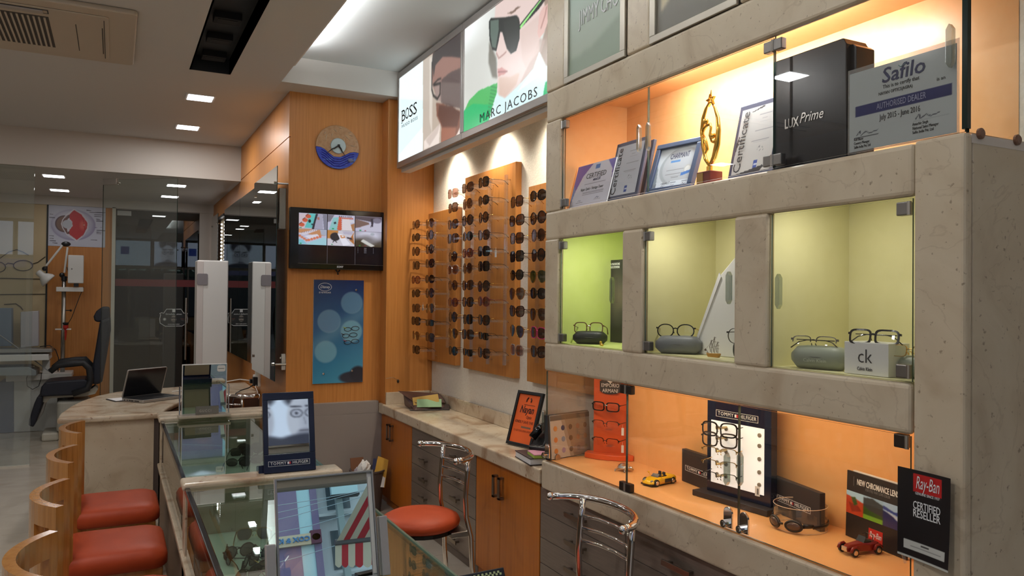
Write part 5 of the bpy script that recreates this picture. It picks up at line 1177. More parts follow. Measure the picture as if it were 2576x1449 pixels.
cv = Cv(w-.06, .69, 50, 60, (98, 92, 80)); cv.poly([(.08, .12), (.35, .24), (.6, .34), (1, .42), (1, 1), (.08, 1)], (196, 182, 150)); cv.poly([(.08, .35), (.5, .5), (1, .6), (1, 1), (.08, 1)], (206, 196, 170)); cv.blur(1)
cv.build('print', PRINT, t, .03, .028, .001); MB().box(.03, w-.03, .025, .72, -.006, .0005).build('panel', WHITE, t)

# ------------------------------------------------------------------ upper shelf: certificates, trophy, box
def leaning(name, label, cat, x, pL, pR, ptop, lean=12, yaw=0, group=None):
    """an upright sheet on the upper shelf; pixel x of left/right lower corners, pixel y of the top left corner"""
    yl, yr = PX(pL, 420, x).y, PX(pR, 420, x).y
    t = thing(name, label, cat, frame((x, yl, Z5+.002), (math.tan(math.radians(yaw)), -1, 0), (math.tan(math.radians(lean)), 0, 1)), group)
    w = (yl-yr)/math.cos(math.radians(yaw)); h = (PX(pL+25, ptop, x+.02).z-Z5)/math.cos(math.radians(lean))
    return t, w, h
GC = 'certificates on the upper shelf'
t, w, h = leaning('certificate', 'white and violet certified partner certificate sheet', 'certificate', 1.886, 1432, 1526, 416, 15, 0, GC)
cv = Cv(w, h, 70, 90, (222, 220, 232)); cv.poly([(0, 1), (.42, 1), (.2, .72), (.08, .4), (0, 0)], (112, 96, 176)); cv.poly([(0, .55), (.08, .4), (0, 0)], (110, 140, 196)); cv.poly([(.8, 1), (1, 1), (1, .45), (.96, .75)], (100, 84, 168)); cv.rect(.5, .62, .85, .95, (70, 120, 190))
for y in (.33, .30, .27, .52): cv.line([(.3, y), (.85, y+.0)], .004, (120, 116, 130), .8)
for x, y in ((.25, .1), (.72, .12)): cv.line([(x-.08, y), (x+.1, y)], .003, (140, 136, 140)); cv.line([(x-.04, y+.03), (x, y+.06), (x+.02, y+.03), (x+.05, y+.05)], .004, (90, 90, 120))
cv.build('print', PRINTG, t, 0, 0, .001); MB().box(0, w, 0, h, -.004, 0).build('sheet', PAPER, t)
text('CERTIFIED', t, INK, w*.56, h*.70, .036, width=w*.52); text('visioLUX', t, INKB, w*.6, h*.60, .018, width=w*.2, bold=.0004, shear=.2); text('Nayan Optics - Heritage Tower', t, INK, w*.52, h*.40, .02, width=w*.6, shear=.2)
t = thing('ribbon_figure', 'small dark red figurine in front of the violet certificate', 'figurine', (1.905, PX(1430, 500, 1.905).y, Z5+.002))
MB().lathe([(.012, 0), (.008, .01), (.006, .03), (.012, .04), (.014, .055), (.004, .062)], 10).build('body', mat('dark_red_figure', (96, 46, 40), .4), t, smooth=True)
def cert_zeiss(label, pL, pR, ptop, x, corners=True):
    t, w, h = leaning('framed_certificate', label, 'certificate', x, pL, pR, ptop, 13, 0, GC)
    MB().box(0, w, 0, h, -.014, .0).build('frame', mat('blue_grey_frame', (70, 74, 96), .35), t, bevel=.003)
    cv = Cv(w*.84, h*.84, 60, 80, (196, 192, 186) if corners else (192, 194, 202))
    for y, a, b in ((.92, .55, .8), (.86, .5, .82), (.80, .58, .72), (.75, .54, .8), (.70, .6, .74), (.62, .45, .9), (.60, .48, .88), (.47, .4, .85), (.44, .45, .8)): cv.line([(a, y), (b, y)], .004, (120, 116, 122), .7)
    cv.line([(.58, .32), (.64, .38), (.66, .3), (.72, .36), (.75, .3)], .004, (90, 90, 96)); cv.line([(.5, .27), (.85, .27)], .003, (150, 146, 146)); cv.poly([(.55, .05), (.66, .05), (.66, .17), (.55, .17)], (44, 70, 150)); cv.rect(.565, .645, .1, .12, (200, 206, 226))
    if corners: cv.poly([(.25, .93), (.6, 1), (.6, .97), (.32, .93)], (40, 36, 38)); cv.poly([(0, .5), (.04, .6), (.04, .45), (0, .3)], (40, 36, 38)); cv.poly([(.15, 0), (.75, .0), (.85, .06), (.8, .08)], (44, 40, 42))
    cv.build('print', PRINT, t, w*.08, h*.09, .0015)
    text('Certificate', t, INK, w*.2, h*.5, .05, z=.003, width=h*.78, rot=math.pi/2, bold=-.0003)
    return t, w, h
t, w, h = cert_zeiss('framed certificate with sideways lettering, beside the violet certificate', 1524, 1602, 358, 1.90, False)
t2 = thing('picture_frame', 'dark frame edge with beaded strip leaning behind the sideways certificate', 'frame', frame((1.96, PX(1588, 400, 1.96).y, Z5+.002), (-.15, -1, 0), (.22, 0, 1)))
MB().box(0, .10, 0, .26, -.014, 0).build('frame', mat('charcoal_frame', (60, 66, 82), .35), t2, bevel=.003)
m = MB()
for k in range(22): m.ball((.012, .012+k*.0112, .001), .004, 6, 4)
m.build('bead_strip', SILVER, t2, kind='stuff')
# blue framed certificate
t, w, h = leaning('framed_certificate', 'dark blue framed dealer certificate with silver seal', 'certificate', 1.90, 1626, 1722, 362, 20, 8, GC)
FB_ = mat('slate_blue_frame', (64, 78, 104), .3)
MB().box(0, w, 0, .022, -.012, .012).box(0, w, h-.022, h, -.012, .012).box(0, .022, .022, h-.022, -.012, .012).box(w-.022, w, .022, h-.022, -.012, .012).build('frame', FB_, t, bevel=.003)
cv = Cv(w-.04, h-.04, 80, 80, (216, 222, 226)); cv.ell((.62, .5), (.52, .42), (178, 184, 188), soft=.04); cv.ell((.66, .52), (.48, .4), (196, 200, 204), soft=.04); cv.rect(0, 1, 0, .16, (224, 230, 236)); cv.poly([(0, 0), (.12, .0), (.05, .5), (0, .6)], (150, 160, 166)); cv.rect(.36, .62, .62, .66, (100, 150, 206))
for y, a, b in ((.43, .3, .8), (.36, .32, .84), (.33, .3, .7), (.27, .45, .7), (.24, .48, .66)): cv.line([(a, y), (b, y)], .004, (120, 116, 120), .8)
cv.ell((.86, .4), (.1, .1), (196, 196, 190), soft=.2); cv.ell((.86, .4), (.075, .075), (226, 226, 222), soft=.2); cv.poly([(.72, .33), (.98, .38), (.98, .31), (.72, .25)], (84, 130, 196))
for x in (.3, .55, .85): cv.line([(x-.06, .12), (x+.08, .12)], .007, (90, 96, 110), .8); cv.line([(x-.05, .05), (x-.02, .08), (x, .04), (x+.05, .07)], .004, (60, 60, 70))
cv.build('print', PRINTG, t, .02, .02, .001); MB().box(.01, w-.01, .01, h-.01, -.012, 0).build('sheet', PAPER, t)
text('CHARMANT', t, INKB, w*.56, h*.72, .034, width=w*.42); text('ELLE', t, INKG, w*.12, h*.17, .018, width=w*.1); text('ESPRIT', t, INKG, w*.4, h*.19, .016, width=w*.16, spacing=1.3)
# trophy
tx, ty = 1.93, PX(1785, 430, 1.93).y
t = thing('trophy', 'golden star trophy with embracing figures on a red wooden base', 'trophy', FX((tx, ty, Z5+.002)))
MB().prism([(-.038, -.03), (.036, -.03), (.036, .03), (-.038, .03)], 0, .05, Matrix.Rotation(-math.pi/2, 4, 'X')).build('base', mat('red_wood', (112, 44, 36), .3), t, bevel=.003)
MB().box(-.033, .0, .008, .045, .030, .032).build('plaque', mat('brass_plate', (176, 140, 84), .35, .8), t)
text('BUSINESS\nPARTNER\nAWARD', t, INK, -.0165, .027, .007, z=.0322, width=.026) if False else None
G = lambda pts, r, nm='figure': MB().tube([(x, y, 0) for x, y in pts], r, 8).build(nm, GOLD, t, smooth=True)
MB().cyl((.0, .05, 0), (.0, .07, 0), .011, 10).build('stem', GOLD, t)
G([(.006, .065), (-.022, .10), (-.036, .15), (-.042, .205), (-.036, .255), (-.02, .29), (.0, .315)], [.006, .007, .007, .008, .007, .0055, .003], 'outer_arc')
G([(-.002, .065), (.024, .10), (.04, .145), (.046, .195), (.042, .24), (.026, .28), (.012, .30)], [.006, .010, .011, .009, .007, .005, .003], 'outer_arc')
G([(-.028, .115), (-.012, .135), (-.022, .165), (-.036, .19)], [.003, .006, .007, .006]); G([(-.04, .205), (-.02, .222), (.002, .226), (.006, .21), (.0, .185), (.01, .16)], [.006, .006, .005, .005, .005, .004]); G([(.01, .16), (.022, .155), (.04, .165)], [.004, .006, .007]); G([(-.004, .07), (-.026, .11), (-.02, .14)], [.003, .004, .003])
MB().ball((-.018, .238, .004), .011, 10, 8).ball((.022, .178, .004), .011, 10, 8).build('heads', GOLD, t, smooth=True)
star = [((.024 if k % 2 == 0 else .0105)*math.sin(k*math.pi/5), (.024 if k % 2 == 0 else .0105)*math.cos(k*math.pi/5)) for k in range(10)]
Ms = Matrix.Translation((.004, .312, 0)) @ Matrix.Rotation(.15, 4, 'Z')
star_i = [(x*.55, y*.55) for x, y in star]
m = MB()
for k in range(10):
    a, b, c_, d = star[k], star[(k+1) % 10], star_i[(k+1) % 10], star_i[k]
    m.prism([a, b, c_, d][::-1], -.005, .005, Ms)
m.tube([(.004, .33, 0), (.006, .35, 0)], [.004, .001], 6); m.build('star', GOLD, t)
t, w, h = cert_zeiss('framed certificate with cut corners, between the trophy and the tall black box', 1828, 1942, 262, 1.945, True)
# tall black box
yA, yB = PX(1944, 380, 1.90).y, PX(2128, 380, 1.90).y
zb = PX(1944, 157, 1.90).z
t = thing('presentation_box', 'tall glossy black presentation box with silver lettering', 'box', FX((1.90, yA, Z5+.002)))
w, h = yA-yB, zb-Z5-.002
MB().prism([(0, 0), (w, 0), (w, h-.02), (w-.012, h), (0, h)], -.10, 0).build('box', mat('black_case', (28, 28, 34), .22), t, bevel=.003)
MB().prism([(w-.002, .0), (w+.018, .0), (w+.018, h-.03), (w+.006, h-.02), (w-.002, h-.02)], -.10, -.02).build('lid', mat('black_case', (28, 28, 34), .22), t, bevel=.002)
text('LUX', t, SILVER, w*.28, h*.40, .042, width=w*.2, bold=.001, ext=.001); text('Prime', t, SILVER, w*.55, h*.42, .045, width=w*.32, shear=.35, ext=.001)
# dealer certificate stuck inside the glass
yA, yB = PX(2137, 300, XF+.02).y, PX(2407, 300, XF+.02).y
t = thing('dealer_certificate', 'laminated silver dealer certificate taped inside the end glass', 'certificate', FX((XF+.0205, yA, Z5+.01)))
w = yA-yB; h = PX(2145, 186, XF+.02).z-Z5-.01
cv = Cv(w, h, 90, 90, (186, 190, 190)); cv.rect(.06, .96, .43, .57, (58, 62, 104)); cv.line([(.17, .62), (.82, .665)], .003, (90, 90, 96)) if False else cv.line([(.17, .635), (.8, .635)], .003, (90, 90, 96))
for a, b, y in ((.05, .3, .17), (.62, .94, .22)):
    cv.line([(a, y), (b, y)], .003, (60, 60, 66)); cv.line([(a+.03, y+.03), (a+.06, y+.08), (a+.07, y+.02), (a+.12, y+.06), (a+.16, y+.03), (a+.24, y+.05)], .004, (40, 40, 56))
cv.build('print', mat_print('laminate_print', rough=.08), t, 0, 0, .0005); MB().box(-.006, w+.006, -.006, h+.012, -.001, 0).build('laminate', mat_pane('laminate_film', (.9, .9, .9), base=.08, haze=.2), t)
text('Safilo', t, INKB, w*.53, h*.855, .058, width=w*.4, shear=.12, bold=.0006); MB().tube([(w*.49, h*.94, .001), (w*.51, h*.915, .001), (w*.56, h*.945, .001)], .0012, 5).build('logo_tick', mat('teal_grey', (120, 150, 150), .4), t)
text('This is to certify that', t, INK, w*.51, h*.725, .015, width=w*.34); text('NAYAN OPTICS(AGRA)', t, INK, w*.46, h*.65, .012, width=w*.32); text('is an', t, INK, w*.87, h*.65, .013, width=w*.07)
text('AUTHORISED DEALER', t, mat('pale_ink', (150, 152, 178), .5), w*.51, h*.5, .024, width=w*.46); text('July 2015 - June 2016', t, INK, w*.5, h*.36, .022, width=w*.38)
text('Rolf Blaser\nCountry Manager\nSafilo India Pvt. Ltd', t, INK, w*.05, h*.10, .011, width=w*.17, align='LEFT'); text('Amarbir Singh\nNational Sales Manager\nSafilo India Pvt. Ltd', t, INK, w*.62, h*.14, .011, width=w*.23, align='LEFT')

# ------------------------------------------------------------------ niches
def spec_case(label, x, y, z, w, h, d, mt, txt=None, rot=0.0):
    t = thing('glasses_case', label, 'glasses case', FX((x, y, z)) @ Matrix.Rotation(rot, 4, 'Y'), 'glasses cases in the niches')
    n = 22; m = MB(); rings = []
    for i in range(9):
        s = -1+2*i/8; k = (1-abs(s)**4)**.25 if abs(s) < 1 else .05; k = max(k, .35)
        rings.append([(w/2*s*.999, h*.5+h*.5*k*math.copysign(abs(math.sin(a))**.75, math.sin(a)) if math.sin(a) > 0 else h*.5+h*.5*math.sin(a)*min(1, k+.1), d/2*k*math.copysign(abs(math.cos(a))**.7, math.cos(a))-d/2) for a in [2*math.pi*j/n for j in range(n)]])
    vs = [p for r in rings for p in r]; fs = [(i*n+j, i*n+(j+1) % n, (i+1)*n+(j+1) % n, (i+1)*n+j) for i in range(8) for j in range(n)]
    fs += [tuple(reversed(range(n))), tuple(range(8*n, 9*n))]; fs = [tuple(reversed(f)) for f in fs]
    m.add(vs, fs).build('shell', mt, t, smooth=True)
    m = MB().tube([(p[0], h*.52, p[2]) for p in [(w/2*.97*math.cos(a), 0, -d/2+d/2*1.0*math.sin(a)) for a in [math.pi*2*j/24 for j in range(24)]]], .0012, 5, closed=True).build('seam', mat('case_seam', (60, 60, 60), .5), t)
    if txt: text(txt, t, mat('faint_silver', (190, 194, 176), .4), 0, h*.38, h*.2, z=.003, width=w*.4)
    return t
ZN = Z3+.004
q = PX(1482, 860, 1.99)
spec_case('black glasses case in the lime niche', 1.93, PX(1481, 860, 1.93).y, ZN, .158, .06, .065, mat('black_case_fabric', (28, 32, 32), .45), rot=math.radians(46))
glasses('eyeglasses', 'brown rimmed eyeglasses on the black case in the lime niche', FX((1.945, PX(1480, 826, 1.945).y, ZN+.074)) @ Matrix.Rotation(math.radians(46), 4, 'Y') @ Matrix.Rotation(math.radians(-8), 4, 'X'), 'square', FT, LC, FT, .004, group='eyeglasses on cases in the niches')
t = thing('card_display', 'dark portrait card standing in the lime niche', 'card', FX((2.15, PX(1522, 700, 2.15).y, ZN)))
hh = PX(1530, 655, 2.15).z-ZN; cv = Cv(.18, hh, 40, 70, (50, 48, 50)); cv.ell((.55, .55), (.3, .6), (92, 84, 78), soft=.9); cv.ell((.8, .55), (.3, .3), (120, 104, 92), .6, soft=.9); cv.rect(0, 1, 0, .2, (36, 33, 34)); cv.blur(2); cv.build('print', PRINT, t, 0, 0, .001); MB().box(0, .18, 0, hh, -.006, 0).build('board', BLACK, t)
text('DEEPIKA PADUKONE\nIN VOGUE EYEWEAR', t, INKW, .012, hh-.028, .015, z=.002, width=.115, align='LEFT', bold=.0004)
t = thing('gold_figurine', 'tiny gold animal figurine in the lime niche', 'figurine', (1.90, PX(1513, 866, 1.90).y, ZN))
MB().ball((0, 0, .008), (.008, .011, .006), 10, 6).ball((0, .006, .018), .006, 8, 6).ball((0, -.009, .006), .005, 8, 6).ball((.004, .012, .005), .004, 6, 5).build('body', GOLD, t, smooth=True)
q = PX(1702, 880, 1.96)
spec_case('grey glasses case in the niche with the sailing ship', 1.915, PX(1703, 870, 1.915).y, ZN, .178, .07, .075, mat('grey_case', (118, 120, 122), .45), rot=math.radians(40))
glasses('eyeglasses', 'dark oval eyeglasses with gold bridge on the grey case', FX((1.93, PX(1699, 830, 1.93).y, ZN+.088)) @ Matrix.Rotation(math.radians(40), 4, 'Y') @ Matrix.Rotation(math.radians(-6), 4, 'X'), 'oval', FK, LC, FG, .0042, 1.08, group='eyeglasses on cases in the niches')
yq = PX(1765, 880, 2.05).y
t = thing('slanted_card', 'white slanted card display leaning in the middle niche', 'card', FX((2.0, yq, ZN)))
MB().prism([(0, 0), (.30, 0), (.30, .42), (.155, .30)], -.012, 0).build('card', WHITE, t, bevel=.003)
MB().prism([(0, 0), (.012, 0), (.165, .295), (.155, .31)], 0, .004).build('edge_strip', PAPER, t)
t = thing('model_ship', 'tiny golden three masted model ship', 'model ship', FX((1.905, PX(1796, 885, 1.905).y, ZN)))
MB().prism([(-.028, .004), (.024, .004), (.032, .018), (.028, .02), (-.03, .017), (-.036, .02)], -.006, .006).build('hull', mat('amber_hull', (190, 140, 60), .35), t, bevel=.002)
RG = mat('ship_rigging', (84, 58, 34), .5)
for k, (x, hgt) in enumerate(((-.012, .05), (.004, .062), (.02, .045))):
    m = MB().cyl((x, .016, 0), (x, .016+hgt, 0), .0009, 6)
    for s in (.45, .7, .95): m.cyl((x-.007, .016+hgt*s, 0), (x+.007, .016+hgt*s, 0), .0006, 5)
    m.build('mast', RG, t); 
    MB().tube([(x-.005, .022, 0), (x-.006, .016+hgt*.5, .004), (x-.003, .016+hgt*.9, 0)], .0011, 5).build('sail', RG, t)
MB().tube([(-.03, .018, 0), (-.045, .034, 0)], .0009, 5).tube([(-.043, .03, 0), (.004, .075, 0)], .0004, 4).ball((-.045, .028, 0), .004, 6, 5).build('bowsprit', RG, t)
spec_case('black glasses case half hidden by the right mullion', 1.93, PX(1865, 880, 1.93).y, ZN, .12, .07, .07, mat('black_case_fabric', (28, 32, 32), .45))
glasses('eyeglasses', 'thin metal eyeglasses on the half hidden black case', FX((1.92, PX(1868, 845, 1.92).y, ZN+.085)) @ Matrix.Rotation(math.radians(12), 4, 'Y'), 'round', FS, LC, FS, .0018, group='eyeglasses on cases in the niches')
GCK = mat('grey_green_case', (140, 146, 130), .45)
spec_case('grey green glasses case with faint lettering in the niche', 1.90, PX(2050, 905, 1.90).y, ZN, .178, .072, .075, GCK, 'Calvin Klein', rot=math.radians(16))
glasses('eyeglasses', 'rimless eyeglasses folded on the grey green case', FX((1.91, PX(2046, 858, 1.91).y, ZN+.083)) @ Matrix.Rotation(math.radians(20), 4, 'Y') @ Matrix.Rotation(math.radians(-14), 4, 'X'), 'rect', FS, LC, FK, .002, 1.04, group='eyeglasses on cases in the niches', folded=True, half=True)
yq = PX(2124, 900, 1.90).y; wq = yq-PX(2235, 900, 1.90).y
t = thing('carton', 'white carton with black monogram in the niche', 'box', FX((1.90, yq, ZN)))
hq = PX(2180, 862, 1.9).z-ZN
MB().box(0, wq, 0, hq, -.09, 0).build('box', WHITE, t, bevel=.001)
text('ck', t, INK, wq*.48, hq*.56, hq*.62, width=wq*.32, bold=-.0006); text('Calvin Klein', t, INK, wq*.48, hq*.18, hq*.16, width=wq*.34)
glasses('eyeglasses', 'dark grey eyeglasses folded on the white carton', FX((1.915, PX(2196, 850, 1.915).y, ZN+hq+.017)) @ Matrix.Rotation(math.radians(14), 4, 'Y') @ Matrix.Rotation(math.radians(-12), 4, 'X'), 'rect', FK, LC, FK, .005, 1.04, group='eyeglasses on cases in the niches', folded=True)
spec_case('grey green glasses case cut off by the niche door hinge', 1.93, PX(2290, 905, 1.93).y, ZN, .1, .062, .07, GCK)
glasses('eyeglasses', 'gold rimmed eyeglasses on the cut off grey green case', FX((1.925, PX(2288, 866, 1.925).y, ZN+.075)) @ Matrix.Rotation(math.radians(-10), 4, 'X'), 'rect', FG, LC, FG, .0014, .9, group='eyeglasses on cases in the niches')

# ------------------------------------------------------------------ lower orange shelf
ZL0 = Z1+.001
# tint colour chart standing on clips
a, b = PZ(1388, 1158, ZL0), PZ(1486, 1140, ZL0)
t = thing('lens_tint_chart', 'lens tint chart binder with rows of coloured dots', 'chart', frame((a.x, a.y, ZL0), (b.x-a.x, b.y-a.y, 0), (.0, .08, 1)))
w = (b-a).length; h = .215
CP = mat('chart_grey', (196, 192, 186), .5)
MB().box(-.012, w, 0, h, -.03, -.004).build('binder', mat('binder_edge', (60, 60, 62), .4), t, bevel=.002); MB().box(0, w, .004, h-.004, -.004, 0).build('page', CP, t)
MB().box(0, w, h-.03, h-.006, 0, .0012).build('header', mat('header_grey', (110, 104, 98), .4), t)
DOT = [[(206, 150, 90), (70, 82, 120), (80, 74, 72), (204, 150, 138), (150, 110, 80)], [(208, 138, 80), (140, 156, 186), (86, 80, 78), (210, 158, 140), (214, 178, 140)], [(206, 140, 74), (160, 146, 186), (70, 66, 66), (158, 156, 158), (196, 186, 150)]]
for r_ in range(3):
    for c_ in range(5):
        MB().lathe([(.013, 0), (.012, .0008)], 14, Matrix.Translation((w*(.12+.19*c_), h*(.68-.25*r_), .0004))).build('tint_dot', mat('tint_%d%d' % (r_, c_), DOT[r_][c_], .4), t)
for x in (.035, w-.025): MB().lathe([(.017, 0), (.017, .006)], 16, Matrix.Translation((x, .008, .002))).build('clip', STEEL, t)
# red brand stand with three eyeglasses
a, b = PZ(1472, 1148, ZL0), PZ(1590, 1158, ZL0)
cx_, cy_ = (a.x+b.x)/2+.01, (a.y+b.y)/2-.0
t = thing('eyewear_stand', 'orange red eyewear stand with curved base and black brand plate', 'display stand', frame((cx_, cy_, ZL0), (b.x-a.x, b.y-a.y, 0), (0, 0, 1)))
RO = mat('red_orange_acrylic', (220, 96, 50), .25)
ROT = Matrix.Rotation(-math.pi/2, 4, 'X')
MB().prism([(-.12, -.03), (.12, -.03), (.12, .03), (.06, .055), (0, .062), (-.06, .055), (-.12, .03)], 0, .025, Matrix(((1, 0, 0, 0), (0, 0, 1, 0), (0, 1, 0, 0), (0, 0, 0, 1)))).build('base', RO, t, bevel=.002)
MB().box(-.085, .085, .02, .40, -.012, -.006).build('back_panel', RO, t)
pl = MB().prism([(-.052, .325), (-.052, .375), (-.03, .386), (0, .39), (.03, .386), (.052, .375), (.052, .325), (.03, .315), (0, .312), (-.03, .315)][::-1], .0, .008).build('brand_plate', CHAR, t)
text('EMPORIO\nARMANI', t, INKW, 0, .341, .026, z=.009, width=.088)
MB().prism([(0, .364), (.024, .384), (.006, .379), (-.006, .379), (-.024, .384)][::-1], .008, .0095).build('eagle_mark', INKW, t)
for z in (.235, .15, .07): MB().box(-.015, .015, z-.01, z-.004, -.006, .03).build('nose_peg', ACRYL, t)
WT = WM[t.name]
for k, (z, sh, fm, hf, l) in enumerate(((.255, 'rect', FK, False, 'black rimmed eyeglasses on top of the orange red stand'), (.168, 'rect', FS, True, 'half rim metal eyeglasses in the middle of the orange red stand'), (.085, 'rect', FS, True, 'half rim dark eyeglasses at the bottom of the orange red stand'))):
    glasses('eyeglasses', l, WT @ Matrix.Translation((-.015, z, .045)) @ Matrix.Rotation(math.radians(-14), 4, 'Y'), sh, fm, LC, FK if k != 1 else FT, .005 if k == 0 else .0026, 1.08, 'eyeglasses on the orange red stand', hf)
    if k: 
        g = thing('price_tag', 'white string tag on the %s stand eyeglasses' % ('middle' if k == 1 else 'lowest'), 'tag', WT @ Matrix.Translation((.068, z-.03, .03))); MB().box(-.006, .006, -.018, .018, 0, .001).build('card', PAPER, g); MB().tube([(0, .018, 0), (0, .032, 0)], .0005, 4).build('string', INKW, g)
# silver turtle
q = PZ(1570, 1184, ZL0)
t = thing('silver_turtle', 'small silver turtle figurine on the orange shelf', 'figurine', RZ((q.x, q.y, ZL0), .4))
MB().lathe([(.03, .012), (.031, .016), (.026, .026), (.014, .034), (.003, .036)], 16).build('shell', SILVER, t, smooth=False)
for s in (-1, 1):
    for y in (-.018, .018): MB().tube([(s*.02, y, .014), (s*.034, y*1.3, .008), (s*.038, y*1.4, .0)], [.006, .005, .003], 6).build('leg', SILVER, t)
MB().ball((0, -.036, .018), (.008, .011, .007), 8, 6).build('head', SILVER, t, smooth=True)
# toy cars
def wheel(m, x, y, r, wd): m.lathe([(r*.5, -wd/2), (r*.92, -wd/2), (r, -wd*.3), (r, wd*.3), (r*.92, wd/2), (r*.5, wd/2)], 14, Matrix.Translation((x, y, r)) @ Matrix.Rotation(math.pi/2, 4, 'X'))
def loft(m, secs):
    n = len(secs[0]); vs = [p for s in secs for p in s]; fs = [(i*n+j, i*n+(j+1) % n, (i+1)*n+(j+1) % n, (i+1)*n+j) for i in range(len(secs)-1) for j in range(n)]
    fs += [tuple(reversed(range(n))), tuple(range((len(secs)-1)*n, len(secs)*n))]; return m.add(vs, fs)
q = PZ(1655, 1217, ZL0)
t = thing('toy_car', 'yellow open toy sports car with dark cockpit', 'toy car', RZ((q.x+.005, q.y, ZL0), math.radians(-170)))
def sec(x, hw, z0, zt, zs): return [(x, -hw, z0), (x, -hw, zs), (x, -hw*.7, zt), (x, hw*.7, zt), (x, hw, zs), (x, hw, z0)]
YEL = mat('toy_yellow', (238, 186, 26), .2)
loft(MB(), [sec(.078, .018, .010, .014, .012), sec(.068, .03, .007, .022, .017), (sec(.04, .034, .007, .031, .025)), sec(.012, .034, .008, .034, .028), sec(-.02, .033, .008, .033, .028), sec(-.045, .035, .008, .038, .03), sec(-.07, .033, .010, .034, .028), sec(-.078, .026, .014, .028, .024)]).build('body', YEL, t, smooth=True, bevel=0)
MB().prism(rrect(-.03, .018, -.022, .022, .01), .031, .036).build('cockpit', mat('cockpit_grey', (52, 48, 52), .5), t)
MB().box(-.022, -.014, -.018, -.004, .034, .05).box(-.022, -.014, .004, .018, .034, .05).build('seats', mat('seat_grey', (60, 56, 60), .5), t, bevel=.003)
MB().add([(.03, -.02, .031), (.03, .02, .031), (.016, .018, .044), (.016, -.018, .044)], [(0, 1, 2, 3)]).build('windscreen', mat('smoke_screen', (70, 66, 76), .1), t)
MB().box(-.06, -.0, -.0352, -.033, .010, .026).box(-.06, 0, .033, .0352, .010, .026).box(-.075, .076, -.031, .031, .004, .011).build('side_intake', mat('car_black', (40, 34, 34), .4), t)
for x in (.048, -.05):
    for y in (-.031, .031):
        m = MB(); wheel(m, x, y, .0145, .010); m.build('wheel', BLACK, t)
        MB().lathe([(.009, 0), (.008, .0015)], 12, Matrix.Translation((x, y+(.005 if y > 0 else -.0065), .0145)) @ Matrix.Rotation(math.radians(-90 if y > 0 else -90), 4, 'X')).build('hub', SILVER, t)
for y in (-.02, .02): MB().ball((.064, y, .022), (.009, .005, .004), 8, 6).build('headlamp', mat('lamp_grey', (150, 150, 156), .1), t, smooth=True)
for y in (-.034, .034): MB().tube([(.02, y*.9, .034), (.022, y*1.1, .044)], .0012, 5).ball((.022, y*1.12, .046), (.003, .005, .003), 6, 5).build('wing_mirror', YEL, t)
q = PZ(2158, 1392, ZL0)
t = thing('toy_car', 'dark red vintage open wheel toy roadster', 'toy car', RZ((q.x+.01, q.y-.0, ZL0), math.radians(172)))
RD = mat('toy_dark_red', (128, 32, 28), .2)
loft(MB(), [sec(.06, .011, .012, .026, .022), sec(.045, .014, .010, .032, .026), sec(.0, .018, .010, .036, .03), sec(-.02, .02, .010, .034, .03), sec(-.05, .02, .012, .036, .03), sec(-.062, .015, .016, .03, .026)]).build('body', RD, t, smooth=False, bevel=.002)
MB().box(.059, .063, -.011, .011, .012, .027).build('grille', SILVER, t, bevel=.002)
MB().prism(rrect(-.035, -.004, -.014, .014, .006), .033, .038).build('cockpit', BLACK, t)
MB().add([(.002, -.016, .035), (.002, .016, .035), (-.008, .015, .052), (-.008, -.015, .052)], [(0, 1, 2, 3)]).build('windscreen', mat('smoke_screen2', (70, 76, 80), .1), t)
MB().tube([(-.036, -.014, .034), (-.036, -.013, .056), (-.036, .013, .056), (-.036, .014, .034)], .0012, 6).tube([(-.018, -.013, .055), (-.036, -.013, .056)], .001, 5).build('roll_bar', BLACK, t)
for x, y in ((.045, -.027), (.045, .027), (-.045, -.026), (-.045, .026)):
    m = MB(); wheel(m, x, y, .013, .009); m.build('wheel', BLACK, t)
    MB().lathe([(.008, 0), (.007, .0012)], 12, Matrix.Translation((x, y+(.0046 if y > 0 else -.0058), .013)) @ Matrix.Rotation(math.radians(-90), 4, 'X')).build('hub', SILVER, t)
    MB().tube([(x+.015, y, .014), (x+.008, y, .027), (x-.006, y, .029), (x-.016, y, .02)], .004, 6, sq=(1, 1.2)).build('mudguard', RD, t, smooth=True)
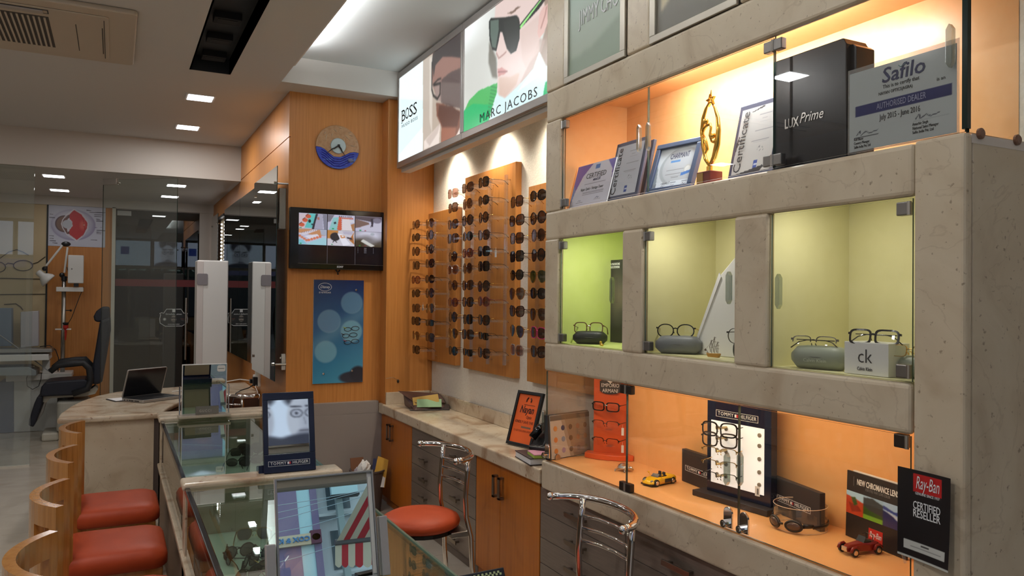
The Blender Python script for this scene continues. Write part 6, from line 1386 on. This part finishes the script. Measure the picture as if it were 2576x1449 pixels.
# brand blocks
def block(label, pl, pr, ptop, x_=None, d=.022):
    a, b = PZ(*pl, ZL0), PZ(*pr, ZL0); t = thing('brand_block', label, 'sign', frame(a, (b.x-a.x, b.y-a.y, 0), (0, 0, 1)), 'dark brand blocks on the orange shelf')
    w = (b-a).length; h = (PX(pl[0], ptop, a.x).z-ZL0)
    MB().box(0, w, 0, h, -d, 0).build('block', CHAR, t, bevel=.0015)
    return t, w, h
def logo(t, cx, cy, w, hh, z=.0006):
    m = MB(); m.box(cx-w/2, cx+w/2, cy+hh/2-.0012, cy+hh/2, 0, z).box(cx-w/2, cx+w/2, cy-hh/2, cy-hh/2+.0012, 0, z).box(cx-w/2, cx-w/2+.0012, cy-hh/2, cy+hh/2, 0, z).box(cx+w/2-.0012, cx+w/2, cy-hh/2, cy+hh/2, 0, z); m.build('logo_border', INKW, t)
    text('TOMMY', t, INKW, cx-w*.26, cy, hh*.8, z=z, width=w*.38, spacing=1.2); text('HILFIGER', t, INKW, cx+w*.27, cy, hh*.8, z=z, width=w*.38, spacing=1.1)
    fw = w*.07; MB().box(cx-fw*.6, cx, cy-hh*.22, cy+hh*.22, 0, z).build('flag_white', INKW, t); MB().box(cx, cx+fw*.6, cy-hh*.22, cy+hh*.22, 0, z).build('flag_red', mat('flag_red', (176, 40, 44), .5), t); MB().box(cx-fw*.6, cx+fw*.6, cy+hh*.22, cy+hh*.32, 0, z).box(cx-fw*.6, cx+fw*.6, cy-hh*.32, cy-hh*.22, 0, z).build('flag_bars', INKB, t)
t, w, h = block('dark brand block half hidden behind the lit eyewear stand', (1715, 1209), (1800, 1243), 1128); logo(t, w*.54, h*.45, w*.86, h*.16)
t, w, h = block('dark brand block behind the swimming goggles', (1942, 1284), (2062, 1338), 1196); logo(t, w*.44, h*.44, w*.76, h*.17)
# lit eyewear stand
a, b = PZ(1778, 1246, ZL0), PZ(1908, 1284, ZL0)
t = thing('lit_eyewear_stand', 'lit navy eyewear stand with white panel and five pegs', 'display stand', frame((a.x, a.y, ZL0), (b.x-a.x, b.y-a.y, 0), (0, 0, 1)))
w = (b-a).length; h = PX(1780, 1006, a.x).z-ZL0; wd = w+.055
MB().box(-.035, wd+.02, 0, .022, -.10, .045).build('base', CHAR, t, bevel=.002)
MB().box(0, wd, .022, h, -.035, 0).build('body', NAVY, t, bevel=.002)
MB().box(.022, wd-.03, .06, h-.075, 0, .0012).build('lit_panel', mat('lit_white_panel', (240, 236, 230), .5, emit=.55), t)
logo(t, wd*.48, h-.045, wd*.66, .026, .0016)
WT = WM[t.name]; ph = h-.135
PEG = [(.92, FK, 'square', False, 'black rimmed eyeglasses, top row of the lit navy stand'), (.76, FDT, 'square', False, 'tortoiseshell eyeglasses, second row of the lit navy stand'), (.56, FG, 'rect', True, 'gold half rim eyeglasses, third row of the lit navy stand'), (.36, FG, 'rect', True, 'gold half rim eyeglasses, fourth row of the lit navy stand'), (.17, FS, 'rect', True, 'dark half rim eyeglasses, lowest row of the lit navy stand')]
for k, (f_, fm, sh, hf, l) in enumerate(PEG):
    z = .06+ph*f_
    for x in (.055, .10, wd-.05): MB().lathe([(.008, 0), (.008, .004), (.006, .005)], 12, Matrix.Translation((x, z-.006, .0012))).build('peg_hole', mat('peg_grey', (140, 132, 120), .4), t)
    MB().cyl((.1, z, 0), (.098, z, .055), .005, 8).build('nose_peg', mat('brass_peg', (190, 168, 120), .3, .6), t)
    M = WT @ Matrix.Translation((.122, z+.0, .068)) @ Matrix.Rotation(math.radians(18), 4, 'Y')
    glasses('eyeglasses', l, M, sh, fm, LC, FK if k < 2 or k == 4 else fm, .005 if k < 2 else .002, 1.05, 'eyeglasses on the lit navy stand', hf)
g = thing('price_tag', 'barcode price tag on the lowest row of the lit navy stand', 'tag', WT @ Matrix.Translation((wd-.055, .06+ph*.17-.03, .006))); MB().box(-.011, .011, -.018, .018, 0, .001).build('card', PAPER, g); MB().box(-.002, .006, -.012, .010, .001, .0014).build('barcode', INKG, g)
# goggles on a clear ring
q = PZ(2013, 1326, ZL0)
t = thing('acrylic_ring', 'clear acrylic ring stand holding the goggles', 'display stand', (q.x, q.y, ZL0))
Rg = .088; m = MB(); n = 32
for k in range(n):
    a0, a1 = 2*math.pi*k/n, 2*math.pi*(k+1)/n
    m.quad((Rg*math.cos(a0), Rg*math.sin(a0), 0), (Rg*math.cos(a1), Rg*math.sin(a1), 0), (Rg*math.cos(a1), Rg*math.sin(a1), .08), (Rg*math.cos(a0), Rg*math.sin(a0), .08))
m.build('ring_wall', ACRYL, t); MB().tube([(Rg*math.cos(2*math.pi*k/n), Rg*math.sin(2*math.pi*k/n), .08) for k in range(n)], .0012, 6, closed=True).build('rim', mat('acrylic_edge', (226, 200, 176), .15), t, smooth=True); MB().tube([(Rg*math.cos(2*math.pi*k/n), Rg*math.sin(2*math.pi*k/n), .001) for k in range(n)], .001, 6, closed=True).build('lower_rim', mat('acrylic_edge', (226, 200, 176), .15), t, smooth=True)
g = thing('swimming_goggles', 'black swimming goggles strapped round the clear ring', 'goggles', Matrix.Translation((q.x, q.y, ZL0)))
def rp(a, r, z): return (r*math.cos(math.radians(a)), r*math.sin(math.radians(a)), z)
GBK = mat('goggle_rubber', (34, 32, 34), .35)
MB().tube([rp(a, Rg+.003, .03+.006*math.sin(math.radians(a*.7))) for a in range(-112, 140, 8)], .0055, 8, sq=(1.0, .35)).build('strap', GBK, g, smooth=True)
for c0, sgn in ((-150, 1), (165, -1)):
    m = MB(); m.tube([(Vector(rp(c0, Rg+.008, .026))+Vector((0, 0, .016*math.sin(k*math.pi/10)))+(Vector(rp(c0+90, 1, 0))*.026*math.cos(k*math.pi/10))) for k in range(20)], .005, 8, closed=True); m.build('eye_cup', GBK, g, smooth=True)
    mm = frame(rp(c0, Rg+.011, .026), rp(c0+90, 1, 0), (0, 0, 1)); MB().ball((0, 0, 0), (.024, .014, .006), 14, 8, M=mm).build('lens', mat('goggle_lens', (92, 72, 62), .1), g, smooth=True)
MB().tube([rp(a, Rg+.012, .028) for a in (-172, 180, 172)], .004, 6).build('nose_bridge', GBK, g); MB().tube([rp(a, Rg+.004, .028) for a in (-132, -122, -110)], [.008, .007, .0055], 8, sq=(1, .5)).build('side_clip', GBK, g, smooth=True)
t = thing('paper_slip', 'small white slip inside the goggles ring', 'paper', RZ((q.x-.0, q.y-.005, ZL0), .5)); MB().box(-.028, .028, -.012, .014, 0, .0012).build('sheet', PAPER, t)
# brand booklet
a, b = PZ(2127, 1346, ZL0), PZ(2262, 1402, ZL0)
t = thing('brand_booklet', 'black spiral booklet with three landscape pictures', 'booklet', frame(a, (b.x-a.x, b.y-a.y, 0), (.03, .0, 1)))
w = (b-a).length*1.12; h = PX(2128, 1182, a.x).z-ZL0
CB = mat('booklet_black', (40, 34, 34), .35)
MB().box(0, w, 0, h, -.006, 0).build('cover', CB, t); MB().box(.02, w, .002, h+.003, -.016, -.006).build('pages', PAPER, t)
cv = Cv(w, h*.34, 90, 40, (90, 150, 200)); cv.rect(0, .3, 0, 1, (170, 205, 226)); cv.poly([(0, .8), (.15, .72), (.3, .62), (.3, 0), (0, 0)], (186, 66, 36)); cv.poly([(.04, .5), (.2, .45), (.28, .25), (.1, .1)], (140, 44, 30)); cv.poly([(.08, .75), (.16, .78), (.2, .5), (.14, .4)], (60, 84, 36)); cv.rect(.3, .62, 0, 1, (150, 180, 205)); cv.poly([(.3, .9), (.45, .96), (.62, .8), (.62, .3), (.3, .3)], (58, 62, 64)); cv.poly([(.3, .55), (.4, .42), (.62, .32), (.62, .1), (.3, .1)], (52, 84, 34)); cv.rect(.3, .62, 0, .2, (120, 170, 52)); cv.rect(.62, 1, 0, 1, (160, 190, 220)); cv.poly([(.62, .85), (.8, .7), (1, .8), (1, .5), (.62, .7)], (52, 66, 140)); cv.poly([(.62, .65), (.75, .55), (1, .12), (1, 0), (.62, 0)], (40, 44, 96)); cv.poly([(.64, .66), (.75, .6), (1, .35), (1, .15), (.78, .5)], (190, 200, 220)); cv.blur(1)
cv.build('pictures', PRINTG, t, 0, h*.36, .0006)
text('NEW CHROMANCE LENS', t, INKW, w*.52, h*.86, .026, z=.0006, width=w*.68, bold=.0005); text('FOR EYES THAT LOVE COLOR', t, INKG, w*.53, h*.785, .012, z=.0006, width=w*.4)
MB().box(w*.12, w*.125, h*.79, h*.93, 0, .0008).box(w*.93, w*.935, h*.78, h*.92, 0, .0008).build('rule', INKG, t)
RBR = mat('brand_red', (196, 36, 34), .4)
MB().box(w*.40, w*.63, h*.06, h*.25, 0, .0008).build('logo_patch', RBR, t); text('Ray-Ban', t, INKW, w*.515, h*.165, .026, z=.0012, width=w*.19, shear=.25)
for k in range(4): MB().tube([(w-.004, h*(.15+.24*k), .004), (w+.006, h*(.15+.24*k), .0), (w-.004, h*(.15+.24*k), -.016)], .0016, 6).build('ring', CHROME, t)
# certified reseller sheet on the pillar
a, b = PX(2257, 1172, XF-.012), PX(2398, 1196, XF-.012)
t = thing('reseller_sheet', 'curled black certified reseller sheet on the marble pillar', 'sign', FX((XF-.010, a.y, PX(2257, 1392, XF-.012).z)))
w = a.y-b.y; h = a.z-PX(2257, 1392, XF-.012).z
bend = lambda U, V: .012*U*U+.010*U*(1-V)**2
cv = Cv(w, h, 70, 110, (30, 26, 28)); cv.rect(0, 1, 0, .022, (196, 196, 188)); cv.rect(.12, .92, .10, .195, (196, 196, 190)); cv.rect(.30, .84, .76, .955, (190, 36, 36))
cv.rect(.32, .82, .735, .75, (120, 116, 116), .6); cv.rect(.45, .62, .165, .177, (70, 66, 66)); cv.rect(.25, .85, .13, .142, (110, 106, 106), .7)
cv.build('sheet', mat_print('sheet_print', rough=.3), t, 0, 0, 0, bend)
def on(s, x, y, size, width, m=INKW, **k):
    o = text(s, t, m, w*x, h*y, size, z=bend(x, y)+.0015, width=w*width, ext=.0002, **k); o.rotation_euler = (0, -math.atan2(.024*x+.010*(1-y)**2, w), 0); return o
on('Ray-Ban', .57, .86, .046, .44, shear=.25); on('CERTIFIED', .56, .605, .028, .52, bold=.0003); on('RESELLER', .56, .515, .028, .52, bold=.0003)
on('GENUINE SINCE 1937', .57, .742, .010, .46)
MB().tube([(.0, h*.05, -.006), (w*.1, h*.0, -.002), (.02, -.02, -.004)], .004, 6).build('tape', ACRYL, t)
# ------------------------------------------------------------------ mirrors and things on the display counters
ZTOP = ZT+.001
# brand mirror on the divider
p0, p1 = PY(667, 1188, 3.69), PY(795, 1172, 3.69)
t = thing('counter_mirror', 'navy framed branded counter mirror on the marble divider', 'mirror', frame((p0.x-.002, 3.71, ZTOP), (1, -.02, 0), (0, .225, 1)))
w, h = p1.x-p0.x+.004, .372
MB().box(0, w, 0, h, -.02, -.0).build('backboard', NAVY, t, bevel=.003)
MB().box(.0, w, 0, .085, 0, .010).box(0, w, h-.035, h, 0, .010).box(0, .022, .085, h-.035, 0, .010).box(w-.026, w, .085, h-.035, 0, .010).build('frame', NAVY, t, bevel=.002)
MB().box(.022, w-.026, .085, h-.035, 0, .002).build('mirror_plate', MIRROR, t)
MB().box(.015, w-.015, .05, h-.03, -.0215, -.02).build('back_card', mat('beige_card', (170, 152, 128), .6), t)
MB().box(-.02, w, 0, .04, -.10, -.02).build('foot', NAVY, t, bevel=.003)
logo(t, w*.48, .042, w*.8, .024, .0108)
# frameless mirror with acrylic sides
p0, p1 = PY(456, 1046, 5.62), PY(570, 1041, 5.62)
t = thing('counter_mirror', 'small white rimmed counter mirror between chrome posts at the desk', 'mirror', frame((p0.x, 5.62, ZTOP+.012), (1, .02, 0), (0, -.015, 1)))
w, h = p1.x-p0.x, .345
MB().box(0, w, 0, h, -.01, 0).build('backboard', WHITE, t, bevel=.002); MB().box(.006, w-.006, .006, h-.006, 0, .0015).build('mirror_plate', MIRROR, t)
for x in (-.012, w+.012): MB().box(x-.004, x+.004, -.012, .2, -.012, .008).build('side_post', CHROME, t, bevel=.001)
MB().box(-.02, w+.02, -.012, .004, -.06, .06).build('base', mat('marble_foot', (190, 176, 156), .3), t, bevel=.003)
MB().prism(rrect(w-.065, w-.012, h-.055, h-.012, .012), .002, .003).build('sticker', WHITE, t); MB().box(w-.058, w-.02, h-.036, h-.033, .003, .0036).build('sticker_print', INK, t)
MB().box(w*.31, w*.82, .006, .058, .004, .010).build('plaque', mat('grey_plaque', (120, 116, 108), .4), t); text('GUCCI', t, mat('plaque_ink', (196, 190, 178), .4), w*.52, .028, .024, z=.0108, width=w*.26, spacing=1.3)
# large tilted mirror on the near counter
LEAN = math.radians(15)
tl, tr_ = ray(681, 1207), ray(929, 1182)
yb_ = 2.22
def mirror_pt(px, py):   # mirror plane: through (.,yb_,ZTOP), leaning back by LEAN
    d = ray(px, py); n = np.array([0, -math.cos(LEAN), math.sin(LEAN)]); p = np.array([0, yb_, ZTOP]); s = np.dot(p-CAM, n)/np.dot(d, n); return CAM+d*s, d-2*np.dot(d, n)*n
A_, _ = mirror_pt(681, 1207); B_, _ = mirror_pt(929, 1182)
hgt = (A_[2]+B_[2])/2-ZTOP; hgt /= math.cos(LEAN); wM = B_[0]-A_[0]
t = thing('tilted_mirror', 'large silver framed mirror tilted on the counter, reflecting the street', 'mirror', frame((A_[0]+.01, yb_, ZTOP), (1, 0, 0), (0, math.tan(LEAN), 1)))
MB().box(0, wM, 0, hgt, -.012, -.001).build('backboard', mat('white_back', (214, 212, 210), .5), t, bevel=.002)
MB().box(.006, wM-.02, .006, hgt-.007, -.001, .0).build('mirror_plate', MIRROR, t)
MB().box(0, .006, 0, hgt, -.001, .006).box(wM-.006, wM, 0, hgt, -.001, .006).box(.006, wM-.006, hgt-.006, hgt, -.001, .006).build('frame', STEEL, t, bevel=.001)
MB().box(wM-.018, wM-.007, .01, hgt-.02, .0, .003).build('white_margin', WHITE, t)
MB().box(wM+.008, wM+.032, -.0, hgt*.55, -.02, .012).build('support', mat('grey_support', (176, 172, 172), .4), t, bevel=.002)
MB().box(-.03, -.004, -.0, hgt*.42, -.02, .012).build('support', mat('grey_support', (176, 172, 172), .4), t, bevel=.002)
# black leaflet box near the lower edge
q = PY(1150, 1440, 1.9)
t = thing('leaflet_box', 'black leaflet box with checkered strip at the bottom edge', 'box', frame(PY(1045, 1470, 1.93), Vector(PY(1252, 1413, 1.90))-Vector(PY(1066, 1449, 1.93)), (.0, .5, 1)))
MB().box(0, .245, -.12, .0, -.03, 0).build('box', mat('leaflet_black', (32, 30, 34), .3), t, bevel=.002)
m = MB()
for k in range(18):
    for j in range(2):
        if (k+j) % 2 == 0: m.box(.135+k*.0056, .135+k*.0056+.0056, -.012-j*.0056, -.012-j*.0056+.0056, 0, .0006)
m.build('checker_strip', mat('lime_white', (196, 206, 150), .5), t, kind='stuff')
text('50', t, INKW, .205, -.045, .012, z=.0006, width=.02)
# sunglasses lying in the counters
ZB_ = .536
PIN = [(600, 1390, 20, 5), (640, 1345, -15, 6), (655, 1400, 40, 1), (612, 1425, 70, 0), (690, 1420, 10, 7), (735, 1350, -30, 4), (570, 1400, 90, 3), (622, 1448, 35, 2)]
for k, (px, py, a, kd) in enumerate(PIN):
    q = PZ(px, py, ZB_+.02); sh, fm, lm, tmm, nm = KINDS[kd]
    M = RZ((q.x, q.y, ZB_+.026), math.radians(180+a)) @ Matrix.Rotation(math.radians(80), 4, 'X')
    glasses('sunglasses', f'{nm} sunglasses lying in the near counter beside the tilted mirror', M, sh, fm, lm, tmm, .002 if fm in (FG,) else .004, 1.05, 'sunglasses in the near display counter')
for k, (px, py, kd) in enumerate(((1036, 1350, 0), (1032, 1400, 4), (1072, 1375, 2), (1030, 1440, 9), (1075, 1430, 1))):
    q = PX(px, py, CX1-.03); sh, fm, lm, tmm, nm = KINDS[kd]
    glasses('sunglasses', f'{nm} sunglasses hanging inside the rear pane of the near counter', FX((CX1+.012, max(q.y, 1.5), .60+.0*k)) if False else frame((CX1-.04, q.y, .57+.045*(k % 3)), (0, -1, 0), (0, 0, 1)), sh, fm, lm, tmm, .004, 1.0, 'sunglasses hanging in the near counter')
kk = 0
for r_ in range(4):
    for c_ in range(3):
        px, py = 600+r_*9+c_*30, 1165-r_*26-c_*6
        q = PZ(px, py, ZB_+.02); sh, fm, lm, tmm, nm = KINDS[(0, 4, 2, 9)[(r_+c_) % 4]]
        M = RZ((min(q.x, CX1-.1), min(q.y, 5.5), ZB_+.026), math.radians(160+25*c_)) @ Matrix.Rotation(math.radians(75), 4, 'X')
        glasses('sunglasses', f'dark sunglasses in the far counter, {ORD[r_]} row from the divider, {ORD[c_]} across', M, sh, FK, lm, FK, .0045, 1.08, 'sunglasses in the far display counter')

# ------------------------------------------------------------------ shop front posters and the street, seen in the mirrors
def front_box(label, x0, x1, z0, z1, draw, lt=None):
    t = thing('front_lightbox', label, 'lightbox', frame((x1, YFRONT+.052, z0), (-1, 0, 0), (0, 0, 1)), 'lit poster boxes over the shop window')
    w, h = x1-x0, z1-z0; MB().box(0, w, 0, h, -.05, -.004).build('casing', STEEL, t); cv = Cv(w-.04, h-.04, 90, 60, (205, 220, 245)); draw(cv); cv.blur(1); cv.build('poster', FBX, t, .02, .02, .0)
    if lt: text(lt, t, INKB, w*.5, h*.9, .05, z=.002, width=w*.3)
FBX = mat_print('front_print', glow=1.0)
def man(c, cx, s=1.0):
    c.ell((cx, .92), (.2*s, .16*s), (64, 66, 78), soft=.3); c.ell((cx, .45), (.165*s, .26*s), (186, 192, 210), soft=.15); c.ell((cx-.06*s, .42), (.09*s, .2*s), (150, 156, 176), .5, soft=.9)
    c.ell((cx, .18), (.08*s, .05*s), (110, 114, 132), .6, soft=.6)
    for d in (-.07, .07):
        c.ell((cx+d*s, .56), (.06*s, .045*s), (52, 54, 66), soft=.12); c.ell((cx+d*s, .56), (.051*s, .037*s), (170, 176, 196), soft=.15); c.ell((cx+d*s, .56), (.016*s, .012*s), (60, 62, 76)); c.line([(cx+d*s-.05*s, .68), (cx+d*s+.05*s, .69)], .008, (70, 72, 86))
    c.line([(cx-.05*s, .24), (cx+.05*s, .24)], .008, (90, 90, 104)); c.line([(cx, .48), (cx-.01, .36)], .006, (130, 134, 150)); c.ell((cx, .0), (.3*s, .1), (60, 64, 80), soft=.3)
front_box('pale blue lit poster with a dark blue logo over the shop window', -.42, .9, 2.36, 3.08, lambda c: c.rect(.42, .58, .45, .75, (44, 70, 150)), None)
front_box('lit poster of two men in glasses over the shop window', .95, 2.22, 2.36, 3.08, lambda c: (man(c, .28), man(c, .72, .9)))
front_box('lit poster of one man in glasses over the shop window', -1.8, -.47, 2.36, 3.08, lambda c: man(c, .45, 1.1))
front_box('lit poster of a bearded man over the far side of the shop window', -3.2, -1.85, 2.36, 3.08, lambda c: man(c, .55, 1.1))
def via(px, py, Yp):
    P, d = mirror_pt(px, py); s = (Yp-P[1])/d[1]; return Vector(P+d*s)
ZQ = lambda x, y: (380+x/4.293, 1160+y/4.293)
YS = -12.0
def vq(x, y, Yp=YS): return via(*ZQ(x, y), Yp)
bl = thing('street_building', 'purple clad shop building across the street with glazed strips', 'building', (0, YS, -.06))
PUR = mat('purple_cladding', (132, 118, 158), .5); SKYG = mat('pale_glazing', (190, 236, 246), .15)
xl, x1_, x2_, x3_ = vq(1300, 700).x, vq(1600, 700).x, vq(1745, 700).x, vq(1820, 700).x
def sb(nm, xa, xb, za, zb_, ya, yb2, mt): return MB().box(min(xa, xb), max(xa, xb), YS+ya, YS+yb2, za, zb_).build(nm, mt, bl, world=True)
hi = 9.0
sb('wall', -9, xl, -.06, hi, -.5, 0, PUR)
sb('wall', xl, x1_, -.06, hi, -.5, 0, PUR); sb('glazing', x1_, x2_, -.06, hi, -.5, -.02, SKYG); sb('pier', x2_, x3_, -.06, hi, -.5, .02, PUR)
sb('white_wall', x3_, x3_+7, -.06, hi, -.6, -.2, mat('white_render', (214, 222, 226), .7))
for k in range(5):
    z = 2.2+k*1.25; sb('window', x3_+.25, x3_+.75, z, z+.8, -.21, -.17, mat('grey_window', (90, 104, 112), .2)); sb('balcony_slab', x3_+.0, x3_+.9, z-.18, z-.12, -.25, .05, mat('slab_pale', (196, 204, 208), .6))
sA, sB = vq(1715, 850), vq(1310, 905)
zs0, zs1 = (vq(1715, 905).z+vq(1315, 965).z)/2, (vq(1710, 790).z+vq(1315, 845).z)/2
sb('sign_board', sA.x, sB.x+(.9 if sB.x > sA.x else -.9), zs0, zs1, .02, .12, mat('sign_cream', (222, 206, 176), .6))
sb('sign_badge', vq(1830, 850).x, sA.x, zs0, zs1+.05, .02, .13, mat('badge_maroon', (104, 54, 80), .6))
sg = thing('shop_sign', 'blue shop sign lettering across the street, mirrored in the tilted mirror', 'sign', frame((sA.x, YS+.125, (zs0+zs1)/2), (sB.x-sA.x, 0, 0), (0, 0, 1)))
Ls = abs(sB.x-sA.x)
text('COX & KINGS', sg, mat('sign_blue', (70, 140, 200), .5), Ls*.03, 0, (zs1-zs0)*.62, z=.01, width=Ls*1.28, align='LEFT', bold=.004, ext=.02)
bx = (vq(1830, 850).x+sA.x)/2
MB().lathe([(.5, 0), (.5, .02)], 24, frame((bx, YS+.13, (zs0+zs1)/2+.02), (1, 0, 0), (0, 0, 1)) @ Matrix.Diagonal((abs(vq(1830, 850).x-sA.x)*.8, (zs1-zs0)*.62, 1, 1))).build('badge_emblem', mat('badge_blue', (150, 205, 226), .5), bl, world=True)
sb('billboard', vq(1880, 200).x, vq(2160, 200).x, vq(1950, 430).z, vq(1950, 280).z+1.2, .3, .42, mat('billboard_pale', (196, 232, 240), .5)); 
sb('billboard_frame', vq(1870, 200).x, vq(2170, 200).x, vq(1950, 450).z, vq(1950, 425).z, .28, .44, INK)
sb('drain_pipe', vq(2030, 600).x-.08, vq(2055, 600).x, -.06, hi, .1, .25, mat('pipe_grey', (150, 170, 172), .5))
sb('dark_shopfront', -9, 9, -.06, 2.4, .0, .05, mat('shopfront_dark', (52, 52, 60), .4))
for k, (a_, b_) in enumerate((((1300, 545), (1790, 430)), ((1300, 620), (1850, 480)), ((1320, 1080), (1850, 930)), ((1590, 700), (1830, 640)), ((1590, 420), (2100, 330)))):
    p, q = vq(*a_, -9.0), vq(*b_, -9.0); d_ = (q-p); p, q = p-d_*2, q+d_*2
    MB().tube([p, (p+q)/2-Vector((0, 0, .05)), q], .006, 5).build('street_cable', mat('street_cable_grey', (170, 190, 200), .6), None, label='overhead street cable across the facade, %s in the mirror' % ['topmost on the cladding', 'second on the cladding', 'lowest', 'short one beside the glazing', 'highest near the billboard'][k], cat='cable', group='overhead street cables')
# striped awning just outside the shop front
YA0, YA1 = -4.2, -3.2
aw = thing('striped_awning', 'red and cream striped awning outside, mirrored in the tilted mirror', 'awning', (0, YA0, 0))
CR, RE = mat('awning_cream', (214, 206, 184), .8), mat('awning_red', (190, 30, 50), .8)
xs = [1988, 2060, 2130, 2205, 2290, 2380, 2480]
for k in range(6):
    mt = (CR, RE)[k % 2]
    a_, b_ = vq(xs[k], 895-.12*(xs[k]-1990), YA0), vq(xs[k+1], 895-.12*(xs[k+1]-1990), YA0); c_, d_ = vq(xs[k], 1120, YA0), vq(xs[k+1], 1120, YA0)
    m = MB(); n = 6
    for i in range(n):
        u0, u1 = i/n, (i+1)/n; f = lambda u: a_.lerp(b_, u); g = lambda u: c_.lerp(d_, u)+Vector((0, 0, -.03*math.sin(math.pi*u)))
        m.quad(f(u0), f(u1), g(u1), g(u0))
    m.build('valance', mt, aw, world=True)
    up = Vector((.45*(1 if vq(2480, 800, YA0).x > vq(1988, 800, YA0).x else -1), .95, .75)); MB().quad(a_, b_, b_+up, a_+up).build('canopy_stripe', mt, aw, world=True)
a_, b_ = vq(1985, 880, YA0), vq(2480, 825, YA0)
MB().cyl(a_, b_, .035, 8).build('front_bar', mat('awning_bar', (84, 84, 88), .5), aw, world=True)
js = thing('jeweller_sign', 'jewellers sign over the street, dimly reflected in the dark door', 'sign', frame((2.6, -11.8, 2.35), (-1, 0, 0), (0, 0, 1)))
MB().box(-.3, 4.2, -.05, .75, -.04, 0).build('board', mat('sign_dark_green', (30, 52, 40), .5), js); text('JEWELLERS', js, mat('sign_pale', (206, 214, 196), .5), 1.9, .34, .6, z=.01, width=3.4, spacing=1.1)
# ------------------------------------------------------------------ lettering becomes plain mesh
bpy.context.view_layer.update()
_dg = bpy.context.evaluated_depsgraph_get()
for o in [x for x in bpy.data.objects if x.type == 'FONT']:
    me = bpy.data.meshes.new_from_object(o.evaluated_get(_dg))
    nm = o.name; o.name = 'old_text'
    n = bpy.data.objects.new('lettering', me); COL.objects.link(n); n.parent = o.parent
    n.matrix_parent_inverse = o.matrix_parent_inverse.copy(); n.location = o.location; n.rotation_euler = o.rotation_euler; n.scale = o.scale
    bpy.data.objects.remove(o)
